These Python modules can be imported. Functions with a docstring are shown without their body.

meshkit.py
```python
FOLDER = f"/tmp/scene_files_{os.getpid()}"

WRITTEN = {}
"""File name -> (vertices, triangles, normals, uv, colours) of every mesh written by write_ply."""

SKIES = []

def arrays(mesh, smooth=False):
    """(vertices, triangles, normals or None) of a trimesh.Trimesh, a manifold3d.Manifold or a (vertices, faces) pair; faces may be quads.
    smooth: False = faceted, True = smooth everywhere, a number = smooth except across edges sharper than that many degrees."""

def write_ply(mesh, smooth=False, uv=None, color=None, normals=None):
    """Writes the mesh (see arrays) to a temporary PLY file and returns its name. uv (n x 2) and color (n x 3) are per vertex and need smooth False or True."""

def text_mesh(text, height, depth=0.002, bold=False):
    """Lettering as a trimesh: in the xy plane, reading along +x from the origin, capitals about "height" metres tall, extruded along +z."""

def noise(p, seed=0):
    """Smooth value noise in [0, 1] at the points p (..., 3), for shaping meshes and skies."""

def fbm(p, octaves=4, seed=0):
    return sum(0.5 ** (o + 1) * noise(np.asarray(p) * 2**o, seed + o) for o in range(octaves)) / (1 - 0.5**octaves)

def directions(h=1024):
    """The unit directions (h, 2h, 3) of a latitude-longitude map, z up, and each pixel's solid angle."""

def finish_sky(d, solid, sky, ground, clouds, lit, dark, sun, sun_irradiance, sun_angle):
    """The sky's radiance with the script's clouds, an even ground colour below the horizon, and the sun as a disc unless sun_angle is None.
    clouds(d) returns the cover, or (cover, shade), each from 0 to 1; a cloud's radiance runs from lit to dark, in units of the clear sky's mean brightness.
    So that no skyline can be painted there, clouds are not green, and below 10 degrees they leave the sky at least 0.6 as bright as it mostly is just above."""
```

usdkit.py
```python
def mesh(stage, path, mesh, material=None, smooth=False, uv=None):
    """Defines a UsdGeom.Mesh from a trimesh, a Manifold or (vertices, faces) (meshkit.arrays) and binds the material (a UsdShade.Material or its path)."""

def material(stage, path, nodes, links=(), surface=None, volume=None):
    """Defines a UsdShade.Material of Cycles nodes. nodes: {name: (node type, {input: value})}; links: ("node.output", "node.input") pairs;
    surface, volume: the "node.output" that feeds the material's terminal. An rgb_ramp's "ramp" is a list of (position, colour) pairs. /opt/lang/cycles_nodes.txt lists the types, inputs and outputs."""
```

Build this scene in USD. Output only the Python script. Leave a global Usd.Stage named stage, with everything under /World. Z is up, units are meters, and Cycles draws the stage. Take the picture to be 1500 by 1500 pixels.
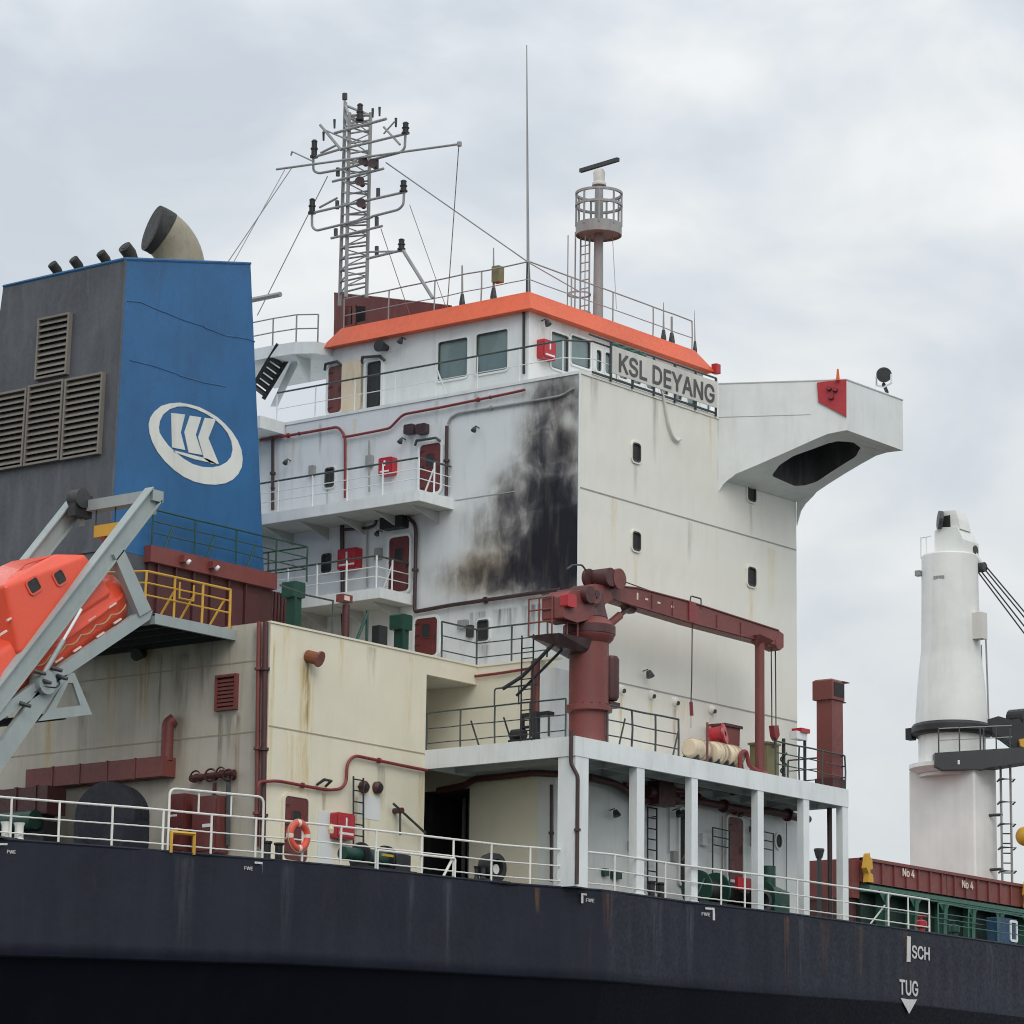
import math, random
import numpy as np, trimesh, manifold3d, usdkit, meshkit
from shapely.geometry import Polygon, box as sbox, Point
from shapely import affinity
from pxr import Usd, UsdGeom, UsdLux, UsdShade, Sdf, Gf, Vt

random.seed(7); rng = np.random.default_rng(7)
stage = Usd.Stage.CreateInMemory()
UsdGeom.SetStageUpAxis(stage, UsdGeom.Tokens.z); UsdGeom.SetStageMetersPerUnit(stage, 1.0)
world = UsdGeom.Xform.Define(stage, '/World'); stage.SetDefaultPrim(world.GetPrim())
UsdGeom.Scope.Define(stage, '/World/Looks')

# ------------------------------------------------------------------ camera
# x = towards the bow, y = towards port, z = up (water at 0).  The lens data were solved from the ship's straight edges.
FPX, YAW, PITCH, ROLL = 5027.08, .66944, .20648, .013678
_d = np.array([math.cos(PITCH)*math.cos(YAW), math.cos(PITCH)*math.sin(YAW), math.sin(PITCH)])
_r = np.array([math.sin(YAW), -math.cos(YAW), 0.]); _u = np.cross(_r, _d)
_R = _r*math.cos(ROLL)+_u*math.sin(ROLL); _U = -_r*math.sin(ROLL)+_u*math.cos(ROLL)
CAM = np.array([-85.15, -64.67, 4.0])
cam = UsdGeom.Camera.Define(stage, '/World/camera')
M4 = Gf.Matrix4d(*_R, 0, *_U, 0, *(-_d), 0, *CAM, 1)
cam.AddTransformOp().Set(M4)
cam.CreateHorizontalApertureAttr(36.0); cam.CreateVerticalApertureAttr(36.0)
cam.CreateFocalLengthAttr(36.0*FPX/1500); cam.CreateClippingRangeAttr(Gf.Vec2f(.5, 20000))
EXPOSURE = 0.81
cam.CreateExposureAttr(EXPOSURE)

# ------------------------------------------------------------------ light: bright overcast, soft sun behind the camera's right shoulder
SUN_DIR = np.array([-.50, -.72, .80]); SUN_DIR /= np.linalg.norm(SUN_DIR)
SUN_EL = math.asin(SUN_DIR[2]); SUN_ROT = math.atan2(SUN_DIR[0], SUN_DIR[1])
sun = UsdLux.DistantLight.Define(stage, '/World/sun')
sun.CreateIntensityAttr(0.17); sun.CreateAngleAttr(40.0); sun.CreateNormalizeAttr(True); sun.CreateColorAttr(Gf.Vec3f(1, .965, .90))
_q = Gf.Rotation(Gf.Vec3d(0, 0, 1), Gf.Vec3d(*map(float, SUN_DIR))); sun.AddTransformOp().Set(Gf.Matrix4d().SetRotate(_q))
SKY_STRENGTH = 0.096
skymat = usdkit.material(stage, '/World/Looks/sky_overcast', {
    'sky': ('sky_texture', {'sky_type': 'single_scattering', 'sun_disc': False, 'sun_elevation': SUN_EL, 'sun_rotation': SUN_ROT, 'altitude': 0.0}),
    'tc': ('texture_coordinate', {}),
    'map': ('mapping', {'scale': (1, 1, 1.7)}),
    'n1': ('noise_texture', {'scale': 13.0, 'detail': 7.0, 'roughness': .50, 'distortion': .3}),
    'n2': ('noise_texture', {'scale': 4.2, 'detail': 3.0, 'roughness': .5}),
    'add': ('math', {'math_type': 'multiply_add', 'value2': .78}),
    'half': ('math', {'math_type': 'multiply_add', 'value2': .42, 'value3': -.10}),
    'ramp': ('rgb_ramp', {'ramp': [(.36, (3.55, 3.86, 4.22)), (.44, (3.95, 4.24, 4.55)), (.50, (4.40, 4.63, 4.84)), (.56, (4.85, 5.02, 5.10)), (.63, (5.45, 5.52, 5.48)), (.70, (5.8, 5.82, 5.7))]}),
    'sep': ('separate_xyz', {}), 'ab': ('math', {'math_type': 'maximum', 'value2': 0.0}),
    'grad': ('map_range', {'from_min': .30, 'from_max': 1.0, 'to_min': 1.0, 'to_max': 1.5}),
    'hz': ('map_range', {'from_min': .03, 'from_max': .34, 'to_min': .75, 'to_max': 0.0}), 'hm': ('mix', {'color2': (5.05, 5.15, 5.08)}),
    'cg': ('combine_xyz', {}),
    'mul': ('vector_math', {'math_type': 'multiply'}),
    'mix': ('mix', {'mix_type': 'mix', 'fac': .93}),
    'bg': ('background_shader', {'strength': SKY_STRENGTH}),
}, [('tc.generated', 'map.vector'), ('map.vector', 'n1.vector'), ('map.vector', 'n2.vector'), ('n2.fac', 'half.value1'), ('n1.fac', 'add.value1'), ('half.value', 'add.value3'),
    ('add.value', 'ramp.fac'), ('tc.generated', 'sep.vector'), ('sep.z', 'ab.value1'), ('ab.value', 'grad.value'), ('grad.result', 'cg.x'), ('grad.result', 'cg.y'), ('grad.result', 'cg.z'),
    ('ramp.color', 'hm.color1'), ('ab.value', 'hz.value'), ('hz.result', 'hm.fac'), ('hm.color', 'mul.vector1'), ('cg.vector', 'mul.vector2'), ('sky.color', 'mix.color1'), ('mul.vector', 'mix.color2'), ('mix.color', 'bg.color')], surface='bg.background')
dome = UsdLux.DomeLight.Define(stage, '/World/sky')
UsdShade.MaterialBindingAPI.Apply(dome.GetPrim()).Bind(skymat)
dome.GetPrim().SetCustomDataByKey('kind', 'structure'); dome.GetPrim().SetCustomDataByKey('label', 'pale overcast sky with soft grey and white clouds'); dome.GetPrim().SetCustomDataByKey('category', 'sky')

# ------------------------------------------------------------------ reading real planes of the ship
def on(px, py, x=None, y=None, z=None):
    v = _d*FPX+_R*(px-750)-_U*(py-750)
    k = (x-CAM[0])/v[0] if x is not None else (y-CAM[1])/v[1] if y is not None else (z-CAM[2])/v[2]
    return CAM+k*v
def proj(P):
    v = np.asarray(P, float)-CAM; w = v@_d
    return 750+FPX*(v@_R)/w, 750-FPX*(v@_U)/w

# ------------------------------------------------------------------ materials
MAT = {}
def paint(name, col, dirt=(.23, .20, .16), amt=.35, rough=.42, vstretch=.14, sc=1.3, rust=0.0, var=.10, bump=.06, metallic=0.0, coat=0.0, lo=.50, hi=.78, spec=.5):
    n = {'geo': ('geometry', {}), 'm1': ('mapping', {'scale': (sc, sc, sc*vstretch)}),
         'n1': ('noise_texture', {'scale': 2.2, 'detail': 6.0, 'roughness': .62, 'distortion': .2}),
         'r1': ('map_range', {'from_min': lo, 'from_max': hi, 'to_min': 0.0, 'to_max': amt}),
         'n2': ('noise_texture', {'scale': .42, 'detail': 5.0, 'roughness': .6}),
         'r2': ('map_range', {'from_min': .3, 'from_max': .7, 'to_min': 1-var, 'to_max': 1+var}),
         'cv': ('combine_xyz', {}), 'vm': ('vector_math', {'math_type': 'multiply', 'vector1': col}),
         'mx': ('mix', {'color2': dirt}),
         'n3': ('noise_texture', {'scale': 9.0, 'detail': 4.0, 'roughness': .65}),
         'r3': ('map_range', {'from_min': .35, 'from_max': .75, 'to_min': max(rough-.12, .05), 'to_max': rough+.2}),
         'bp': ('bump', {'strength': min(bump*6, 1.0), 'distance': .05}),
         'p': ('principled_bsdf', {'metallic': metallic, 'coat_weight': coat, 'specular_ior_level': spec})}
    L = [('geo.position', 'm1.vector'), ('m1.vector', 'n1.vector'), ('n1.fac', 'r1.value'), ('geo.position', 'n2.vector'), ('n2.fac', 'r2.value'),
         ('r2.result', 'cv.x'), ('r2.result', 'cv.y'), ('r2.result', 'cv.z'), ('cv.vector', 'vm.vector2'), ('vm.vector', 'mx.color1'), ('r1.result', 'mx.fac'),
         ('geo.position', 'n3.vector'), ('n3.fac', 'r3.value'), ('r3.result', 'p.roughness'), ('n2.fac', 'bp.height'), ('bp.normal', 'p.normal')]
    out = 'mx.color'
    if rust:
        n.update({'m4': ('mapping', {'scale': (2.6, 2.6, .22), 'location': (3.3, 8.1, 1.7)}), 'n4': ('noise_texture', {'scale': 1.6, 'detail': 7.0, 'roughness': .6}),
                  'r4': ('map_range', {'from_min': .60, 'from_max': .74, 'to_min': 0.0, 'to_max': rust}), 'mr': ('mix', {'color2': (.26, .115, .045)})})
        L += [('geo.position', 'm4.vector'), ('m4.vector', 'n4.vector'), ('n4.fac', 'r4.value'), ('mx.color', 'mr.color1'), ('r4.result', 'mr.fac')]
        out = 'mr.color'
    L.append((out, 'p.base_color'))
    MAT[name] = usdkit.material(stage, '/World/Looks/'+name, n, L, surface='p.BSDF')
    return MAT[name]

paint('white', (.72, .745, .735), amt=.22, rust=.06)
paint('white_slab', (.74, .77, .77), amt=.25, rust=.10)
paint('side_white', (.77, .755, .685), dirt=(.55, .52, .42), amt=.16, rust=.05, vstretch=.10, var=.03)
paint('wing_white', (.73, .75, .735), amt=.18, rust=.04)
paint('cream', (.77, .72, .575), dirt=(.62, .53, .34), amt=.30, rust=.06, vstretch=.09, sc=.9, lo=.5, hi=.85, var=.06)
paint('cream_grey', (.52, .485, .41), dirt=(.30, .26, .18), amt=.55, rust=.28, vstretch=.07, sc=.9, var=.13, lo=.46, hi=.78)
paint('oxide', (.19, .050, .044), dirt=(.09, .05, .045), amt=.5, rough=.5, rust=.15, sc=2.0, var=.18)
paint('oxide_dark', (.075, .022, .023), dirt=(.05, .03, .03), amt=.5, rough=.5, var=.18)
paint('door_red', (.13, .028, .026), amt=.2, rough=.45)
paint('pipe_red', (.21, .028, .032), dirt=(.12, .04, .03), amt=.5, rough=.4, sc=4)
paint('pipe_dark', (.045, .022, .025), amt=.2, rough=.45)
paint('fire_red', (.42, .020, .030), amt=.15, rough=.35)
paint('orange_roof', (.68, .105, .032), dirt=(.44, .09, .05), amt=.55, rough=.5, sc=2.5)
paint('boat_orange', (.76, .078, .030), dirt=(.52, .07, .04), amt=.45, rough=.32, var=.05, coat=.2)
paint('blue', (.020, .118, .285), dirt=(.022, .075, .165), amt=.5, rough=.45, var=.14, vstretch=.3)
paint('funnel_grey', (.070, .074, .086), dirt=(.14, .145, .155), amt=.5, rough=.55, vstretch=.22, var=.30, sc=1.1, lo=.45, hi=.75, bump=.12)
paint('louver_grey', (.20, .18, .155), dirt=(.09, .075, .06), amt=.6, rough=.5)
paint('davit_grey', (.33, .375, .37), dirt=(.2, .2, .19), amt=.3, rough=.45)
paint('yellow', (.60, .34, .03), amt=.3, rough=.45, sc=3)
paint('green', (.010, .055, .038), dirt=(.03, .05, .04), amt=.3, rough=.45)
paint('green_light', (.045, .135, .10), dirt=(.05, .07, .05), amt=.55, rough=.5, rust=.2, sc=2)
paint('coaming_shade', (.008, .026, .021), dirt=(.015, .02, .018), amt=.6, rough=.6)  # green darkened to carry the shade of the gaps between the stays
paint('box_blue', (.012, .05, .11), amt=.3, rough=.5)
paint('rail_dark', (.045, .06, .06), amt=.3, rough=.5, sc=4)
paint('rail_white', (.74, .73, .69), amt=.35, rough=.45, sc=4, rust=.3)
paint('mast_grey', (.29, .295, .29), dirt=(.10, .085, .07), amt=.4, rough=.5, sc=3, rust=.06)
paint('black', (.016, .017, .019), amt=.3, rough=.5, dirt=(.04, .04, .04))
paint('dark_steel', (.035, .038, .042), amt=.3, rough=.5, dirt=(.07, .06, .05), rust=.2)
paint('drum_cover', (.014, .017, .028), amt=.3, rough=.65, dirt=(.04, .045, .06), bump=.3)
paint('soot_pipe', (.030, .030, .030), amt=.3, rough=.8)
paint('exhaust', (.30, .27, .20), dirt=(.10, .09, .07), amt=.6, rough=.55, vstretch=.5, sc=2)
paint('hull_upper', (.0125, .0148, .0262), spec=.26, dirt=(.024, .027, .038), amt=.55, rough=.50, vstretch=.10, sc=.45, var=.22, lo=.42, hi=.72, rust=.05, bump=.15)
paint('hull_lower', (.0042, .0042, .009), dirt=(.008, .008, .013), amt=.6, rough=.6, vstretch=.12, sc=.5, spec=.15)
paint('mark_white', (.62, .62, .60), dirt=(.1, .1, .1), amt=.45, rough=.5, sc=5)
paint('logo_white', (.70, .71, .67), amt=.22, rough=.5)
paint('letter_dark', (.075, .075, .07), amt=.2, rough=.5)
paint('board', (.63, .61, .57), amt=.3, rough=.5)
paint('seam', (.34, .34, .325), dirt=(.18, .17, .15), amt=.6, rough=.6, sc=3)
paint('seam_cream', (.40, .345, .24), dirt=(.22, .18, .12), amt=.6, rough=.6, sc=3)
paint('seam_blue', (.010, .055, .14), amt=.2, rough=.5)
paint('deck_green', (.05, .07, .055), amt=.4, rough=.6)
paint('raft_cream', (.70, .58, .42), dirt=(.3, .2, .12), amt=.4, rough=.4, sc=3)
paint('crane_white', (.73, .74, .71), dirt=(.46, .45, .40), amt=.25, rough=.5, rust=0.0, vstretch=.06)
paint('olive', (.20, .185, .09), amt=.4, rough=.6)
paint('rope', (.42, .35, .24), amt=.4, rough=.9, sc=6)
paint('drum_blue', (.03, .13, .27), amt=.3, rough=.45)
paint('life_red', (.68, .085, .05), amt=.15, rough=.5)
paint('tape', (.75, .62, .55), amt=.2, rough=.3)
paint('gasket', (.05, .05, .045), amt=.1, rough=.6)
paint('clear_white', (.74, .76, .76), amt=.2, rough=.4)
paint('rust', (.22, .075, .03), dirt=(.09, .04, .02), amt=.6, rough=.8, sc=6, vstretch=1)
paint('stain', (.49, .40, .21), dirt=(.70, .62, .44), amt=.9, rough=.6, sc=2.2, vstretch=.05, lo=.42, hi=.62)
# glass: dim teal panes with a sharp reflection
def glass(name, col, rough=.06):
    MAT[name] = usdkit.material(stage, '/World/Looks/'+name, {
        'tr': ('transparent_bsdf', {'color': col}), 'gl': ('glossy_bsdf', {'color': (.9, .95, .95), 'roughness': rough}),
        'fr': ('fresnel', {'IOR': 1.52}), 'ge': ('geometry', {}), 'iv': ('math', {'math_type': 'subtract', 'value1': 1.0}), 'ff': ('math', {'math_type': 'multiply'}), 'mx': ('mix_closure', {})}, [('ge.backfacing', 'iv.value2'), ('iv.value', 'ff.value1'), ('fr.fac', 'ff.value2'), ('ff.value', 'mx.fac'), ('tr.BSDF', 'mx.closure1'), ('gl.BSDF', 'mx.closure2')], surface='mx.closure')
glass('pane', (.86, .90, .90), .05)
paint('room_teal', (.31, .355, .36), dirt=(.20, .24, .245), amt=.4, rough=.7)
paint('ceiling_shade_grey', (.43, .445, .43), amt=.3, rough=.6, rust=.1)  # darker than the white slabs: shade under the decks put into the colour
paint('opening_shade', (.045, .044, .05), amt=.4, rough=.7)  # shade inside the openings, painted onto their linings
paint('blue_line', (.015, .090, .225), amt=.3, rough=.5)
paint('room_dark', (.02, .022, .022), amt=.1, rough=.7)

# ------------------------------------------------------------------ prims
_used = {}
def numbered(parent, name):
    k = (parent, name); c = _used.get(k, 0); _used[k] = c+1
    return name if c == 0 else f'{name}_{c:03d}'
def cat(ms):
    ms = [m for m in ms if m is not None]
    return ms[0] if len(ms) == 1 else trimesh.util.concatenate(ms)
def as_tm(m):
    if isinstance(m, trimesh.Trimesh): return m
    if isinstance(m, (list,)): return cat([as_tm(x) for x in m])
    v, f, _ = meshkit.arrays(m); return trimesh.Trimesh(v, f, process=False)
class Thing:
    """A top-level thing: an Xform at its base with its parts as children (or one Mesh when it has a single part)."""
    def __init__(s, name, label, category, group=None, kind=None):
        s.name, s.meta, s.parts = name, dict(label=label, category=category, group=group, kind=kind), []
    def part(s, name, mesh, mat, parent=None, smooth=False, label=None, primvar=None):
        s.parts.append([name, as_tm(mesh), mat, parent, smooth, label, primvar]); return len(s.parts)-1
    def done(s):
        lo = np.min([p[1].bounds[0] for p in s.parts], 0); hi = np.max([p[1].bounds[1] for p in s.parts], 0)
        base = np.array([(lo[0]+hi[0])/2, (lo[1]+hi[1])/2, lo[2]])
        path = '/World/'+numbered('/World', s.name)
        single = len(s.parts) == 1
        if not single:
            x = UsdGeom.Xform.Define(stage, path); x.AddTranslateOp().Set(Gf.Vec3d(*map(float, base))); top = x.GetPrim()
        paths = []
        for name, m, mat, parent, smooth, label, pv in s.parts:
            p = path if single else None
            if not single:
                pp = path if parent is None else paths[parent]
                p = pp+'/'+numbered(pp, name)
            paths.append(p)
            v = np.array(m.vertices)-base
            g = usdkit.mesh(stage, p, (v, np.array(m.faces)), MAT[mat], smooth=smooth)
            if pv is not None:
                UsdGeom.PrimvarsAPI(g).CreatePrimvar(pv[0], Sdf.ValueTypeNames.FloatArray, 'vertex').Set(Vt.FloatArray.FromNumpy(np.asarray(pv[1], np.float32)))
            if single: g.AddTranslateOp().Set(Gf.Vec3d(*map(float, base))); top = g.GetPrim()
            elif label: g.GetPrim().SetCustomDataByKey('label', label)
        for k, v in s.meta.items():
            if v: top.SetCustomDataByKey(k, v)
        return path
def one(name, mesh, mat, label, category, group=None, kind=None, smooth=False):
    t = Thing(name, label, category, group, kind); t.part(name, mesh, mat, smooth=smooth); return t.done()

# ------------------------------------------------------------------ shapes
def bx(x0, x1, y0, y1, z0, z1):
    m = trimesh.creation.box((abs(x1-x0), abs(y1-y0), abs(z1-z0))); m.apply_translation(((x0+x1)/2, (y0+y1)/2, (z0+z1)/2)); return m
def tube(pts, r, n=8, bend=0.0):
    """A round bar through the points; bend rounds its corners with that radius."""
    P = [np.asarray(p, float) for p in pts]
    if bend and len(P) > 2:
        Q = [P[0]]
        for a, b, c in zip(P, P[1:], P[2:]):
            u, v = a-b, c-b; lu, lv = np.linalg.norm(u), np.linalg.norm(v); k = min(bend, lu*.45, lv*.45)
            p0, p1 = b+u/lu*k, b+v/lv*k
            for t in (0, .25, .5, .75, 1): Q.append((1-t)**2*p0+2*t*(1-t)*b+t*t*p1)
        P = Q+[P[-1]]
    P = np.array(P); T = np.diff(P, axis=0); T /= np.maximum(np.linalg.norm(T, axis=1, keepdims=True), 1e-9)
    tang = np.vstack([T[:1], T[:-1]+T[1:], T[-1:]]); tang /= np.maximum(np.linalg.norm(tang, axis=1, keepdims=True), 1e-9)
    a = np.array([0, 0, 1.]) if abs(tang[0][2]) < .9 else np.array([1., 0, 0])
    e = np.cross(tang[0], a); e /= np.linalg.norm(e)
    rings, ang = [], np.linspace(0, 2*np.pi, n, endpoint=False)
    rr = np.broadcast_to(np.asarray(r, float), (len(P),))
    for i, (p, t) in enumerate(zip(P, tang)):
        e = e-t*(e@t); e /= np.linalg.norm(e); f = np.cross(t, e)
        k = 1.0
        if 0 < i < len(P)-1: k = 1/max(math.sqrt((1+T[i-1]@T[i])/2), .5)
        rings.append(p+rr[i]*(np.cos(ang)[:, None]*e+np.sin(ang)[:, None]*f)*(1 if k < 1.02 else min(k, 1.3)))
    V = np.vstack(rings+[P[:1], P[-1:]]); F = []; m = len(P)
    for i in range(m-1):
        for j in range(n):
            a0, b0 = i*n+j, i*n+(j+1) % n; F += [[a0, b0, b0+n], [a0, b0+n, a0+n]]
    c0, c1 = m*n, m*n+1
    for j in range(n): F += [[c0, (j+1) % n, j], [c1, (m-1)*n+j, (m-1)*n+(j+1) % n]]
    return trimesh.Trimesh(V, np.array(F), process=False)
def cyl(p0, p1, r0, r1=None, n=20): return tube([p0, p1], [r0, r0 if r1 is None else r1], n)
def lathe(prof, origin, n=32, axis=(0, 0, 1)):
    m = trimesh.creation.revolve(np.array(prof, float), sections=n)
    T = trimesh.geometry.align_vectors([0, 0, 1], np.array(axis, float)/np.linalg.norm(axis)); m.apply_transform(T); m.apply_translation(origin); return m
class Frame:
    def __init__(s, o, u, v):
        s.o, s.u, s.v = (np.array(a, float) for a in (o, u, v)); s.n = np.cross(s.u, s.v)
        s.T = np.eye(4); s.T[:3, 0], s.T[:3, 1], s.T[:3, 2], s.T[:3, 3] = s.u, s.v, s.n, s.o
    def plate(s, poly, t, off=0.0):
        """An outline on the plane, standing t metres proud of it, starting off metres in front."""
        g = poly if hasattr(poly, 'exterior') else Polygon(poly)
        if not g.is_valid: g = g.buffer(0)
        ms = []
        for q in getattr(g, 'geoms', [g]):
            m = trimesh.creation.extrude_polygon(q, t, engine='earcut'); m.apply_translation((0, 0, off)); m.apply_transform(s.T); ms.append(m)
        return cat(ms)
    def to3(s, u, v, w=0.0): return s.o+s.u*u+s.v*v+s.n*w
    def uv(s, px, py):
        v = _d*FPX+_R*(px-750)-_U*(py-750); k = ((s.o-CAM)@s.n)/(v@s.n); q = CAM+k*v-s.o; return float(q@s.u), float(q@s.v)
    def rect(s, x0, y0, x1, y1):
        mx, my = (x0+x1)/2, (y0+y1)/2
        return s.uv(x0, my)[0], s.uv(mx, y1)[1], s.uv(x1, my)[0], s.uv(mx, y0)[1]
    def poly(s, pts): return Polygon([s.uv(*p) for p in pts])
    def p3(s, px, py, w=0.0): return s.to3(*s.uv(px, py), w)
def aft(x): return Frame((x, 0, 0), (0, -1, 0), (0, 0, 1))
def side(y): return Frame((0, y, 0), (1, 0, 0), (0, 0, 1))
def rrect(u0, v0, u1, v1, r=0.08):
    r = min(r, (u1-u0)*.45, (v1-v0)*.45); return sbox(u0, v0, u1, v1).buffer(-r, join_style=1).buffer(r, quad_segs=5)
def ring2(g, w): return g.difference(g.buffer(-w))

def rounded(m, k=.02): return m
def rail(t, path, h=1.05, mids=(.33, .66), spacing=1.5, r=.024, mat='rail_dark', post_mat=None, ends=True, posts=None, low=None):
    """Posts and bars along a deck edge (points at deck level)."""
    P = [np.asarray(p, float) for p in path]
    up = np.array([0, 0, 1.])
    def bar(k):
        Q = []
        for a, b in zip(P, P[1:]):
            n = max(1, int(np.linalg.norm(b-a)//.9)); Q += [a+(b-a)*i/n+up*h*k+(rng.normal(0, .009, 3) if i else 0) for i in range(n)]
        return Q+[P[-1]+up*h*k]
    t.part('top_bar', tube(bar(1), r*1.15, 7, bend=.10), mat)
    for k in mids: t.part('bar', tube(bar(k), r*.8, 6, bend=.08), mat)
    if posts is None:
        posts = []
        for a, b in zip(P, P[1:]):
            L = np.linalg.norm(b-a); n = max(1, int(round(L/spacing)))
            posts += [a+(b-a)*i/n for i in range(n)]
        posts.append(P[-1])
    for p in posts: t.part('post', tube([np.asarray(p)-up*.02, np.asarray(p)+up*h*.5+np.r_[rng.normal(0, .012, 2), 0], np.asarray(p)+up*h+np.r_[rng.normal(0, .006, 2), 0]], r*1.2, 7), post_mat or mat)
def door(t, fr, rect, mat='door_red', window=True, off=0.0, rim='white', bar=True):
    u0, v0, u1, v1 = rect
    g = rrect(u0, v0, u1, v1, .16)
    d = t.part('door', fr.plate(g.buffer(-.03), .05, off+.02), mat)
    t.part('frame', fr.plate(ring2(g.buffer(.07), .09), .09, off), rim, parent=d)
    if window:
        cu, cv = (u0+u1)/2, v0+(v1-v0)*.66; w = min(.17, (u1-u0)*.25)
        q = rrect(cu-w, cv-.22, cu+w, cv+.22, .06); t.part('window', fr.plate(q, .012, off+.071), 'room_dark', parent=d)
        t.part('window_rim', fr.plate(ring2(q.buffer(.035), .035), .02, off+.071), mat, parent=d)
    if bar:
        for k in (.12, .3, .55, .85):
            v = v0+(v1-v0)*k; t.part('dog', tube([fr.to3(u0+.05, v, off+.1), fr.to3(u0+.22, v+.04, off+.1)], .016, 5), 'dark_steel', parent=d)
        t.part('handle', tube([fr.to3(u1-.12, v0+(v1-v0)*.42, off+.11), fr.to3(u1-.12, v0+(v1-v0)*.54, off+.11)], .018, 5), 'dark_steel', parent=d)
    return d
def port(t, fr, rect, r=.12, off=0.0, rim='white', glass_mat='room_dark'):
    u0, v0, u1, v1 = rect; g = rrect(u0, v0, u1, v1, r)
    w = t.part('porthole', fr.plate(ring2(g.buffer(.055), .06), .05, off), rim)
    t.part('gasket', fr.plate(ring2(g, .05), .062, off), 'gasket', parent=w)
    t.part('pane', fr.plate(g.buffer(-.045), .012, off), glass_mat, parent=w)
    return w
def lamp_wall(t, fr, px, py, s=1.0, mat='dark_steel', off=0):
    u, v = fr.uv(px, py); b = t.part('lamp', cyl(fr.to3(u, v, off+.22), fr.to3(u, v-.16*s, off+.30), .07*s, .12*s, 10), mat)
    t.part('arm', tube([fr.to3(u, v+.02, off), fr.to3(u, v+.06, off+.2)], .02, 5), mat, parent=b)
def flange(p, q, r): return cyl(p, q, r, r, 10)
def pipe(name, label, pts, r, mat, group=None, bend=.18, flanges=(), brackets=0, into=None, cat_='pipe'):
    t = Thing(name, label, cat_, group)
    t.part('pipe_run', tube(pts, r, 10, bend=bend), mat, smooth=50)
    P = [np.asarray(p, float) for p in pts]
    for a, b in zip(P, P[1:]):
        L = np.linalg.norm(b-a); n = int(L//1.9)
        for i in range(n):
            c = a+(b-a)*(i+.5)/n; d_ = (b-a)/L
            t.part('flange', cyl(c-d_*.04, c+d_*.04, r*1.75, None, 10), mat, smooth=50)
            if brackets: t.part('clip', cyl(c+d_*.5, c+d_*.54, r*1.4, None, 8), 'dark_steel')
    t.done()
def fire_box(name, label, fr, rect, off=0.0, d=.26, legs=True):
    t = Thing(name, label, 'fire hose box', 'red fire hose boxes on the deckhouse walls')
    u0, v0, u1, v1 = rect
    t.part('cabinet', fr.plate(rrect(u0, v0, u1, v1, .07), d, off+.012), 'fire_red')
    t.part('cover', fr.plate(rrect(u0+.04, v0+.05, u1-.04, v1-.05, .05), .03, off+d+.014), 'fire_red')
    cu = (u0+u1)/2; t.part('hose_mark', fr.plate(sbox(cu-.04, v0+(v1-v0)*.5, cu+.03, v0+(v1-v0)*.82), .006, off+d+.046), 'clear_white')
    t.part('label_strip', fr.plate(sbox(u0+.1, v0+(v1-v0)*.16, u1-.1, v0+(v1-v0)*.25), .006, off+d+.046), 'clear_white')
    t.done()

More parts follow.
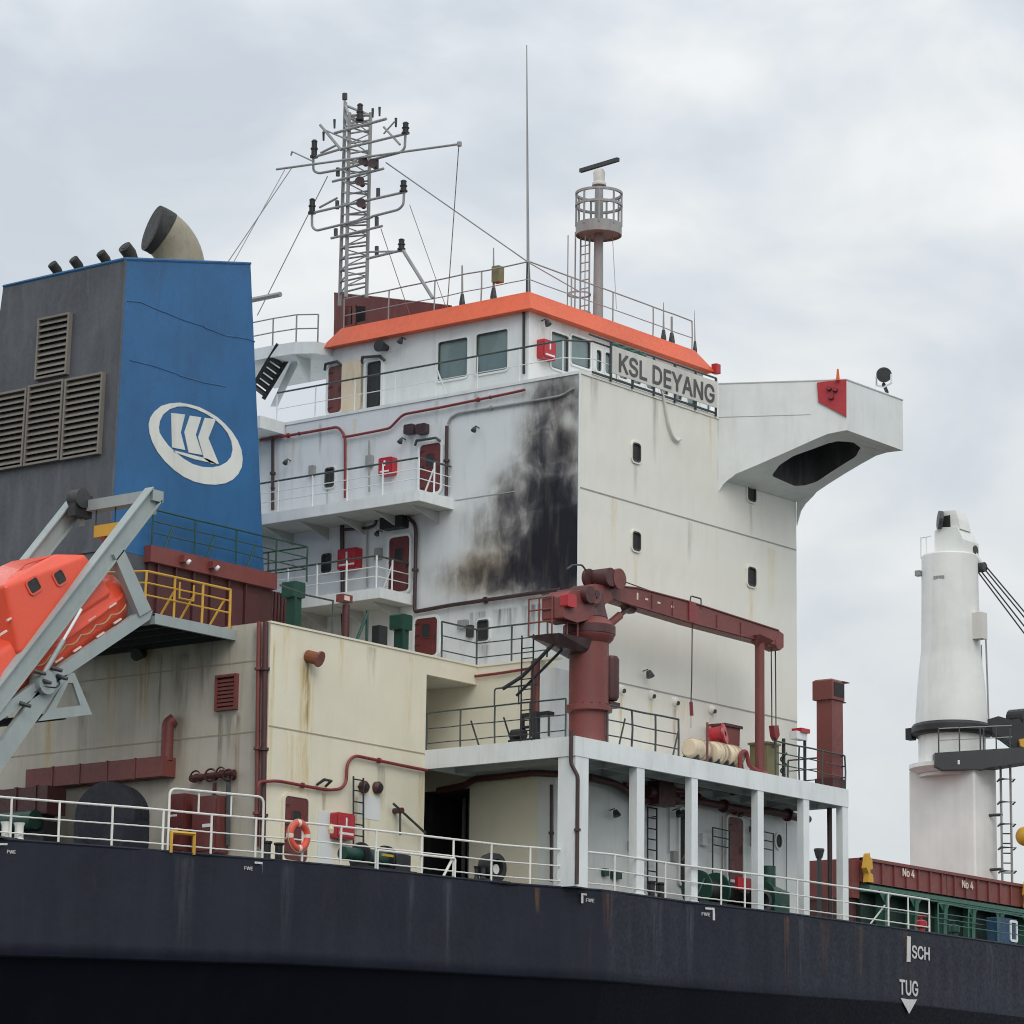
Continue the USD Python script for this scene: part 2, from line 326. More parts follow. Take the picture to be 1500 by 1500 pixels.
# soft edged runs of rust and grime on the plating
def run_mat(name, col):
    MAT[name] = usdkit.material(stage, '/World/Looks/'+name, {
        'at': ('attribute', {'attribute': 'fade'}), 'geo': ('geometry', {}), 'm': ('mapping', {'scale': (5.0, 5.0, .45)}), 'n': ('noise_texture', {'scale': 1.5, 'detail': 5.0, 'roughness': .6}),
        'r': ('map_range', {'from_min': .36, 'from_max': .68, 'to_min': 0.0, 'to_max': 1.0}), 'f': ('math', {'math_type': 'multiply'}),
        'tr': ('transparent_bsdf', {}), 'd': ('diffuse_bsdf', {'color': col}), 'mx': ('mix_closure', {})},
        [('geo.position', 'm.vector'), ('m.vector', 'n.vector'), ('n.fac', 'r.value'), ('r.result', 'f.value1'), ('at.fac', 'f.value2'), ('f.value', 'mx.fac'), ('tr.BSDF', 'mx.closure1'), ('d.BSDF', 'mx.closure2')], surface='mx.closure')
run_mat('rust_run', (.20, .105, .05)); run_mat('ochre_run', (.55, .42, .17)); run_mat('grime_run', (.11, .105, .095)); run_mat('pale_run', (.10, .105, .115)); run_mat('soot_run', (.02, .02, .022))
def run(t, fr, u, vtop, w, L, strength=.8, mat='rust_run', off=.004, top_soft=.06):
    nu, nv = 7, 16; V, Fc, A = [], [], []
    for j in range(nv):
        b = j/(nv-1)
        for i in range(nu):
            a = i/(nu-1)*2-1; V.append(fr.to3(u+a*w*(1-.35*b), vtop-b*L, off)); A.append((.6 if mat == 'pale_run' else 1)*strength*(1-a*a)*min(1, b/top_soft)*(1-b)**.7)
    for j in range(nv-1):
        for i in range(nu-1): k = j*nu+i; Fc += [[k, k+nu, k+nu+1], [k, k+nu+1, k+1]]
    return t.part('stain', trimesh.Trimesh(np.array(V), np.array(Fc), process=False), mat, primvar=('fade', A))

# ------------------------------------------------------------------ datum planes
A0, S0 = aft(0.0), side(0.0)
Z_BR = float(on(848, 543, x=0)[2])          # bridge deck
XW = -0.80                                   # aft wall of the lower accommodation
_q = on(699, 975, x=XW); YB, Z2 = float(_q[1]), float(_q[2])      # side wall of the engine casing house, its roof deck
AL = aft(XW); SB = side(YB)
_q = on(622, 1099, y=YB); XS, Z1 = float(_q[0]), float(_q[2])     # aft edge and top of the boat deck slab
Z1B = float(on(622, 1127, y=YB)[2])
YS = float(on(843, 1077, x=XS)[1])
ZD = float(on(1014, 1322, y=YS)[2])          # main deck at the ship's side
XA = float(on(397, 911, y=YB)[0])            # aft wall of the casing house
AA = aft(XA)
_q = on(347, 924, x=XA); YP, ZP = float(_q[1]), float(_q[2])
XP = float(on(227, 896, y=YP)[0])
XF = 12.5                                    # front of the accommodation block
YC = 11.7                                    # centre line
YPORT = 2*YC-YS
XSF = float(on(1243, 1155, y=YS)[0])         # forward edge of the boat deck slab
# ------------------------------------------------------------------ sea
def sea():
    n = 60; g = np.linspace(-1, 1, n); g = np.sign(g)*np.abs(g)**2.2*6000
    X, Y = np.meshgrid(g, g); V = np.c_[X.ravel(), Y.ravel(), np.zeros(n*n)]
    F = [[i*n+j, i*n+j+1, (i+1)*n+j+1, (i+1)*n+j] for i in range(n-1) for j in range(n-1)]
    F = np.array(F); F = np.vstack([F[:, [0, 1, 2]], F[:, [0, 2, 3]]])
    MAT['sea'] = usdkit.material(stage, '/World/Looks/sea', {
        'geo': ('geometry', {}), 'n': ('noise_texture', {'scale': .35, 'detail': 6.0, 'roughness': .6}), 'b': ('bump', {'strength': .6, 'distance': .5}),
        'p': ('principled_bsdf', {'base_color': (.045, .065, .065), 'roughness': .12, 'ior': 1.33})},
        [('geo.position', 'n.vector'), ('n.fac', 'b.height'), ('b.normal', 'p.normal')], surface='p.BSDF')
    one('sea', trimesh.Trimesh(V, F, process=False), 'sea', 'dull grey green water around the hull', 'water', kind='structure')
sea()

# ------------------------------------------------------------------ hull
_st = [(0, 1228, 1399), (110, 1236, 1402), (210, 1243, 1405), (300, 1251, 1408), (420, 1260.5, 1411), (480, 1266, 1414), (600, 1278, 1420), (740, 1293, 1428), (870, 1304.5, 1436), (1000, 1320, 1446), (1160, 1338, 1457), (1300, 1357, 1466)]
_hx = []
for px, py, pk in _st:
    q = on(px, py, z=ZD); _hx.append((q[0], q[1], float(on(px, pk, y=q[1])[2])))
_hx = np.array(_hx); _hx[_hx[:, 0] > -2, 1] = np.minimum(_hx[_hx[:, 0] > -2, 1], YS-.04)
def hull_y(x): return float(np.interp(x, np.r_[-32, _hx[:, 0], 100, 118, 128], np.r_[_hx[0, 1]+3.2, _hx[:, 1], _hx[-1, 1], _hx[-1, 1]+6, YC-1]))
def hull_zk(x): return float(np.interp(x, np.r_[-32, _hx[:, 0], 128], np.r_[_hx[0, 2]-1.2, _hx[:, 2], _hx[-1, 2]+.1]))
def make_hull():
    t = Thing('ship_hull', 'dark navy hull of the bulk carrier with white draught and tug marks', 'hull')
    xs = np.r_[np.linspace(-32, 26, 291), np.linspace(28, 128, 40)]; zk_n = 9
    up, lo = [], []
    for sgn in (0, 1):
        def yy(y): return y if sgn == 0 else 2*YC-y
        U = []; L = []
        for x in xs:
            y = hull_y(x); zk = hull_zk(x); ins = float(np.interp(x, [-32, -20, -5, 8, 22], [6.5, 5.2, 2.9, .9, .03]))
            row = []
            for q in range(zk_n):
                f_ = q/(zk_n-1); z_ = ZD+(zk-ZD)*f_
                dn = .022*(.2+1.3*float(meshkit.noise(np.array([[x*.55, z_*.8, sgn*9.1]]), 4)[0]))*math.sin(math.pi*x/.8)**2*math.sin(math.pi*f_) if x < 26 else 0
                row.append([x, yy(y+.01*f_+dn), z_])
            U.append(row)
            L.append([[x, yy(y+.01+(ins*.05)), zk-.05], [x, yy(y+.01+ins*.30), zk-2.2], [x, yy(y+.01+ins*.62), zk-5], [x, yy(y+.01+ins), -1.5]])
            U[-1].append([x, yy(y+.01+ins*.05), zk-.05])
        for A, store in ((U, up), (L, lo)):
            A = np.array(A); m, k = A.shape[:2]; V = A.reshape(-1, 3); F = []
            for i in range(m-1):
                for j in range(k-1):
                    a = i*k+j; q = [a, a+k, a+k+1, a+1]
                    if sgn == 0: q = q[::-1]
                    F += [[q[0], q[1], q[2]], [q[0], q[2], q[3]]]
            store.append(trimesh.Trimesh(V, np.array(F), process=False))
    # transom
    y0, y1 = hull_y(-32), 2*YC-hull_y(-32)
    up.append(trimesh.Trimesh([[-32, y0, ZD], [-32, y1, ZD], [-32, y1, 5], [-32, y0, 5]], [[0, 1, 2], [0, 2, 3]], process=False))
    t.part('upper_plating', cat(up), 'hull_upper', smooth=25)
    t.part('lower_plating', cat(lo), 'hull_lower', smooth=25)
    V = []; F = []
    for i, x in enumerate(xs): V += [[x, hull_y(x), ZD-.01], [x, 2*YC-hull_y(x), ZD-.01]]
    for i in range(len(xs)-1): a = 2*i; F += [[a, a+2, a+3], [a, a+3, a+1]]
    t.part('main_deck', trimesh.Trimesh(np.array(V), np.array(F), process=False), 'deck_green')
    # sheer strake lip and vertical plate butts
    t.part('gunwale_bar', tube([[x, hull_y(x)+.02, ZD-.02] for x in np.linspace(-31, 60, 70)], .045, 6), 'hull_upper')
    for px in ():
        x = float(on(px, 1300, y=YS)[0]); y = hull_y(x)
        t.part('plate_butt', bx(x-.02, x+.02, y-.008, y+.02, hull_zk(x)+.02, ZD-.06), 'hull_upper')
    for px, py, w, L, st, mt in ((1098, 1340, .16, 4.5, .45, 'rust_run'), (1075, 1345, .2, 2.6, .5, 'pale_run'), (1180, 1346, .34, 2.0, .18, 'rust_run'), (1245, 1352, .3, 1.8, .25, 'rust_run'), (1332, 1412, .2, 2.2, .5, 'pale_run'), (990, 1322, .25, 2.6, .55, 'pale_run'), (930, 1316, .4, 2.2, .4, 'pale_run'), (730, 1300, .12, .8, .6, 'rust_run'), (640, 1285, .22, 3.0, .55, 'pale_run'), (575, 1280, .2, 2.4, .45, 'pale_run'), (400, 1262, .3, 2.8, .4, 'pale_run'), (250, 1250, .4, 3.0, .4, 'pale_run'), (1420, 1380, .4, 2.5, .45, 'pale_run'), (860, 1306, .3, 1.5, .25, 'rust_run'), (1300, 1362, .2, 1.6, .25, 'rust_run')):
        q = on(px, py, z=ZD); x = float(q[0]); sl = (hull_y(x+.3)-hull_y(x-.3))/.6; n_ = np.array([1, sl, 0])/math.hypot(1, sl); run(t, Frame((x, hull_y(x)-.012, 0), n_, (0, 0, 1)), 0, ZD-.06, w, min(L, ZD-hull_zk(x)-.12) if L < 4 else L*.0+ZD-hull_zk(x)-.1, st, mt, .003)
    # painted marks
    def mark_px(px, py):
        y = YS
        for _ in range(6):
            q = on(px, py, y=y-.012); y = hull_y(q[0])
        return q
    def flat(poly_px, name='white_mark'):
        c = np.mean(poly_px, 0); x = mark_px(*c)[0]; fr = side(hull_y(x)-.006); t.part(name, fr.plate(fr.poly(poly_px), .012), 'mark_white')
    flat([(1328.5, 1371), (1334, 1372), (1333.5, 1409), (1328, 1409)])
    flat([(1319, 1462), (1331, 1464), (1343, 1464), (1331.5, 1485)], 'arrow_mark')
    def words(s, x0, y0, x1, h_px, bold=True):
        """Lettering whose foot starts at pixel x0,y0 and ends at about x1."""
        a, b = mark_px(x0, y0), mark_px(x1, y0+(x1-x0)*.13); tz = mark_px(x0, y0-h_px)[2]
        m = meshkit.text_mesh(s, 1.0, .012, bold); m = m.copy(); v = np.array(m.vertices); v[:, 0] -= v[:, 0].min(); w = (b-a)[0]/v[:, 0].max(); h = tz-a[2]
        yb = min(hull_y(a[0]), hull_y(b[0]))-.006
        k = np.interp(v[:, 0]*w+a[0], [a[0], b[0]], [hull_y(a[0]), hull_y(b[0])])-.004
        V = np.c_[a[0]+v[:, 0]*w, k-v[:, 2], a[2]+v[:, 1]*h]; t.part('lettering', trimesh.Trimesh(V, m.faces, process=False), 'mark_white')
    words('SCH', 1336, 1403, 1362, 18)
    words('TUG', 1318, 1456, 1345, 21)
    for x, y in ((357, 1274), (9, 1250), (858, 1321), (1028, 1341)): words('FWE', x, y, x+12, 5, False)
    for cx, cy, s in ((387, 1263, 1), (1047, 1330, 1), (853, 1309, -1), (14, 1235, 1)):
        if s == 1: flat([(cx-14, cy-1), (cx, cy), (cx, cy+18), (cx-3, cy+18), (cx-3, cy+3), (cx-14, cy+2)] if cx > 20 else [(cx-16, cy), (cx+3, cy), (cx+3, cy+3), (cx-16, cy+3)], 'corner_mark')
        else: flat([(cx-2, cy-1), (cx+14, cy+1), (cx+14, cy+4), (cx+1, cy+2), (cx+1, cy+14), (cx-2, cy+14)], 'corner_mark')
    t.done()
make_hull()

# ------------------------------------------------------------------ accommodation block
WX, WY = 1.2, 3.05                            # wheelhouse walls stand back from the block's edges
SW, AW = side(WY), aft(WX)
soot_nodes = None
def soot_material():
    """White aft wall with the blast's soot: where the soot lies comes with the wall (attribute 'soot', and 'scorch' for the brown edge), its texture from noise."""
    n = {'at': ('attribute', {'attribute': 'soot'}), 'sc': ('attribute', {'attribute': 'soot'}),
         'geo': ('geometry', {}),
         'n1': ('noise_texture', {'scale': 1.25, 'detail': 7.0, 'roughness': .58, 'distortion': .6}),
         'm2': ('mapping', {'scale': (1, 2.4, .75), 'rotation': (.5, 0, 0)}), 'n2': ('noise_texture', {'scale': 1.1, 'detail': 6.0, 'roughness': .58, 'distortion': .7}),
         'c1': ('math', {'math_type': 'multiply_add', 'value2': 1.5, 'value3': -.75}),
         'c2': ('math', {'math_type': 'multiply_add', 'value2': 1.1, 'value3': -.55}),
         's1': ('math', {'math_type': 'add'}),
         'w': ('math', {'math_type': 'multiply'}), 'g1': ('math', {'math_type': 'subtract', 'value1': 1.15}), 'g2': ('math', {'math_type': 'multiply'}),
         's2': ('math', {'math_type': 'add'}),
         'cl': ('map_range', {'from_min': .02, 'from_max': .86, 'to_min': 0.0, 'to_max': 1.0}),
         'ramp': ('rgb_ramp', {'ramp': [(0, (.70, .73, .74)), (.10, (.58, .60, .60)), (.28, (.33, .325, .31)), (.46, (.135, .13, .132)), (.66, (.038, .038, .048)), (.9, (.012, .012, .020))]}),
         'm3': ('mapping', {'scale': (1.3, 1.3, .18)}), 'n3': ('noise_texture', {'scale': 2.2, 'detail': 6.0, 'roughness': .6}),
         'r3': ('map_range', {'from_min': .52, 'from_max': .8, 'to_min': 0.0, 'to_max': .3}), 'mx': ('mix', {'color2': (.23, .20, .16)}),
         'rr': ('map_range', {'from_min': 0.0, 'from_max': .6, 'to_min': .42, 'to_max': .85}),
         'p': ('principled_bsdf', {})}
    L = [('geo.position', 'n1.vector'), ('geo.position', 'm2.vector'), ('m2.vector', 'n2.vector'), ('n1.fac', 'c1.value1'), ('n2.fac', 'c2.value1'), ('c1.value', 's1.value1'), ('c2.value', 's1.value2'),
         ('at.fac', 'g1.value2'), ('at.fac', 'g2.value1'), ('g1.value', 'g2.value2'), ('s1.value', 'w.value1'), ('g2.value', 'w.value2'), ('w.value', 'mw.value1'), ('mw.value', 's2.value1'), ('at.fac', 's2.value2'), ('s2.value', 'cl.value'), ('cl.result', 'ramp.fac'),
         ('geo.position', 'm3.vector'), ('m3.vector', 'n3.vector'), ('n3.fac', 'r3.value'), ('ramp.color', 'mx.color1'), ('r3.result', 'mx.fac'), ('mx.color', 'mb.color1'), ('br.fac', 'mb.fac'), ('mb.color', 'p.base_color'),
         ('cl.result', 'rr.value'), ('rr.result', 'p.roughness')]
    n['mw'] = ('math', {'math_type': 'multiply', 'value2': 1.45})
    n['br'] = ('attribute', {'attribute': 'scorch'}); n['mb'] = ('mix', {'mix_type': 'multiply', 'color2': (.80, .62, .40)})
    del n['sc']
    MAT['soot_wall'] = usdkit.material(stage, '/World/Looks/soot_wall', n, L, surface='p.BSDF')
soot_material()
def dents(a, z, frame=.75, deck=2.85, amp=.014, seed=3):
    """How far plating has sunk between its frames."""
    n = meshkit.noise(np.c_[a/frame*.5, z/1.4, np.zeros(len(a))], seed)
    return amp*(.25+1.2*n)*np.sin(np.pi*a/frame)**2*np.sin(np.pi*z/(deck/2))**2
def grid_plate(us, zs):
    U, Z = np.meshgrid(us, zs); w = len(us); F = []
    for i in range(len(zs)-1):
        for j in range(w-1): a = i*w+j; F += [[a, a+1, a+w+1], [a, a+w+1, a+w]]
    return U.ravel(), Z.ravel(), np.array(F)
def soot_field(px, py):
    """How thick the soot lies at a point of the aft wall, by where that point of the wall is."""
    def g(cx, cy, rx, ry, a=0, p=2.2):
        c, s = math.cos(a), math.sin(a); x, y = px-cx, py-cy; u, v = (x*c+y*s)/rx, (-x*s+y*c)/ry
        return np.exp(-(np.hypot(u, v)**p))
    f = .98*g(820, 802, 72, 84, 0, 2.9)
    f = np.maximum(f, .80*g(806, 728, 52, 44))
    f = np.maximum(f, .72*g(775, 832, 70, 40, -.1))
    f = np.maximum(f, .54*g(808, 655, 44, 74, .0, 3.0))
    f = np.maximum(f, .45*g(818, 592, 46, 48, 0, 3))
    f = np.maximum(f, .30*g(818, 552, 46, 24))
    f = np.maximum(f, .36*g(734, 778, 46, 48))
    f = np.maximum(f, .56*g(735, 838, 58, 36, -.1)); f = np.maximum(f, .34*g(690, 848, 52, 28)); f = np.maximum(f, .42*g(752, 735, 34, 46, .5))
    f = np.maximum(f, .16*g(690, 850, 60, 34))
    f = np.maximum(f, .28*g(745, 700, 22, 40, .6))
    f = f*(1-.60*g(834, 616, 15, 20))*(1-.30*g(808, 630, 10, 40, .2))*(1-.35*g(770, 775, 10, 18))
    f = np.where(py > 874-(px-640)*.02, np.minimum(f, .13), f)
    return f
def make_block():
    t = Thing('accommodation_block', 'tall white accommodation block whose aft corner is blackened by soot', 'ship superstructure')
    Y1 = 20.5
    # core with open planes where the plates below stand
    tm_ = lambda q: manifold3d.Manifold(manifold3d.Mesh(vert_properties=np.asarray(q.vertices, np.float32), tri_verts=np.asarray(q.faces, np.uint32)))
    pz, py0, py1 = Z1B-.30, YB+.22, YB+2.6
    t.part('wall', tm_(bx(.04, XF, .04, Y1, ZD, Z_BR-.01))-tm_(bx(-1, 5.5, py0, py1, ZD-.1, pz)), 'white', label='white plating behind the faces')
    k_ = t.part('passage', tm_(bx(XW+.02, 5.49, py0+.001, py1-.001, ZD+.001, pz-.001))-tm_(bx(XW-1, 5.45, py0+.03, py1-.03, ZD-.1, pz-.03)), 'opening_shade', label='dark passage opening below the boat deck')
    for y_ in (py0+.9, py0+1.35, py0+1.6): t.part('pipe', tube([(.9, y_, ZD), (.9, y_, pz-.03)], .07, 8), 'mast_grey', parent=k_)
    # side wall (starboard) with its welds
    xx, zz, F_ = grid_plate(np.arange(0, XF+.001, XF/100), np.linspace(Z1-.3, Z_BR, 120))
    t.part('wall', trimesh.Trimesh(np.c_[xx, dents(xx, zz), zz], F_, process=False), 'side_white', smooth=True, label='starboard side wall')
    xx, zz, F_ = grid_plate(np.arange(0, XF+.001, XF/80), np.linspace(ZD, Z1-.3, 40))
    t.part('wall', trimesh.Trimesh(np.c_[xx, dents(xx, zz, seed=5), zz], F_, process=False), 'white', smooth=True, label='lower side wall behind the columns')  # cooler white than above: the bluish shade under the slab is in the colour
    # aft wall with the soot
    n_y = int(20.5/.07); us = np.r_[np.linspace(0, 6.5, 110), np.linspace(6.6, Y1, 40)]; zs = np.linspace(Z2-.4, Z_BR, 150)
    UU, ZZ = np.meshgrid(us, zs); V = np.c_[dents(UU.ravel(), ZZ.ravel(), seed=9), UU.ravel(), ZZ.ravel()]
    w = len(us); F = []
    for i in range(len(zs)-1):
        for j in range(w-1):
            a = i*w+j; F += [[a, a+w, a+w+1], [a, a+w+1, a+1]]
    px, py = proj(V)
    f = soot_field(px, py)
    def g(cx, cy, rx, ry): return np.exp(-((px-cx)/rx)**2-((py-cy)/ry)**2)
    sc = np.clip(.75*g(700, 832, 30, 24)+.40*g(735, 818, 22, 30)+.25*g(690, 862, 60, 18)+.2*g(830, 640, 20, 40), 0, 1)
    i0 = t.part('wall', trimesh.Trimesh(V, np.array(F), process=False), 'soot_wall', smooth=True, label='aft wall blackened by soot', primvar=('soot', f))
    t.parts[i0].append(('scorch', sc))
    # lower aft wall, cream inboard and white at the corner
    yc = float(on(789, 1020, x=XW)[1])
    t.part('wall', tm_(bx(XW, .02, yc, Y1, ZD, Z2))-tm_(bx(-2, 1, py0, py1, ZD-.1, pz)), 'cream', label='cream aft wall below the railing')
    t.part('wall', bx(XW+.006, .02, .25, yc-.003, ZD, Z2-.35), 'white')
    t.part('deck_lip', bx(XW-.03, XW+.3, .2, YB-.02, Z2-.06, Z2+.01), 'cream')
    # welds between the plates
    for px_, py_ in ((1000, 757.5), (1025, 1026)):
        z = float(on(px_, py_, y=0)[2]); t.part('weld_seam', bx(.05, XF-.03, -.012, .01, z-.022, z+.022), 'seam')
    for px_ in (1050,):
        x = float(on(px_, 800, y=0)[0]); t.part('weld_seam', bx(x-.012, x+.012, -.008, .01, Z1+1, Z_BR-2.0), 'side_white')
    for py_, y1 in ((775, 5.1), (893, 5.6)):
        z = float(on(700, py_, x=0)[2])
        if py_ == 775: t.part('weld_seam', bx(-.010, .01, 2.6, y1, float(on(700, 728, x=0)[2])-.015, float(on(700, 728, x=0)[2])+.015), 'seam')
    t.part('corner_bar', tube([(-.01, .0, Z2), (-.01, .0, Z_BR)], .035, 8), 'white')
    # portholes in the side wall
    for p in ((1100, 721), (1100, 845), (931, 663), (931, 793)):
        port(t, S0, S0.rect(p[0]-6, p[1]-14, p[0]+6, p[1]+14), .13, .0, rim='side_white')
    ov = S0.uv(1140, 1232); g_ = affinity.scale(Point(*ov).buffer(1, quad_segs=8), .19, .24)
    w_ = t.part('porthole', S0.plate(ring2(g_.buffer(.06), .07), .05), 'white'); t.part('pane', S0.plate(g_, .012), 'room_dark', parent=w_)
    # portholes and doors in the aft wall
    for r_ in ((477, 685, 491, 714), (472, 811, 487, 839), (700, 908, 717, 939)):
        port(t, A0, A0.rect(*r_), .1)
    door(t, A0, A0.rect(616, 650, 648, 723)); door(t, A0, A0.rect(571, 786, 602, 868)); door(t, A0, A0.rect(609, 905, 643, 962))
    for a, b, c, d in ((611, 650, 648, 643),):
        t.part('door_canopy', tube([A0.p3(a, b+3, .1), A0.p3(a+5, b-3, .2), A0.p3(c-4, d, .2), A0.p3(c, d+4, .1)], .045, 6), 'dark_steel')
    # doors and oval below the slab
    door(t, S0, S0.rect(1063, 1197, 1086, 1290), window=False); door(t, S0, S0.rect(993, 1185, 1003, 1296), 'room_dark', window=False)
    for px_ in (937, 969): pass
    # small fittings
    for p in ((426, 676), (702, 628), (594, 645), (560, 780)): lamp_wall(t, A0, *p, s=.8)
    for p in ((909, 1010), (953, 1018), (988, 1028), (1042, 1040)):
        u, v = S0.uv(*p); b = t.part('scupper_hood', lathe([(0, .16), (.10, .14), (.15, .06), (.16, 0)], S0.to3(u, v, 0), 12, (0, -1, 0)), 'side_white'); t.part('opening', cyl(S0.to3(u, v-.05, .10), S0.to3(u, v-.06, .17), .075, None, 10), 'gasket', parent=b)
    lamp_wall(t, S0, 942, 984, 1.2)
    for r_ in ((597, 623, 611, 637), (615, 622, 629, 637)):
        u0, v0, u1, v1 = A0.rect(*r_); t.part('vent_box', A0.plate(rrect(u0, v0, u1, v1, .06), .22), 'pipe_dark')
    u0, v0, u1, v1 = A0.rect(566, 757, 599, 776); t.part('vent_box', A0.plate(rrect(u0, v0, u1, v1, .05), .35), 'black')
    for p, w_, h_, m_ in (((543, 676), .14, .2, 'mast_grey'), ((459, 690), .12, .18, 'mast_grey'), ((680, 915), .2, .14, 'mast_grey'), ((690, 925), .12, .2, 'dark_steel'), ((556, 812), .14, .2, 'mast_grey')):
        u, v = A0.uv(*p); t.part('junction_box', A0.plate(rrect(u-w_, v-h_, u+w_, v+h_, .03), .12), m_)
    for p, w_, h_, m_ in (((922, 1240), .10, .16, 'mast_grey'), ((985, 1255), .12, .18, 'mast_grey'), ((1028, 1230), .14, .2, 'white'), ((1100, 1215), .10, .10, 'dark_steel'), ((900, 1282), .22, .12, 'green'), ((884, 1278), .12, .12, 'green'), ((1008, 1300), .18, .22, 'olive')):
        u, v = S0.uv(*p); t.part('junction_box', S0.plate(rrect(u-w_, v-h_, u+w_, v+h_, .03), .14), m_)
    for px_, y0_, y1_, m_, r_ in ((921, 1165, 1300, 'mast_grey', .03), (1004, 1180, 1300, 'pipe_dark', .04), (1056, 1195, 1290, 'mast_grey', .025), (1098, 1200, 1240, 'mast_grey', .025), (1150, 1205, 1310, 'mast_grey', .02), (978, 1180, 1250, 'mast_grey', .02)):
        t.part('conduit', tube([S0.p3(px_, y0_, .06), S0.p3(px_, y1_, .06)], r_, 6), m_)
    for px_ in (893, 985, 1075): lamp_wall(t, S0, px_, 1188, 1.1)
    # runs of grime and rust on the plating
    for px, py, w, L, st, mt in ((909, 1018, .14, 1.6, .6, 'ochre_run'), (953, 1026, .14, 1.8, .7, 'ochre_run'), (988, 1036, .14, 1.4, .7, 'rust_run'), (1042, 1048, .14, 1.6, .7, 'ochre_run'), (931, 808, .16, 1.5, .45, 'ochre_run'), (931, 678, .16, 1.2, .4, 'grime_run'), (1100, 860, .18, 1.7, .55, 'ochre_run'), (1100, 737, .14, 1.2, .4, 'grime_run'),
                                 (870, 552, .3, 1.6, .35, 'grime_run'), (960, 580, .22, 2.4, .4, 'grime_run'), (1040, 606, .14, 3, .35, 'ochre_run'), (900, 726, .25, 2.2, .35, 'ochre_run'), (1010, 762, .2, 1.5, .35, 'grime_run'), (1130, 800, .3, 2.4, .4, 'ochre_run'), (1000, 1022, .5, 1.0, .35, 'ochre_run'), (858, 1000, .2, 2.0, .5, 'ochre_run')):
        u, v = S0.uv(px, py); run(t, S0, u, v, w, L, st, mt, .006)
    for px, py, w, L, st, mt in ((470, 620, .1, 1.2, .5, 'grime_run'), (520, 612, .14, .9, .5, 'ochre_run'), (640, 586, .12, 1.0, .5, 'grime_run'), (700, 575, .2, .8, .5, 'grime_run'), (604, 640, .12, .8, .6, 'grime_run'), (480, 716, .08, .9, .5, 'grime_run'), (430, 642, .1, 1.3, .5, 'ochre_run'), (700, 895, .5, .8, .5, 'soot_run'), (740, 890, .6, .9, .65, 'soot_run'), (780, 884, .5, 1.1, .7, 'soot_run'), (820, 876, .4, 1.2, .6, 'soot_run'), (709, 944, .3, .7, .6, 'soot_run')):
        u, v = A0.uv(px, py); run(t, A0, u, v, w, L, st, mt, .006)
    # bridge deck edge
    t.part('deck_edge', bx(-.03, .05, -.03, Y1, Z_BR-.10, Z_BR+.004), 'white'); t.part('deck_edge', bx(.05, XF, -.03, .05, Z_BR-.10, Z_BR+.004), 'side_white')
    # ---- wheelhouse
    zr0 = Z_BR+2.70; zr1 = zr0+.74
    xe = float(on(1049, 556, y=WY-.35)[0]); ye = float(on(469, 512, x=WX-.35)[1])
    wh = t.part('wheelhouse', bx(WX+.075, xe-.37, WY+.075, ye-.3, Z_BR, zr0), 'room_teal', label='room behind the wheelhouse windows')
    # wall plates with window openings
    wins_a = [AW.rect(641, 497, 686, 556), AW.rect(697, 485, 745, 546)]
    ga = sbox(-(ye-.3), Z_BR, -WY, zr0)
    da = [AW.rect(482, 536, 503, 606), AW.rect(538, 530, 560, 600)]
    for w_ in wins_a: ga = ga.difference(rrect(*w_, .12))
    t.part('wheelhouse_wall', AW.plate(ga, .11, -.11), 'white')
    wins_s = [SW.rect(806, 488, 833, 543), SW.rect(835, 494, 865, 538), SW.rect(872, 512, 881, 545), SW.rect(885, 516, 896, 549)]
    for k in range(7):
        w0 = SW.rect(905+20*k, 523+7.5*k, 919+20*k, 556+7.5*k); wins_s.append(w0)
    gs = sbox(WX+.1101, Z_BR, xe-.3, zr0)
    for w_ in wins_s: gs = gs.difference(rrect(*w_, .09))
    t.part('wheelhouse_wall', SW.plate(gs, .11, -.11), 'white')
    for fr, ws in ((AW, wins_a), (SW, wins_s)):
        for w_ in ws:
            g_ = rrect(*w_, .12); i = t.part('window', fr.plate(ring2(g_.buffer(.045), .07), .04, .0), 'white')
            t.part('gasket', fr.plate(ring2(g_.buffer(-.02), .045), .03, -.03), 'gasket', parent=i); t.part('pane', fr.plate(g_.buffer(-.03), .008, -.045), 'pane', parent=i)
            if fr is AW:
                u0, v0, u1, v1 = w_
                t.part('blind', fr.plate(sbox(u0, v0+(v1-v0)*.42, u1, v0+(v1-v0)*.44), .01, -.1), 'white', parent=i)
    door(t, AW, da[0], 'door_red', window=False); 
    u0, v0, u1, v1 = da[1]; i = t.part('doorway', AW.plate(rrect(u0, v0, u1, v1, .12), .012), 'room_dark'); t.part('frame', AW.plate(ring2(rrect(u0, v0, u1, v1, .12).buffer(.1), .10), .10), 'white', parent=i)
    u0, v0, u1, v1 = AW.rect(505, 530, 532, 603); t.part('open_door_leaf', AW.plate(rrect(u0, v0, u1, v1, .1), .05, .12), 'raft_cream', label='cream inner face of the opened door')
    for a, b, c, d in ((478, 537, 504, 531), (532, 527, 566, 523)): t.part('door_canopy', tube([AW.p3(a, b+6, .08), AW.p3(a+4, b-2, .18), AW.p3(c-5, d, .18), AW.p3(c, d+6, .08)], .05, 6), 'dark_steel')
    u, v = AW.uv(567, 510); t.part('horn', cyl(AW.to3(u, v, 0), AW.to3(u, v, .45), .10, .22, 12), 'black'); lamp_wall(t, AW, 594, 498, .9)
    lamp_wall(t, SW, 793, 471, 1.0)
    t.part('down_pipe', tube([AW.p3(769, 452, .07), AW.p3(769, 548, .07)], .045, 8), 'black')
    # sloping orange fascia of the wheelhouse roof
    o, s_ = .35, .48
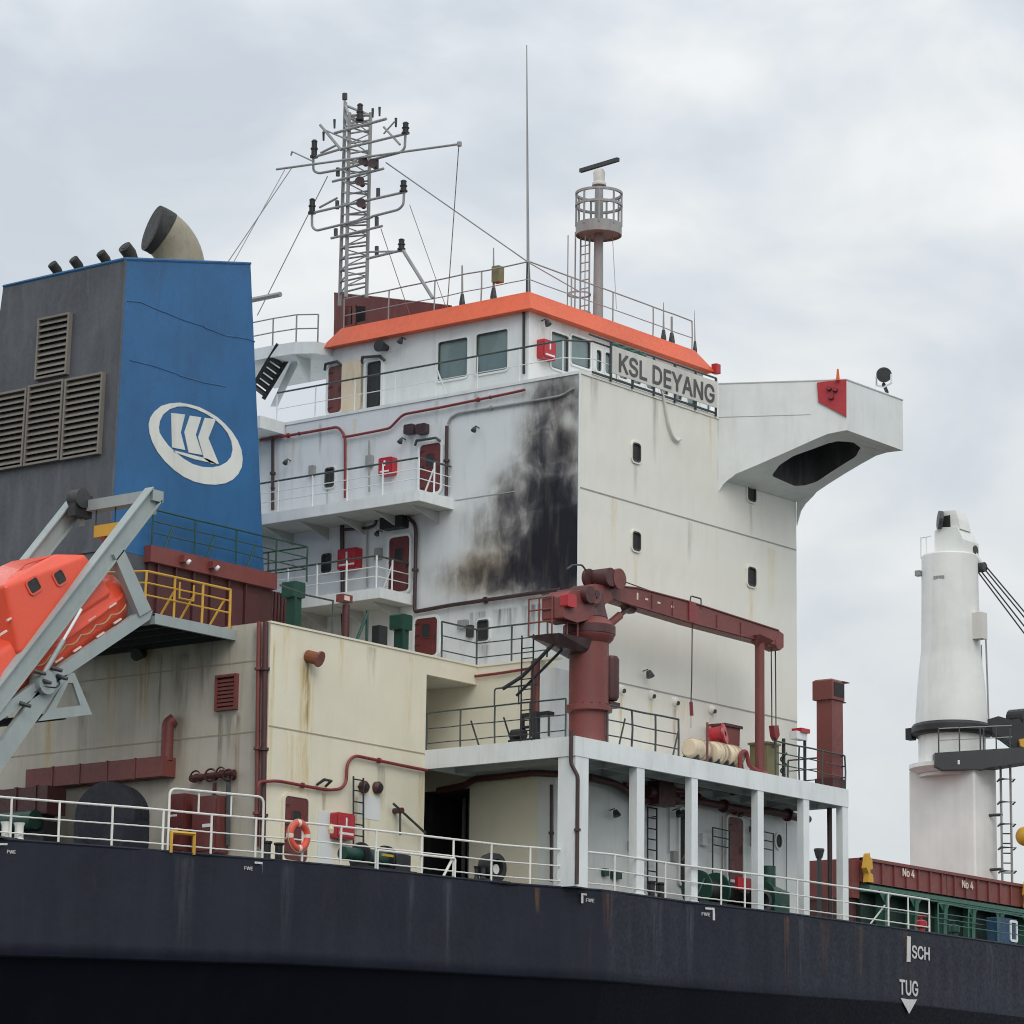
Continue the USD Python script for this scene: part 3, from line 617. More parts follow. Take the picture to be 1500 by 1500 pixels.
    b0 = np.array([[WX-o, WY-o], [xe, WY-o], [xe, ye], [WX-o, ye]]); t0 = np.array([[WX-o+s_, WY-o+s_], [xe-s_*1.3, WY-o+s_], [xe-s_*1.3, ye-s_*1.1], [WX-o+s_, ye-s_*1.1]])
    V = np.vstack([np.c_[b0, np.full(4, zr0)], np.c_[t0, np.full(4, zr1)]])
    t.part('roof_fascia', trimesh.convex.convex_hull(V), 'orange_roof', label='orange sloping roof edge')
    q = on(1053, 550, y=WY-o); t.part('roof_lamp', bx(xe-.12, xe+.14, WY-o-.10, WY-o+.12, zr0-.04, zr0+.30), 'fire_red')
    # ---- bridge wing: outline in plan, underside sloping up to the tip
    zt = float(on(1054, 562.7, y=0)[2]); ta = on(1240, 556, z=zt); tf = on(1323, 590, y=ta[1]); xr = float(on(1052, 600, y=0)[0])
    yt = float(ta[1]); zb_tip = float(on(1240, 630, y=yt)[2]); xt0, xt1 = float(ta[0]), float(tf[0])-.03
    # underside: lower edges of the wing's aft and forward sides, read in their own planes
    dv = np.array([xt0-xr, yt, 0]); L_ = np.linalg.norm(dv); fw = Frame((xr, 0, 0), dv/L_, (0, 0, 1)); dvf = np.array([xt1-XF-.02, yt, 0]); Lf = np.linalg.norm(dvf); fa = Frame((XF+.02, 0, 0), dvf/Lf, (0, 0, 1))
    pa = np.array([fw.uv(*p) for p in ((1052, 702), (1072, 696.5), (1100, 685), (1150, 663), (1190, 645), (1210, 636), (1240, 630))]); pa[:, 0] *= -yt/L_
    pf = np.array([fa.uv(*p) for p in ((1169, 735), (1190, 725), (1215, 708), (1250, 686), (1290, 664), (1323, 660))]); pf[:, 0] *= -yt/Lf
    def xfw(y): return XF+.02+(xt1-XF-.02)*(y/yt)
    ts = np.array([0, .015, .03, .06, .09, .13, .2, .3, .45, .6, .75, .85, .93, 1.])*-yt
    def xa(y): return xr+(xt0-xr)*(y/yt)
    V = []; F = []; k = len(ts)
    for u_ in ts:
        y = -u_; za_, zf_ = float(np.interp(u_, pa[:, 0], pa[:, 1])), float(np.interp(u_, pf[:, 0], pf[:, 1]))
        V += [[xa(y), y, za_], [xfw(y), y, zf_], [xfw(y), y, zt], [xa(y), y, zt]]
    V = np.array(V)
    for i in range(k-1):
        a, b = 4*i, 4*i+4
        for j in range(4):
            c, d2 = (j+1) % 4, j; F += [[a+d2, b+d2, b+c], [a+d2, b+c, a+c]]
    F += [[0, 1, 2], [0, 2, 3]]; e = 4*(k-1); F += [[e, e+2, e+1], [e, e+3, e+2]]
    wing = trimesh.Trimesh(V, np.array(F), process=True); wing.fix_normals()
    mw = manifold3d.Manifold(manifold3d.Mesh(vert_properties=np.asarray(wing.vertices, np.float32), tri_verts=np.asarray(wing.faces, np.uint32)))
    # opening in the underside; the lining colour is darkened to give its shade
    hp = []
    for p in ((1130, 697), (1142, 681), (1162, 668), (1226, 646), (1250, 648), (1261, 656), (1254, 669), (1196, 706), (1180, 711), (1164, 712)):
        v_ = _d*FPX+_R*(p[0]-750)-_U*(p[1]-750); v_ = v_/np.linalg.norm(v_)
        loc, _, _ = wing.ray.intersects_location([CAM], [v_], multiple_hits=True)
        loc = loc[np.argsort(np.linalg.norm(loc-CAM, axis=1))]; hp.append(tuple(loc[0][:2]))
    hole = Polygon(hp).buffer(-.3).buffer(.3, quad_segs=6)
    tom = lambda q: manifold3d.Manifold(manifold3d.Mesh(vert_properties=np.asarray(q.vertices, np.float32), tri_verts=np.asarray(q.faces, np.uint32)))
    def prism_(g, z0, z1): m = trimesh.creation.extrude_polygon(g, z1-z0, engine='earcut'); m.apply_translation((0, 0, z0)); return tom(m)
    mh = prism_(hole, 27.0, 30.9)
    lining = (mw^mh)-prism_(hole.buffer(-.015), 27.0, 30.8)
    wb = mw-mh
    wi = t.part('bridge_wing', wb, 'wing_white', label='bridge wing jutting out with an opening in its underside')
    t.part('opening_lining', lining.translate([0, 0, .004]), 'opening_shade', parent=wi)
    for fr_, ps in ((fw, ((1052, 698), (1082, 690), (1074, 697.5), (1066, 703), (1059, 710), (1054, 718), (1052, 720))), (fa, ((1167, 728), (1200, 715), (1190, 727), (1180, 737), (1173, 748), (1169, 762), (1167, 770)))):
        t.part('knee_plate', fr_.plate(fr_.poly(ps), .05, -.052), 'wing_white', parent=wi)
    # red board on the wing's inner face
    bi = t.part('marker_board', fw.plate(fw.poly([(1197, 561), (1240, 556), (1240, 611), (1199, 589)]), .06, .004), 'fire_red')
    for p in ((1215, 570), (1224, 572), (1218, 583)): u, v = fw.uv(*p); t.part('fitting', cyl(fw.to3(u, v, .06), fw.to3(u, v, .2), .10, .07, 10), 'pipe_red', parent=bi)
    u, v = fw.uv(1228, 557); t.part('float_lamp', cyl(fw.to3(u, v-.05, .16), fw.to3(u, v+.35, .16), .07, .03, 8), 'orange_roof', parent=bi)
    t.part('wing_top_bar', tube([(xr, 0, zt+.01), (xt0, yt, zt+.01), (xt1, yt, zt+.01)], .035, 6), 'wing_white', parent=wi)
    for px_ in (1100, 1140, 1180): u, v = fw.uv(px_, 600)
    t.part('weld_seam', fw.plate(sbox(.02, zt-1.18, L_*.72, zt-1.165), .008, .001), 'seam', parent=wi)
    globals().update(ZT=zt, XT0=xt0, XT1=xt1, YT=yt, XE=xe, YE=ye, ZR0=zr0, ZR1=zr1)
    # ---- balconies on the aft wall
    for (pw, pc, pl, th) in (((664, 755), (613, 733), 393, .36), ((607, 894), (551, 876), 440, .34)):
        zb = float(on(pw[0], pw[1], x=0)[2]); yw = float(on(*pw, x=0)[1])
        xo = -1.75; yo = float(on(*pc, x=xo)[1]); zb = float(on(*pc, x=xo)[2])
        bl = t.part('balcony', bx(xo, -.002, yw, Y1, zb, zb+th), 'white_slab', label='balcony slab on the aft wall')
        t.part('underside', bx(xo+.08, -.006, yw+.08, Y1, zb-.006, zb+.01), 'ceiling_shade_grey', parent=bl)  # darker sheet paints in the shade below the balcony
        for k in range(5):
            y = yw+.6+k*1.6
            br = Polygon([(0, zb-.004), (xo+.25, zb-.004), (0, zb-.42)]); m = trimesh.creation.extrude_polygon(br, .05, engine='earcut')
            v = np.array(m.vertices); m = trimesh.Trimesh(np.c_[v[:, 0], y+v[:, 2], v[:, 1]], m.faces[:, ::-1], process=False); t.part('bracket', m, 'ceiling_shade_grey', parent=bl)
    t.done()
# a second primvar on the soot wall
_done = Thing.done
def done2(s):
    extra = [(i, p[7]) for i, p in enumerate(s.parts) if len(p) > 7]
    s.parts = [p[:7] for p in s.parts]
    path = _done(s)
    for i, (nm, vals) in extra:
        for c in stage.GetPrimAtPath(path).GetChildren():
            if c.IsA(UsdGeom.Mesh) and len(UsdGeom.Mesh(c).GetPointsAttr().Get()) == len(vals):
                UsdGeom.PrimvarsAPI(c).CreatePrimvar(nm, Sdf.ValueTypeNames.FloatArray, 'vertex').Set(Vt.FloatArray.FromNumpy(np.asarray(vals, np.float32)))
    return path
Thing.done = done2
make_block()

# ------------------------------------------------------------------ engine casing house (cream)
def make_casing():
    t = Thing('engine_casing_house', 'cream casing house with rust streaks and red door behind the accommodation block', 'deckhouse')
    YE_ = 2*YC-YB
    xo = float(on(624, 1040, y=YB)[0])      # forward edge of the full side wall; beyond it a recess up to the block
    zl = float(on(626, 988, y=YB)[2])
    yi = YB+3.4
    g = sbox(XA, ZD, XW, Z2).difference(sbox(xo, Z1+.005, XW+1, zl)).difference(sbox(xo+.003, ZD-1, XW+1, Z1+.004))
    t.part('wall', SB.plate(g, .12, -.12), 'cream', label='starboard side wall')
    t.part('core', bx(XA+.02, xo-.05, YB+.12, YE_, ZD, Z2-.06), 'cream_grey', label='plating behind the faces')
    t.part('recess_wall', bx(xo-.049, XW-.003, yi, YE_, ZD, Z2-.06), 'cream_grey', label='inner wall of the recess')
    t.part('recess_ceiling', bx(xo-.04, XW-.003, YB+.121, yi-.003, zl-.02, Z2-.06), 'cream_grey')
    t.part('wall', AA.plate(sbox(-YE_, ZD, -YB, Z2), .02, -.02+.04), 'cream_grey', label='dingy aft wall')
    t.part('deck_lip', bx(XA-.03, XW-.01, YB-.035, YB+.1, Z2-.05, Z2+.012), 'cream')
    z = float(on(399, 1064, y=YB)[2]); t.part('weld_seam', bx(XA+.02, xo-.01, YB-.012, YB+.01, z-.02, z+.02), 'seam_cream')
    # welds on the aft wall
    for p in ((110, 1099), (230, 985)):
        z = float(on(*p, x=XA-.04)[2]); t.part('weld_seam', bx(XA-.05, XA-.03, YB+.05, YE_, z-.02, z+.02), 'seam_cream')
    # long drips below the platform, rusty and pale
    for px, py0, py1, w, st, mt in ((214, 950, 1060, .22, .9, 'ochre_run'), (230, 955, 1150, .12, .8, 'grime_run'), (204, 955, 1100, .12, .8, 'ochre_run'), (322, 1043, 1150, .14, .9, 'grime_run'), (346, 1043, 1190, .14, .9, 'rust_run'), (337, 1043, 1130, .3, .5, 'grime_run'), (337, 912, 990, .10, .8, 'rust_run'), (262, 950, 1120, .5, .55, 'grime_run'), (160, 960, 1120, .35, .5, 'ochre_run'), (120, 1010, 1130, .3, .5, 'grime_run'), (70, 1050, 1140, .3, .6, 'ochre_run'), (300, 930, 1060, .6, .5, 'grime_run'), (372, 915, 1180, .25, .6, 'grime_run')):
        u, v0 = AA.uv(px, py1); v1 = AA.uv(px, py0)[1]; run(t, AA, u, v1, w, v1-v0, st, mt, .046)
    # side door and fittings
    door(t, SB, SB.rect(413, 1167, 449, 1262), window=True, rim='cream')
    t.part('door_canopy', tube([SB.p3(462, 1150, .05), SB.p3(464, 1143, .3), SB.p3(474, 1145, .3), SB.p3(475, 1152, .05)], .04, 6), 'dark_steel')
    for px, py in ((531, 1153), (551, 1154)):
        u, v = SB.uv(px, py); b = t.part('round_vent', lathe([(0, .20), (.12, .19), (.19, .12), (.19, 0)], SB.to3(u, v, 0), 16, (0, -1, 0)), 'oxide_dark'); t.part('grille', cyl(SB.to3(u, v, .2), SB.to3(u, v, .215), .10, None, 12), 'black', parent=b)
    u, v = SB.uv(450, 961); b = t.part('overboard_pipe', cyl(SB.to3(u, v, 0), SB.to3(u+.08, v-.12, .42), .19, .19, 12), 'rust'); t.part('flange', cyl(SB.to3(u+.075, v-.11, .40), SB.to3(u+.09, v-.135, .46), .25, .25, 12), 'oxide', parent=b)
    run(t, SB, u+.02, v-.05, .40, 6.4, 1.0, 'ochre_run'); run(t, SB, u+.05, v-.12, .16, 2.2, .9, 'rust_run', .006)
    for px, py, w, L, st, mt in ((420, 916, .25, 2.0, .5, 'ochre_run'), (500, 934, .15, 1.6, .6, 'ochre_run'), (545, 946, .3, 1.3, .5, 'grime_run'), (600, 957, .2, 2.6, .5, 'ochre_run'), (401, 930, .12, 6, .6, 'ochre_run'), (560, 1120, .3, 1.5, .5, 'grime_run'), (475, 1160, .12, 1.2, .7, 'rust_run'), (617, 1130, .15, 3, .7, 'ochre_run'), (430, 1070, .5, 3, .5, 'ochre_run'), (540, 1165, .12, 1.4, .8, 'rust_run'), (522, 1165, .1, 1.8, .6, 'grime_run')):
        u2, v2 = SB.uv(px, py); run(t, SB, u2, v2, w, L, st, mt, .005)
    g_ = SB.rect(465, 1188, 487, 1270); t.part('backing_plate', SB.plate(sbox(*g_), .02, .003), 'white', label='white painted panel behind the fire box')
    g_ = SB.rect(527, 1166, 556, 1200); t.part('backing_plate', SB.plate(sbox(*g_), .006, .003), 'clear_white')
    # louvred vent on the aft wall
    r_ = AA.rect(320, 989, 351, 1041); lv = t.part('vent', AA.plate(ring2(sbox(*r_), .08), .14, .041), 'oxide', label='red louvred vent')
    t.part('backing', AA.plate(sbox(*r_).buffer(-.08), .02, .042), 'oxide_dark', parent=lv)
    u0, v0, u1, v1 = r_
    for k in range(7): v = v0+.12+(v1-v0-.24)*(k+.5)/7; m = AA.plate(sbox(u0+.08, v-.045, u1-.08, v+.035), .02, .12); t.part('slat', m, 'oxide', parent=lv)
    for px, py in ((213, 957), (200, 965)): pass
    u, v = AA.uv(213, 958); t.part('floodlight', cyl(AA.to3(u, v, .1), AA.to3(u+.1, v-.1, .5), .14, .2, 12), 'black')
    t.done()
    globals().update(XO=xo, ZL=zl, YI=yi)
make_casing()

# ------------------------------------------------------------------ boat deck slab on columns
def make_slab():
    t = Thing('boat_deck', 'white boat deck slab carried on slim white columns along the hull edge', 'ship deck')
    g = Polygon([(XS, YB-.001), (XS, YS), (XSF, YS), (XSF, -.005), (-.002, -.005), (XW-.002, .002), (XW-.002, YB-.001)])
    g = Polygon([(XS, YB-.002), (XS, YS), (XSF, YS), (XSF, -.006), (.02, -.006), (.02, -.004), (XW-.004, -.004), (XW-.004, YB-.002)])
    m = trimesh.creation.extrude_polygon(g, Z1-Z1B, engine='earcut'); m.apply_translation((0, 0, Z1B))
    # hollow below: edge fascia with the plating higher up
    inner = g.buffer(-.12, join_style=2); pk = trimesh.creation.extrude_polygon(inner, Z1-Z1B-.08, engine='earcut'); pk.apply_translation((0, 0, Z1B-.02))
    to = lambda q: manifold3d.Manifold(manifold3d.Mesh(vert_properties=np.asarray(q.vertices, np.float32), tri_verts=np.asarray(q.faces, np.uint32)))
    t.part('slab', to(m)-to(pk), 'white_slab')
    cg = inner.buffer(-.01, join_style=2); m = trimesh.creation.extrude_polygon(cg, .01, engine='earcut'); m.apply_translation((0, 0, Z1-.094)); t.part('ceiling', m, 'ceiling_shade_grey', label='underside of the deck in a grey that stands in for shade')
    t.part('recess_floor', bx(XO, XW-.004, YB-.002, YI, Z1-.12, Z1), 'white_slab')
    for k in range(9):
        x = XS+1.4+k*1.55
        if x < XSF-.3: t.part('deck_beam', bx(x-.03, x+.03, YS+.125, (-.02 if x > 0 else YB-.14), Z1B+.02, Z1-.0945), 'ceiling_shade_grey')
    t.part('deck_girder', bx(XS+.15, XSF-.14, -1.35, -1.29, Z1B+.01, Z1-.0945), 'ceiling_shade_grey')
    # columns
    wcol = .30
    xc = float(on(857, 1200, y=YS)[0]); x0 = XS+.02
    t.part('column', bx(x0+.02, x0+.68, YS+.02, YS+.68, ZD, Z1B+.001), 'white_slab', label='broad box column at the aft corner')
    for px in (935, 1014.5, 1111.5, 1178.5, 1241):
        x = float(on(px, 1250, y=YS+.1)[0]); w_ = .17 if px > 1000 else .20
        if px == 1241: x = XSF-.18
        t.part('column', bx(x-w_, x+w_, YS+.02, YS+.02+w_*1.5, ZD, Z1B+.001), 'white_slab')
        t.part('column_foot', bx(x-w_-.05, x+w_+.05, YS-.0, YS+.08+w_*1.5, ZD+.003, ZD+.06), 'white_slab')
    t.part('pillar', cyl((XSF-.16, YS+.66, ZD), (XSF-.16, YS+.66, Z1B), .085, None, 10), 'pipe_dark', smooth=40)
    t.done()
make_slab()

# ------------------------------------------------------------------ funnel
ZR0F = 0
YF = 9.3; YRD = 9.0
XFA = float(on(160, 803, y=YF)[0]); XFF = float(on(388, 832, y=YF)[0]); ZFB = float(on(160, 803, y=YF)[2]); ZRD = float(on(312, 819, y=YRD)[2])
def make_funnel():
    t = Thing('funnel', 'blue sided funnel with a white ring emblem and dark grey louvred back', 'funnel')
    p_tl, p_tr = on(184, 379, y=YF), on(367, 386, y=YF)
    xa0, xa1 = XFA, float(p_tl[0]); xf0, xf1 = XFF, float(p_tr[0]); za, zf = float(p_tl[2]), float(p_tr[2])
    ypt = float(on(5, 416, x=xa1)[1]); ypb = ypt+.9
    zb = ZFB-2.3
    # body: aft face in grey, sides in blue
    S = lambda z: (z-ZFB)/(za-ZFB)
    def xa(z): return xa0+(xa1-xa0)*S(z)
    def xf(z): return xf0+(xf1-xf0)*(z-ZFB)/(zf-ZFB)
    A = [[xa(ZFB), YF, ZFB], [xa(ZFB), ypb, ZFB], [xa(za), ypt, za], [xa(za), YF, za]]
    B = [[xf(ZFB), YF, ZFB], [xf(ZFB), ypb, ZFB], [xf(zf), ypt, zf], [xf(zf), YF, zf]]
    V = np.array(A+B)
    def quad(a, b, c, d): return [[a, b, c], [a, c, d]]
    def TM(F): m = trimesh.Trimesh(V, np.array(F), process=False); m.remove_unreferenced_vertices(); return m
    aftf = TM(quad(0, 3, 2, 1))
    rest = TM(quad(0, 4, 7, 3))
    other = TM(quad(1, 2, 6, 5)+quad(4, 5, 6, 7))
    top = TM(quad(3, 7, 6, 2))
    ai = t.part('aft_plating', aftf, 'funnel_grey', label='dark grey aft face')
    si = t.part('side_plating', rest, 'blue', label='blue starboard face')
    t.part('side_plating', other, 'blue'); t.part('top_plate', top.copy().apply_translation((0, 0, -.02)), 'funnel_grey')
    t.part('casing', bx(XFA-.004, XFF-.4, YF+.006, ypb+.5, Z2-.02, ZFB-.003), 'funnel_grey', label='grey casing under the funnel')
    t.part('base_seam', bx(XFA-.05, XFA+.1, YF-.02, ypb+.52, ZFB-.05, ZFB+.03), 'funnel_grey')
    # rim along the top
    t.part('rim', tube([V[7], V[3], V[2]], .045, 6), 'blue')
    t.part('corner_bar', tube([V[0], V[3]], .04, 6), 'funnel_grey')
    SFn = side(YF)
    # weld lines across the blue face
    for pts in (((186, 441), (205, 442), (240, 458), (270, 470), (300, 480), (330, 490), (362, 497), (373, 500)), ((190, 527), (225, 536), (262, 550), (300, 560), (332, 568))):
        for q_ in range(0, len(pts)-1, 2): t.part('weld_seam', tube([SFn.p3(p[0], p[1]+rng.normal()*1.2, -.012) for p in pts[q_:q_+3]], .034, 5), 'blue_line', parent=si)
    for px in (236, 300): t.part('weld_seam', tube([SFn.p3(px, 385+(px-180)*.05, -.003), SFn.p3(px-6, 440+(px-180)*.33, -.003)], .010, 5), 'blue_line', parent=si)
    # emblem: a crescent ring round three bent strokes
    z0 = lambda a, b: (200+a*.12, 570+b*.12)
    outer = [z0(*p) for p in ((145, 430), (165, 350), (215, 275), (300, 205), (400, 175), (520, 165), (640, 185), (760, 220), (880, 280), (985, 345), (1080, 430), (1160, 520), (1230, 630), (1275, 740), (1290, 850), (1280, 950), (1235, 1040), (1170, 1105), (1080, 1150), (960, 1168), (830, 1160), (700, 1130), (570, 1070), (450, 985), (340, 880), (250, 765), (190, 650), (155, 540))]
    inner = [z0(*p) for p in ((268, 470), (280, 390), (320, 310), (400, 245), (500, 212), (600, 212), (720, 245), (840, 300), (950, 370), (1040, 450), (1110, 540), (1155, 640), (1170, 740), (1150, 830), (1100, 890), (1020, 935), (920, 955), (800, 950), (680, 915), (570, 850), (470, 770), (380, 685), (310, 590), (275, 530))]
    g = SFn.poly(outer).difference(SFn.poly(inner))
    def sm(g): return g.buffer(.03).buffer(-.06).buffer(.03)
    e = t.part('emblem_ring', SFn.plate(g, .018, .003), 'logo_white', label='white crescent ring emblem')
    for pts in (((418, 292), (588, 310), (535, 530), (590, 745), (430, 712), (425, 540)), ((648, 325), (785, 345), (718, 560), (800, 805), (632, 775), (580, 530)), ((830, 350), (962, 370), (872, 600), (1000, 912), (905, 910), (820, 850), (748, 590)), ((470, 752), (860, 850), (985, 918), (700, 855), (440, 765))):
        t.part('emblem_stroke', SFn.plate(SFn.poly([z0(*p) for p in pts]), .018, .003), 'logo_white', parent=e)
    # louvres: frames with slats on the aft face
    fv = (np.array(A[3])-np.array(A[0])); nv = np.linalg.norm(fv); FA = Frame(A[0], (0, -1, 0), fv/nv)
    for r_ in ((58, 464, 104, 553), (-30, 577, 40, 690), (43, 562, 94, 679), (97, 552, 152, 670)):
        q = FA.rect(*r_); u0, v0, u1, v1 = q
        li = t.part('louver', FA.plate(ring2(sbox(*q), .07), .16, .003), 'louver_grey', label='louvred air intake')
        t.part('backing', FA.plate(sbox(*q).buffer(-.07), .012, .003), 'room_dark', parent=li)
        n = 9 if r_[0] == 58 else 12
        for k in range(n):
            v = v0+.10+(v1-v0-.2)*(k+.5)/n; h = (v1-v0-.2)/n
            a = FA.to3(u0+.07, v+h*.18, .02); L = u1-u0-.14
            V4 = [FA.to3(u0+.07, v+h*.40, .02), FA.to3(u1-.07, v+h*.40, .02), FA.to3(u1-.07, v-h*.30, .15), FA.to3(u0+.07, v-h*.30, .15)]
            V8 = np.array(V4+[p+FA.v*.03 for p in V4])
            t.part('slat', trimesh.convex.convex_hull(V8), 'louver_grey', parent=li)
    # exhaust pipes
    cy = (YF+ypt)/2-.3; cx, _, cz = on(266, 384, y=cy)
    r_ = .78; pts = [(cx, cy, cz-1.6), (cx, cy, cz-.35)]
    for a in np.linspace(0, 1.36, 14)[1:]: pts.append((cx-1.35*(1-math.cos(a))*.90, cy+1.35*(1-math.cos(a))*.44, cz-.30+1.35*math.sin(a)))
    bp = t.part('exhaust_pipe', tube(pts, r_, 26), 'exhaust', smooth=40, label='large bent exhaust pipe')
    e1, e0 = np.array(pts[-1]), np.array(pts[-2]); dd = (e1-e0)/np.linalg.norm(e1-e0)
    t.part('soot_mouth', tube(pts[-4:-1]+[e1+dd*.012], r_*1.02, 26), 'soot_pipe', smooth=40, parent=bp)
    t.part('bore', cyl(e1+dd*.013, e1+dd*.02, r_*.9, None, 26), 'room_dark', parent=bp)
    for px, py in ((84, 397), (115, 390), (155, 381), (190, 372)):
        q = on(px+3, py+10, x=xa1+.6)
        pp = [q-np.array([0, 0, .6]), q, q+np.array([-.12, 0, .22]), q+np.array([-.35, 0, .38])]
        k = t.part('exhaust_pipe', tube(pp, .16 if px < 180 else .22, 14), 'soot_pipe', smooth=40, label='small sooty exhaust stub')
        t.part('bore', cyl(pp[-1]+np.array([-.002, 0, .001]), pp[-1]+np.array([-.008, 0, .006]), .12, None, 12), 'room_dark', parent=k)
    t.done()
make_funnel()

# ------------------------------------------------------------------ red casing deck at the funnel's foot
def make_red_deck():
    t = Thing('red_casing_deck', 'red steel deck ledge at the foot of the blue funnel', 'ship deck')
    x0 = float(on(221, 810, y=YRD)[0]); x1 = float(on(406, 850, y=YRD)[0]); h = float(on(221, 796, y=YRD)[2]-on(221, 820, y=YRD)[2])
    t.part('ledge', bx(x0, x1, YRD, YF+5, ZRD-h, ZRD), 'oxide', label='bright red edge of the ledge')
    t.part('house_wall', bx(x0+.10, x1-.05, YRD+.18, YF+5, Z2, ZRD-h), 'oxide_dark')
    f = side(YRD+.18)
    for k in range(6):
        xx = x0+.5+k*(x1-x0-1)/6; t.part('panel', f.plate(rrect(xx, Z2+.35, xx+(x1-x0-1)/6-.16, ZRD-h-.25, .05), .05, .002), 'oxide_dark')
        t.part('stiffener', f.plate(sbox(xx-.08, Z2, xx-.02, ZRD-h), .10, .002), 'oxide_dark')
    for px, py in ((267, 820), (309, 829)):
        fr = side(YRD); u, v = fr.uv(px, py); b = t.part('lamp', bx(u-.14, u+.1, YRD-.22, YRD, v-.10, v+.12), 'oxide'); t.part('lens', cyl((u+.02, YRD-.22, v-.06), (u+.06, YRD-.27, v-.12), .09, .09, 10), 'clear_white', parent=b)
    # forward end: row of upright red slats
    g = aft(0)
    for k in range(7): 
        y = YRD+.02; xx = x1-.02; t.part('slat', bx(x1+.03+k*.16, x1+.11+k*.16, YRD+.25, YRD+.32, Z2, ZRD-h), 'oxide_dark')
    t.done()
    tr = Thing('railing', 'dark green railing on the red ledge before the blue funnel', 'railing')
    P = [(x0+.1, YRD+.06, ZRD), (x1, YRD+.06, ZRD), (x1+1.5, YRD+.06, ZRD), (x1+1.5, YRD+3.5, ZRD)]
    rail(tr, P, 1.15, (.36, .68), 1.7, .026, 'green')
    for k in range(3):
        x = x0+1.0+k*1.9; tr.part('brace', tube([(x, YRD+.06, ZRD+.75), (x-.34, YRD+.06, ZRD)], .03, 6), 'green')
    tr.done()
make_red_deck()

# ------------------------------------------------------------------ lifeboat platform with yellow railing
def make_platform():
    t = Thing('lifeboat_platform', 'grey overhanging platform beside the lifeboat with a dark underside', 'platform')
    t.part('deck_plate', bx(XP, XA-.045, YP, YP+7.5, ZP-.06, ZP), 'davit_grey')
    h = .30
    t.part('edge_beam', bx(XP, XA-.045, YP-.01, YP+.10, ZP-h, ZP+.012), 'davit_grey'); t.part('edge_beam', bx(XP-.01, XP+.1, YP+.105, YP+7.5, ZP-h, ZP+.012), 'davit_grey')
    for k in range(4): x = XP+.8+k*.85; t.part('joist', bx(x, x+.06, YP+.1, YP+7.4, ZP-.26, ZP-.06), 'dark_steel')
    pass
    t.done()
    r = Thing('railing', 'yellow railing on the grey platform behind the orange lifeboat', 'railing')
    f = side(YP+.06)
    x0, x1 = float(on(214, 880, y=YP)[0])+.3, float(on(339, 900, y=YP)[0])
    rail(r, [(x0-.9, YP+1.5, ZP), (x0-.25, YP+.07, ZP), (x1, YP+.07, ZP)], 1.22, (.42, .72), 1.15, .032, 'yellow')
    for k in (.3, .55, .93):
        x = x0+(x1-x0)*k; r.part('brace', tube([(x, YP+.07, ZP+.9), (x-.25, YP+.5, ZP)], .035, 6), 'yellow')
    xm = x0+(x1-x0)*.42; r.part('gate_frame', tube([(xm-.3, YP+.02, ZP+1.1), (xm-.3, YP+.02, ZP+.62), (xm+.3, YP+.02, ZP+.62), (xm+.3, YP+.02, ZP+1.1)], .026, 6), 'yellow')
    r.done()
make_platform()

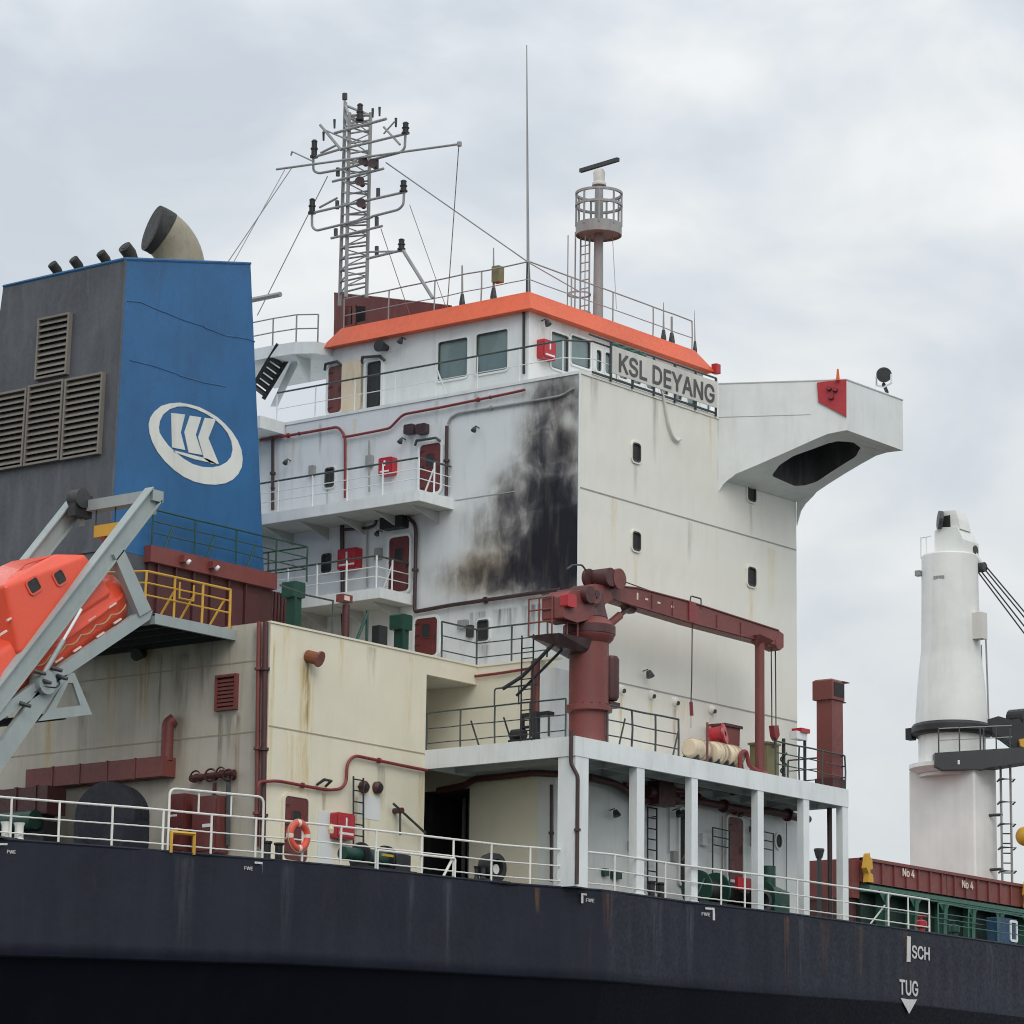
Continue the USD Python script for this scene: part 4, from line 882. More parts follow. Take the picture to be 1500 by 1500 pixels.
# ------------------------------------------------------------------ lifeboat davit
DY0, DY1 = YP, None
def make_davit():
    t = Thing('lifeboat_davit', 'grey steel launching frame over the orange lifeboat', 'davit')
    f = side(YP)
    q = on(235, 718, y=YP); xt, ztp = float(q[0]), float(q[2]); y1 = float(on(118, 742, x=xt)[1])
    globals().update(DY1=y1)
    A, B = f.uv(228, 728), f.uv(2, 1022)
    d = np.array(B)-np.array(A); L = np.hypot(*d); d = d/L; n = np.array([-d[1], d[0]]); w = .27
    a0 = np.array(A)-d*.15; b0 = np.array(B)+d*3.0
    beam = Polygon([tuple(a0+n*w), tuple(b0+n*w), tuple(b0-n*w), tuple(a0-n*w)])
    for y, nm in ((YP, 'launch beam nearest the platform rail'), (y1, 'far launch beam')):
        fy = side(y)
        bi = t.part('beam', fy.plate(beam, .10, -.22), 'davit_grey', label=nm)
        for s_ in (1, -1):
            e0, e1 = a0+n*s_*w, b0+n*s_*w
            t.part('flange', fy.plate(Polygon([tuple(e0-n*s_*.04), tuple(e1-n*s_*.04), tuple(e1+n*s_*.001), tuple(e0+n*s_*.001)]), .34, -.34), 'davit_grey', parent=bi)
    t.part('cross_beam', bx(xt-.30, xt+.14, YP+.0, y1+.22, ztp-.35, ztp-.02), 'davit_grey')
    for y in (YP+.28, y1-.05):
        t.part('gusset', trimesh.convex.convex_hull([(xt-.2, y-.1, ztp-.36), (xt+.05, y-.1, ztp-.36), (xt-.2, y+.4*(1 if y < YP+1 else -1), ztp-.36), (xt-.2, y-.1, ztp-.75), (xt+.05, y-.1, ztp-.7)]), 'davit_grey')
    t.part('sheave_housing', bx(xt-.75, xt-.05, y1-.55, y1-.25, ztp-.55, ztp+.15), 'black'); t.part('sheave', cyl((xt-.5, y1-.62, ztp), (xt-.5, y1-.2, ztp), .30, None, 16), 'dark_steel', smooth=40)
    # spreader hanging from the cross beam
    pw = on(155, 777, x=xt-.15); t.part('lifting_bar', bx(xt-.28, xt-.08, float(on(181, 770, x=xt-.15)[1]), float(on(142, 780, x=xt-.15)[1]), pw[2]-.20, pw[2]+.16), 'yellow', label='yellow lifting bar')
    for y in (float(pw[1])-.4, float(pw[1])+.4): t.part('fall_wire', tube([(xt-.18, y, pw[2]+.15), (xt-.18, y, ztp-.3)], .025, 5), 'dark_steel')
    t.part('hook', cyl((xt-.18, float(pw[1]), pw[2]-.2), (xt-.18, float(pw[1]), pw[2]-.62), .12, .06, 10), 'pipe_red')
    # strut from the beam to the platform corner, lower rail under the boat
    for y in (YP, y1):
        fy = side(y)
        st = f.poly([(167, 812), (181, 803), (222, 893), (205, 903)]); t.part('strut', fy.plate(st, .22, -.22), 'davit_grey')
        lo = f.poly([(226, 894), (222, 907), (-60, 1098), (-60, 1078), (204, 898)]); ri = t.part('slide_rail', fy.plate(lo, .24, -.30), 'davit_grey')
        leg = f.poly([(68, 998), (104, 987), (-70, 1235), (-105, 1235)]); t.part('leg', fy.plate(leg, .20, -.26), 'davit_grey')
        tri = f.poly([(104, 985), (112, 985), (138, 1046), (60, 1056), (72, 1042)]).difference(f.poly([(103, 1000), (110, 1000), (121, 1033), (85, 1037)])); t.part('gusset_frame', fy.plate(tri, .08, -.16), 'davit_grey')
    t.part('roller_housing', cyl(f.p3(66, 1000, .12), f.p3(66, 1000, -.3), .34, None, 16), 'davit_grey', smooth=40)
    a, b = f.p3(116, 893, .08), f.p3(64, 985, .05); ci = t.part('hydraulic_ram', cyl(a, (a+b)/2, .045, None, 10), 'clear_white', smooth=40); t.part('cylinder', cyl((a+b)/2, b, .075, None, 10), 'davit_grey', smooth=40, parent=ci)
    for p in ((50, 983), (58, 996), (74, 978), (82, 990), (28, 1030)): t.part('fitting', cyl(f.p3(p[0], p[1], .02), f.p3(p[0]+6, p[1]+6, .3), .07, .05, 8), 'dark_steel')
    t.part('hose', tube([f.p3(76, 990, .1), f.p3(84, 1002, .12), f.p3(78, 1008, .12), f.p3(58, 1006, .1), f.p3(48, 1015, .08)], .022, 6, bend=.1), 'black')
    t.part('tie_beam', bx(float(f.p3(95, 1050)[0])-.15, float(f.p3(95, 1050)[0])+.15, YP+.1, y1, float(f.p3(95, 1050)[2])-.05, float(f.p3(95, 1050)[2])+.12), 'dark_steel')
    t.done()
make_davit()

def loft(sections, close=True):
    S = np.array(sections); m, k = S.shape[:2]; V = S.reshape(-1, 3); F = []
    for i in range(m-1):
        for j in range(k):
            a, b = i*k+j, i*k+(j+1) % k; F += [[a, b, b+k], [a, b+k, a+k]]
    V = list(V); c0 = len(V); V.append(S[0].mean(0)); c1 = len(V); V.append(S[-1].mean(0))
    for j in range(k): F += [[c0, (j+1) % k, j], [c1, (m-1)*k+j, (m-1)*k+(j+1) % k]]
    r_ = trimesh.Trimesh(np.array(V), np.array(F), process=False); r_.fix_normals(); return r_
def make_lifeboat():
    t = Thing('lifeboat', 'orange enclosed lifeboat tilted bow down in its launching frame', 'lifeboat')
    yc = (YP+DY1)/2; hw = (DY1-YP)/2-.25; f = side(yc-hw)
    th = math.atan2(-(f.uv(20, 1021)[1]-f.uv(192, 905)[1]), -(f.uv(20, 1021)[0]-f.uv(192, 905)[0]))
    O = np.array(f.uv(202, 897)); es = np.array([-math.cos(th), -math.sin(th)]); en = np.array([-math.sin(th), math.cos(th)])
    def sn(px, py): q = np.array(f.uv(px, py))-O; return float(q@es), float(q@en)
    def W(s, y, n): u = O+es*s+en*n; return np.array([u[0], yc+y, u[1]])
    n_top = sn(149, 852)[1]; n_ck = sn(105, 812)[1]
    secs = []
    for s, wk, k0, kt in ((-.02, .86, .16, .93), (.10, .93, .06, .98), (.45, .97, 0, 1), (1.5, 1, -.05, 1.0), (3.0, 1, -.08, 1.02), (4.5, 1, -.06, 1.02), (5.8, .93, .02, 1.0), (6.8, .72, .15, .9), (7.4, .42, .35, .75), (7.7, .12, .5, .62)):
        w = hw*wk; nt = n_top*kt; sec = []
        half = [(0, k0-.42), (.45, k0-.36), (.80, k0-.10), (.97, k0+.28), (1.0, k0+.55), (1.03, k0+.60), (1.03, k0+.70), (.98, k0+.74), (.95, nt*.78), (.84, nt*.93), (.60, nt), (.3, nt+.06), (0, nt+.08)]
        for a, n in half: sec.append(W(s, -w*a, n))
        for a, n in half[-2:0:-1]: sec.append(W(s, w*a, n))
        secs.append(sec)
    hi = t.part('hull', loft(secs), 'boat_orange', smooth=38)
    # rubbing strake along the gunwale
    t.part('fender_line', tube([W(s, -hw*wk*1.04, k0+.65) for s, wk, k0 in ((.05, .8, .16), (.45, .95, 0), (1.5, 1, -.05), (3, 1, -.08), (4.5, 1, -.06), (5.8, .93, .02), (6.8, .72, .15))], .04, 8), 'life_red')
    # raised steering position
    c = [sn(22, 848), sn(100, 812), sn(131, 828), sn(138, 880), sn(60, 900), sn(6, 895)]
    s0, s1 = sn(132, 826)[0], sn(14, 850)[0]
    top = [W(sn(104, 814)[0], a*hw*.68, n_ck) for a in (-1, 1)]+[W(sn(32, 846)[0], a*hw*.68, sn(32, 846)[1]) for a in (-1, 1)]
    mid = [W(sn(136, 830)[0]-.05, a*hw*.86, n_ck-.38) for a in (-1, 1)]+[W(sn(14, 862)[0], a*hw*.86, sn(14, 862)[1]) for a in (-1, 1)]
    bot = [W(sn(140, 838)[0]-.25, a*hw*.97, n_top*.7) for a in (-1, 1)]+[W(sn(14, 862)[0]+.55, a*hw*.97, n_top*.7) for a in (-1, 1)]
    sph = trimesh.creation.icosphere(subdivisions=2, radius=.16).vertices
    cen = np.mean(top+mid+bot, 0)
    hull = trimesh.convex.convex_hull(np.vstack([p+(cen-p)/np.linalg.norm(cen-p)*.14+sph for p in top+mid+bot]))
    ci = t.part('cockpit', hull, 'boat_orange', smooth=24, label='raised steering cockpit with small windows')
    def on_ck(px, py, size, r=.09):
        v = _d*FPX+_R*(px-750)-_U*(py-750); v = v/np.linalg.norm(v)
        loc, _, tri = hull.ray.intersects_location([CAM], [v], multiple_hits=False)
        if len(loc) == 0: return
        nrm = hull.face_normals[tri[0]]; u = np.cross([0, 0, 1.], nrm); u = -es[0]*0+u/np.linalg.norm(u); e3 = W(1, 0, 0)-W(0, 0, 0); u = e3-nrm*(e3@nrm); u /= np.linalg.norm(u); u = -u
        fr = Frame(loc[0], u, np.cross(nrm, u)); g = rrect(-size[0], -size[1], size[0], size[1], r)
        i = t.part('window', fr.plate(g, .012, .004), 'room_dark', parent=ci); t.part('window_frame', fr.plate(ring2(g.buffer(.05), .06), .03, .003), 'life_red', parent=ci)
    on_ck(49, 858, (.23, .19)); on_ck(87, 846, (.20, .19))
    # grab rails on the cockpit roof
    t.part('grab_rail', tube([W(sn(100, 812)[0]+.1, -hw*.6, n_ck+.02), W(sn(100, 812)[0]+.15, -hw*.6, n_ck+.12), W(sn(60, 830)[0], -hw*.6, sn(60, 830)[1]+.14), W(sn(40, 840)[0], -hw*.6, sn(40, 842)[1]+.02)], .028, 6), 'life_red')
    t.part('roof_hatch', trimesh.convex.convex_hull([W(sn(100, 815)[0]+a, y, n_ck-b) for a, b in ((.05, .02), (.75, .03)) for y in (-.4, .4)]+[W(sn(100, 815)[0]+a, y, n_ck+.1) for a in (.1, .7) for y in (-.35, .35)]), 'life_red')
    # reflective strips, bolts and a side hatch outline
    def strip(px, py, ln=.17, w=.025):
        s, n = sn(px, py); rel = max(min((n-.6)/max(n_top-.6, .1), 1), -1.0); a = 1.04-.06*max(rel, 0)-(.12*max(rel-.6, 0))
        if n < .55: a = 1.03
        P = [W(s+k*ln, -hw*a-.012, n+dn) for k in (-1, 1) for dn in (-w, w)]+[W(s+k*ln, -hw*a+.05, n+dn) for k in (-1, 1) for dn in (-w, w)]
        t.part('reflective_strip', trimesh.convex.convex_hull(P), 'tape')
    for p in ((72, 883), (133, 907), (163, 887), (41, 907), (171, 910), (8, 927), (146, 930), (112, 951), (85, 967), (20, 905), (110, 925)): strip(*p)
    for p in ((25, 985), (55, 965)): strip(*p)
    # becketed grab line along the side
    gl = []
    for i in range(41):
        s_ = .4+i*.14; gl.append(W(s_, -hw*1.045, .42-.10*abs(math.sin(i*math.pi/5))))
    t.part('grab_line', tube(gl, .018, 5), 'rope')
    pass
    # skate and keel gear below
    for s in (.3, .9, 1.5, 2.1, 2.7, 3.3): t.part('slide_shoe', trimesh.convex.convex_hull([W(s+a, -hw*.72+b, -.34+c) for a in (0, .28) for b in (0, .25) for c in (0, .16)]), 'black')
    t.part('stern_frame', tube([W(-.06, -hw*.6, .3), W(-.22, -hw*.5, .25), W(-.22, hw*.5, .25), W(-.06, hw*.6, .3)], .06, 8), 'dark_steel'); t.part('propeller_guard', lathe([(.30, -.12), (.34, -.12), (.34, .12), (.30, .12), (.30, -.12)], W(-.25, 0, .05), 18, W(1, 0, 0)-W(0, 0, 0)), 'dark_steel')
    t.done()
make_lifeboat()

# ------------------------------------------------------------------ deck railings
def main_rail():
    t = Thing('railing', 'white main deck railing running along the top of the dark hull', 'railing')
    xs = np.r_[np.linspace(float(on(-40, 1224, z=ZD)[0]), XS, 40), np.linspace(XS+.5, float(on(1335, 1363, y=YS)[0]), 14)]
    def P(x, z=0): return np.array([x, hull_y(x)+.06, ZD+z])
    def at(px, py): return float(on(px, py, z=ZD)[0])
    H = 1.12
    for k, r in ((1.0, .034), (.56, .022), (.16, .022)):
        nm = 'top_bar' if k == 1 else 'bar'
        t.part(nm, tube([P(x, H*k) for x in xs], r, 7), 'rail_white', smooth=40)
    for px, py in ((-20, 1227), (20, 1229), (92, 1234), (164, 1240), (236, 1246), (309, 1252), (376, 1257), (441, 1263), (502, 1268), (556, 1273), (620, 1280), (667, 1285), (722, 1291), (775, 1296), (830, 1300), (884, 1307)):
        x = at(px, py); t.part('post', tube([P(x, -.03), P(x, H)], .035, 7), 'rail_white', smooth=40)
    for px in (975, 1049, 1079, 1146, 1211, 1275, 1304, 1335):
        x = float(on(px, 1350, y=YS)[0]); t.part('post', tube([P(x, -.03), P(x, H)], .032, 7), 'rail_white', smooth=40)
    # hooped gate section
    a, b = at(240, 1247), at(384, 1258)
    t.part('hoop', tube([P(a, 0), P(a, H+.62), P(b, H+.62), P(b, 0)], .036, 7, bend=.22), 'rail_white', smooth=40)
    for f in (.32, .66): x = a+(b-a)*f; t.part('post', tube([P(x, H), P(x, H+.62)], .028, 6), 'rail_white')
    # brace at the end
    x = float(on(1270, 1350, y=YS)[0]); t.part('brace', tube([P(x, .7), P(x, .0)+np.array([-.45, .35, 0])], .03, 6), 'rail_white')
    a, b = at(557, 1273), at(668, 1285)
    t.part('half_frame', tube([P(a, 0)+[0, -.06, 0], P(a, .55)+[0, -.06, 0], P(b, .55)+[0, -.06, 0], P(b, 0)+[0, -.06, 0]], .034, 7, bend=.05), 'rail_white', smooth=40)
    x = at(664, 1285); t.part('brace', tube([P(x, .55), P(x-.35, 0)], .04, 6), 'rail_white')
    t.done()
    a, b = at(244, 1247), at(277, 1250)
    one('step_frame', tube([P(a, -.05)+[0, -.08, 0], P(a, .52)+[0, -.08, 0], P(b, .52)+[0, -.08, 0], P(b, -.05)+[0, -.08, 0]], .055, 4), 'yellow', 'small yellow step frame at the foot of the hooped white rail', 'step')
main_rail()
def deck_rails():
    t = Thing('railing', 'dark railing along the roof edge of the cream casing house under the soot', 'railing')
    x0 = float(on(649, 960, y=YB)[0])
    rail(t, [(x0, YB+.06, Z2), (XW+.04, YB+.06, Z2), (XW+.04, float(on(800, 967, x=XW)[1]), Z2)], 1.18, (.22, .62), 1.5, .026); t.done()
    t = Thing('railing', 'dark railing on the aft edge of the white boat deck slab', 'railing')
    yA, yB_ = float(on(640, 1097, x=XS)[1])+.5, float(on(826, 1076, x=XS)[1])
    P = [(XS+.08, yA, Z1), (XS+.08, yB_, Z1)]
    rail(t, P, 1.18, (.18, .58), 1.35, .024)
    y0, y1 = float(on(722, 1020, x=XS)[1]), float(on(786, 1010, x=XS)[1])
    t.part('hoop', tube([(XS+.08, y0, Z1+1.15), (XS+.08, y0, Z1+1.72), (XS+.08, y1, Z1+1.72)], .028, 6, bend=.1), 'rail_dark'); t.part('post', tube([(XS+.08, (y0+y1)/2-.1, Z1+1.15), (XS+.08, (y0+y1)/2-.1, Z1+1.72)], .024, 6), 'rail_dark')
    x = XS+.08
    for y in (float(on(687, 1085, x=XS)[1]), float(on(735, 1080, x=XS)[1])): t.part('brace', tube([(x, y, Z1+.8), (x+.45, y, Z1)], .03, 6), 'rail_dark')
    t.done()
    t = Thing('railing', 'dark railing on the boat deck slab under the crane boom', 'railing')
    xa, xb = float(on(893, 1078, y=YS)[0]), float(on(997, 1098, y=YS)[0])
    rail(t, [(xa, YS+.08, Z1), (xb, YS+.08, Z1)], 1.18, (.2, .6), 1.35, .028)
    for x in (xa+.9, xb): t.part('brace', tube([(x, YS+.08, Z1+.85), (x-.3, YS+.08, Z1)], .03, 6), 'rail_dark')
    t.done()
    t = Thing('railing', 'low dark railing around the forward end of the boat deck slab', 'railing')
    xa = float(on(1130, 1118, y=YS)[0]); rail(t, [(xa+.4, YS+.1, Z1), (XSF-.06, YS+.1, Z1), (XSF-.06, -.1, Z1)], 1.15, (.35, .68), 1.6, .026); t.done()
    # bridge deck
    t = Thing('railing', 'thin railing round the bridge deck above the sooty corner', 'railing')
    yl = float(on(403, 625, x=0)[1]); xe_ = float(on(905, 560, y=0)[0])
    P = [(.06, yl, Z_BR), (.06, .75, Z_BR), (.75, .06, Z_BR), (xe_, .06, Z_BR)]
    t.part('top_bar', tube([np.array(p)+[0, 0, 1.13] for p in P], .032, 7), 'rail_dark')
    for k in (.55,): t.part('bar', tube([np.array(p)+[0, 0, k] for p in P], .014, 6), 'white')
    for y in np.linspace(yl, .75, 8): t.part('post', tube([(.06, y, Z_BR), (.06, y, Z_BR+1.12)], .024, 6), 'white')
    for x in np.linspace(.75, xe_, 3): t.part('post', tube([(x, .06, Z_BR), (x, .06, Z_BR+1.12)], .024, 6), 'white')
    t.part('brace', tube([(.06, float(on(640, 560, x=.06)[1]), Z_BR+.9), (.45, float(on(640, 560, x=.06)[1])-.15, Z_BR)], .035, 6), 'white')
    t.done()
    # balconies
    for (pc, pw, label, th, posts_mat) in (((613, 733), (664, 755), 'dark railing of the upper white balcony beside the red door', .36, 'white'), ((551, 876), (607, 894), 'dark railing of the lower white balcony below the other one', .34, 'white')):
        xo = -1.75; y = float(on(*pc, x=xo)[1]); z = float(on(*pc, x=xo)[2])+th
        t = Thing('railing', label, 'railing')
        P = [(xo+.06, 16.0, z), (xo+.06, y+.06, z), (-.05, y+.06, z)]
        t.part('top_bar', tube([np.array(p)+[0, 0, 1.08] for p in P], .034, 7, bend=.15), 'rail_dark', smooth=40)
        for k in (.4, .72): t.part('bar', tube([np.array(p)+[0, 0, k] for p in P], .015, 6), 'white')
        for q in list(np.linspace(y+.06, 16.0, 8)): t.part('post', tube([(xo+.06, q, z), (xo+.06, q, z+1.08)], .034, 6), 'white')
        t.part('post', tube([(-.9, y+.06, z), (-.9, y+.06, z+1.08)], .034, 6), 'white'); t.part('brace', tube([(-.9, y+.06, z+.9), (-.9, y+.5, z)], .03, 6), 'white')
        t.done()
    # roof of the wheelhouse
    t = Thing('railing', 'thin railing along the orange roof edge of the wheelhouse', 'railing')
    zr = ZR1; xa, ya = WX-.35+.52, WY-.35+.52
    rail(t, [(xa, YE-.6, zr), (xa, ya, zr), (XE-.75, ya, zr)], 1.05, (.42,), 2.3, .022, 'mast_grey'); t.done()
deck_rails()

# ------------------------------------------------------------------ name board
def name_board():
    t = Thing('name_board', 'long pale board lettered KSL DEYANG below the orange roof', 'sign')
    f = side(-.10)
    u0, v0a = f.uv(896, 552); u1, _ = f.uv(1050, 604); vt = f.uv(1048, 556)[1]; vb = f.uv(1048, 592)[1]
    x0, x1 = u0, u1
    vb = float(f.uv(905, 545)[1])-.10; vt = float(f.uv(905, 514)[1])+.10
    t.part('board', f.plate(sbox(x0, vb, x1, vt), .04, 0), 'board')
    m = meshkit.text_mesh('KSL DEYANG', 1.0, .012, True); v = np.array(m.vertices); v[:, 0] -= v[:, 0].min()
    xa, xb = f.uv(905, 530)[0], f.uv(1045, 575)[0]; h = float(f.uv(905, 518)[1]-f.uv(905, 544)[1])
    V = np.c_[xa+v[:, 0]*(xb-xa)/v[:, 0].max(), -.10-.043-v[:, 2], vb+.12+v[:, 1]*h]
    t.part('lettering', trimesh.Trimesh(V, m.faces, process=False), 'letter_dark', label='dark capitals KSL DEYANG')
    t.part('frame_bar', tube([(x0-1.2, -.07, vt+.14), (x1, -.07, vt+.14)], .035, 6), 'rail_dark')
    for k in range(6): x = x0+(x1-x0)*k/5; t.part('stay', bx(x-.03, x+.03, -.10, -.03, Z_BR-.05, vt+.14), 'rail_dark')
    t.part('foot_bar', bx(x0-1.0, x1, -.085, -.035, Z_BR+.02, Z_BR+.09), 'dark_steel')
    t.done()
    for k, (pa, pb, lb) in enumerate((((896, 505), (945, 520), 'green tarpaulin strip under the orange roof near the letter K'), ((985, 545), (1030, 560), 'green tarpaulin strip under the orange roof above the last letters'))):
        f2 = side(-.05); a, b = f2.p3(*pa), f2.p3(*pb); n_ = 9; P = [a+(b-a)*i/n_+np.array([0, 0, .06*math.sin(i*2.1+k)]) for i in range(n_+1)]
        one('tarpaulin', tube(P, .07, 7), 'green_light', lb, 'tarpaulin', smooth=60)
    f = side(-.04); one('rope', tube([f.p3(*p, .03) for p in ((966, 566), (972, 585), (975, 605), (979, 625), (985, 641), (991, 647), (996, 643))], .045, 7, bend=.2), 'board', 'loose pale rope dangling on the side wall below the name board', 'rope', smooth=50)
name_board()

# ------------------------------------------------------------------ pipes on the walls
def pts(f, w, *P): return [f.p3(px, py, w) for px, py in P]
pipe('fire_pipe', 'red pipe climbing in a step across the aft wall into the soot', pts(A0, .12, (506, 641), (515, 640), (557, 632), (575, 628), (583, 619), (594, 608), (653, 597), (755, 576), (772, 572)), .045, 'pipe_red', brackets=1)
pipe('fire_pipe', 'red pipe bending down at the bridge level above the upper balcony', pts(A0, .12, (385, 646), (466, 632), (499, 626), (509, 640), (509, 691), (509, 730)), .05, 'pipe_red', brackets=1)
pipe('drain_pipe', 'dark vertical pipe by the blue funnel on the aft wall', pts(A0, .12, (403, 641), (403, 748)), .06, 'pipe_dark', brackets=1)
pipe('drain_pipe', 'thin grey vertical pipe between the red pipe and the fire box', pts(A0, .08, (543, 646), (543, 721)), .03, 'mast_grey', brackets=1)
pipe('drain_pipe', 'dark vertical pipe just beside the upper red door', pts(A0, .12, (658, 625), (657, 727)), .06, 'pipe_dark', brackets=1)
pipe('gas_pipe', 'thin pale pipe arching over the clean white panel beside the soot', pts(A0, .06, (658, 622), (661, 613), (672, 606), (770, 590), (825, 580), (842, 569)), .04, 'mast_grey', bend=.3)
pipe('drain_pipe', 'dark pipe bending round the lower red door and along under the soot', pts(A0, .13, (602, 759), (611, 768), (613, 780), (611, 892), (612, 897), (660, 888), (770, 872), (826, 864)), .065, 'pipe_dark', bend=.2)
pipe('fire_pipe', 'dark red vertical pipe through the lower balcony', pts(A0, .14, (505, 767), (506, 875), (508, 950)), .075, 'pipe_dark')
pipe('fire_pipe', 'red branch pipe under the upper balcony near the black box', pts(A0, .14, (508, 777), (545, 774), (554, 770), (556, 758)), .05, 'pipe_dark')
pipe('drain_pipe', 'thin vertical pipe between the large fire box and the lower red door', pts(A0, .10, (541, 775), (540, 815), (541, 860)), .03, 'mast_grey')
pipe('fire_pipe', 'red pipe stepping over the cream casing side wall', pts(SB, .12, (373, 1165), (373, 1146), (401, 1144), (476, 1158), (495, 1156), (503, 1146), (504, 1118), (515, 1107), (586, 1122), (622, 1129)), .05, 'pipe_red', bend=.25)
fA = Frame((XA-.12, 0, 0), (0, -1, 0), (0, 0, 1))
pipe('down_pipe', 'red down pipe on the aft corner of the cream house', pts(AA, .16, (385, 912), (383, 1050), (381, 1240)), .07, 'oxide')
pipe('down_pipe', 'brown down pipe right beside the red one at the cream corner', pts(AA, .12, (393, 912), (391, 1050), (389, 1244)), .085, 'oxide_dark')
pipe('down_pipe', 'red drain pipe running down the broad white corner column', [(XS-.06, YS+.12, Z1+.15), (XS-.06, YS+.12, Z1B-.25), (XS+.06, YS-.06, Z1B-.62), (XS+.06, YS-.06, ZD+.05)], .06, 'pipe_dark', bend=.12)
pipe('down_pipe', 'thin dark pipe on the white wall behind the corner column', pts(AL, .12, (811, 1150), (811, 1292)), .05, 'pipe_dark')
pipe('fire_pipe', 'thin red pipe along the cream wall below the deck railing', pts(AL, .10, (692, 991), (702, 991), (740, 986), (784, 979)), .045, 'pipe_red')
# pipe bundle below the slab
zp = Z1B-.35
pipe('pipe_bundle', 'thick dark red pipe below the aft overhang of the boat deck', pts(AL, .35, (652, 1160), (692, 1152), (705, 1143), (740, 1140), (790, 1134), (832, 1136)), .11, 'oxide_dark', bend=.3)
pipe('pipe_bundle', 'thick red pipe run high on the side wall behind the columns', pts(S0, .35, (850, 1140), (885, 1148), (905, 1160), (925, 1172), (960, 1176), (1000, 1173), (1094, 1190), (1110, 1188), (1172, 1201)), .13, 'oxide_dark', bend=.4)
pipe('pipe_bundle', 'second red pipe just below the thick one behind the columns', pts(S0, .25, (905, 1150), (945, 1160), (985, 1158), (1040, 1180), (1095, 1196)), .09, 'pipe_red', bend=.4)
pipe('pipe_bundle', 'bright red pipe end on the white wall beside the oval window', pts(S0, .3, (1122, 1192), (1145, 1197), (1170, 1203)), .10, 'pipe_red')
pipe('cable_tray', 'black cable run under the boat deck ceiling', [(1.5, -1.15, Z1B+.08), (5.5, -1.15, Z1B+.08), (8.4, -1.15, Z1B+.1)], .07, 'black')
one('valve_block', [bx(*sorted((S0.uv(938, 1150)[0], S0.uv(962, 1150)[0])), -.75, -.3, S0.uv(950, 1182)[1], S0.uv(950, 1148)[1]), cyl(S0.p3(930, 1160, .5), S0.p3(972, 1172, .5), .2, None, 12)], 'oxide_dark', 'dark red valve block hung under the boat deck by the black ladder', 'valve block')

# ------------------------------------------------------------------ fire hose boxes
fire_box('fire_hose_box', 'red fire box on the wall of the upper white balcony', A0, A0.rect(562, 672, 582, 698))
fire_box('fire_hose_box', 'large red fire box on the wall of the lower white balcony', A0, A0.rect(502, 805, 531, 835))
fire_box('fire_hose_box', 'red fire box between the life ring and the black ladder', SB, SB.rect(482, 1192, 509, 1230), off=.025)
fire_box('fire_hose_box', 'red fire box high on the wheelhouse side near its corner', SW, SW.rect(786, 500, 805, 528))

# ------------------------------------------------------------------ ladders
def ladder(label, f, pb, pt_, width, off, mat, r=.03, step=.34, cage=False):
    t = Thing('ladder', label, 'ladder')
    a, b = f.p3(*pb, off), f.p3(*pt_, off); side_ = f.u*width/2
    for s_ in (-1, 1): t.part('stringer', tube([a+side_*s_, b+side_*s_], r, 6), mat)
    L = np.linalg.norm(b-a)
    for k in range(1, int(L/step)+1): c = a+(b-a)*min(k*step/L, .99); t.part('rung', tube([c-side_, c+side_], r*.75, 6), mat)
    for k in (.1, .9): c = a+(b-a)*k; t.part('standoff', tube([c+side_, c+side_-f.n*off], r*.7, 5), mat)
    t.done()
ladder('black ladder up the cream casing wall beside the round vents', SB, (517, 1258), (517, 1139), .46, .22, 'black')
ladder('black ladder on the side wall behind the second slim column', S0, (948, 1308), (948, 1183), .50, .2, 'black')

# ------------------------------------------------------------------ davit arm on the cream wall, life ring
t = Thing('davit_arm', 'small grey swinging arm on the cream casing wall', 'davit')
t.part('post', tube(pts(SB, .25, (577, 1224), (577, 1187)), .035, 7), 'rail_dark'); t.part('arm', tube(pts(SB, .25, (567, 1178), (577, 1187), (614, 1221)), .04, 7), 'rail_dark'); t.part('pivot', cyl(SB.p3(577, 1188, 0), SB.p3(577, 1188, .35), .09, None, 10), 'oxide_dark'); t.done()
x = float(on(410, 1225, z=ZD+.75)[0]); yr_ = hull_y(x)+.02
t = Thing('life_ring', 'orange red life ring hung on the white rail before the red door', 'life ring')
def ring_arc(a0, a1, n=12): return [(x+.36*math.cos(a), yr_-.06, ZD+.72+.36*math.sin(a)) for a in np.linspace(a0, a1, n)]
for k in range(4):
    t.part('ring_section', tube(ring_arc(k*math.pi/2+.22, (k+1)*math.pi/2-.08, 12), .105, 12), 'life_red', smooth=50)
    t.part('band', tube(ring_arc(k*math.pi/2-.09, k*math.pi/2+.23, 6), .11, 12), 'tape', smooth=50)
t.part('grab_line', tube([(x+.47*math.cos(a), yr_-.09, ZD+.72+.47*math.sin(a)) for a in np.linspace(0, 2*math.pi, 24)], .016, 5), 'rope'); t.done()
x2 = float(on(438, 1216, z=ZD+1.05)[0]); one('ring_lamp', lathe([(0, -.12), (.07, -.12), (.09, 0), (.06, .14), (0, .16)], (x2, hull_y(x2)-.02, ZD+1.0), 12), 'raft_cream', 'small pale lamp beside the life ring on the white rail', 'lamp')

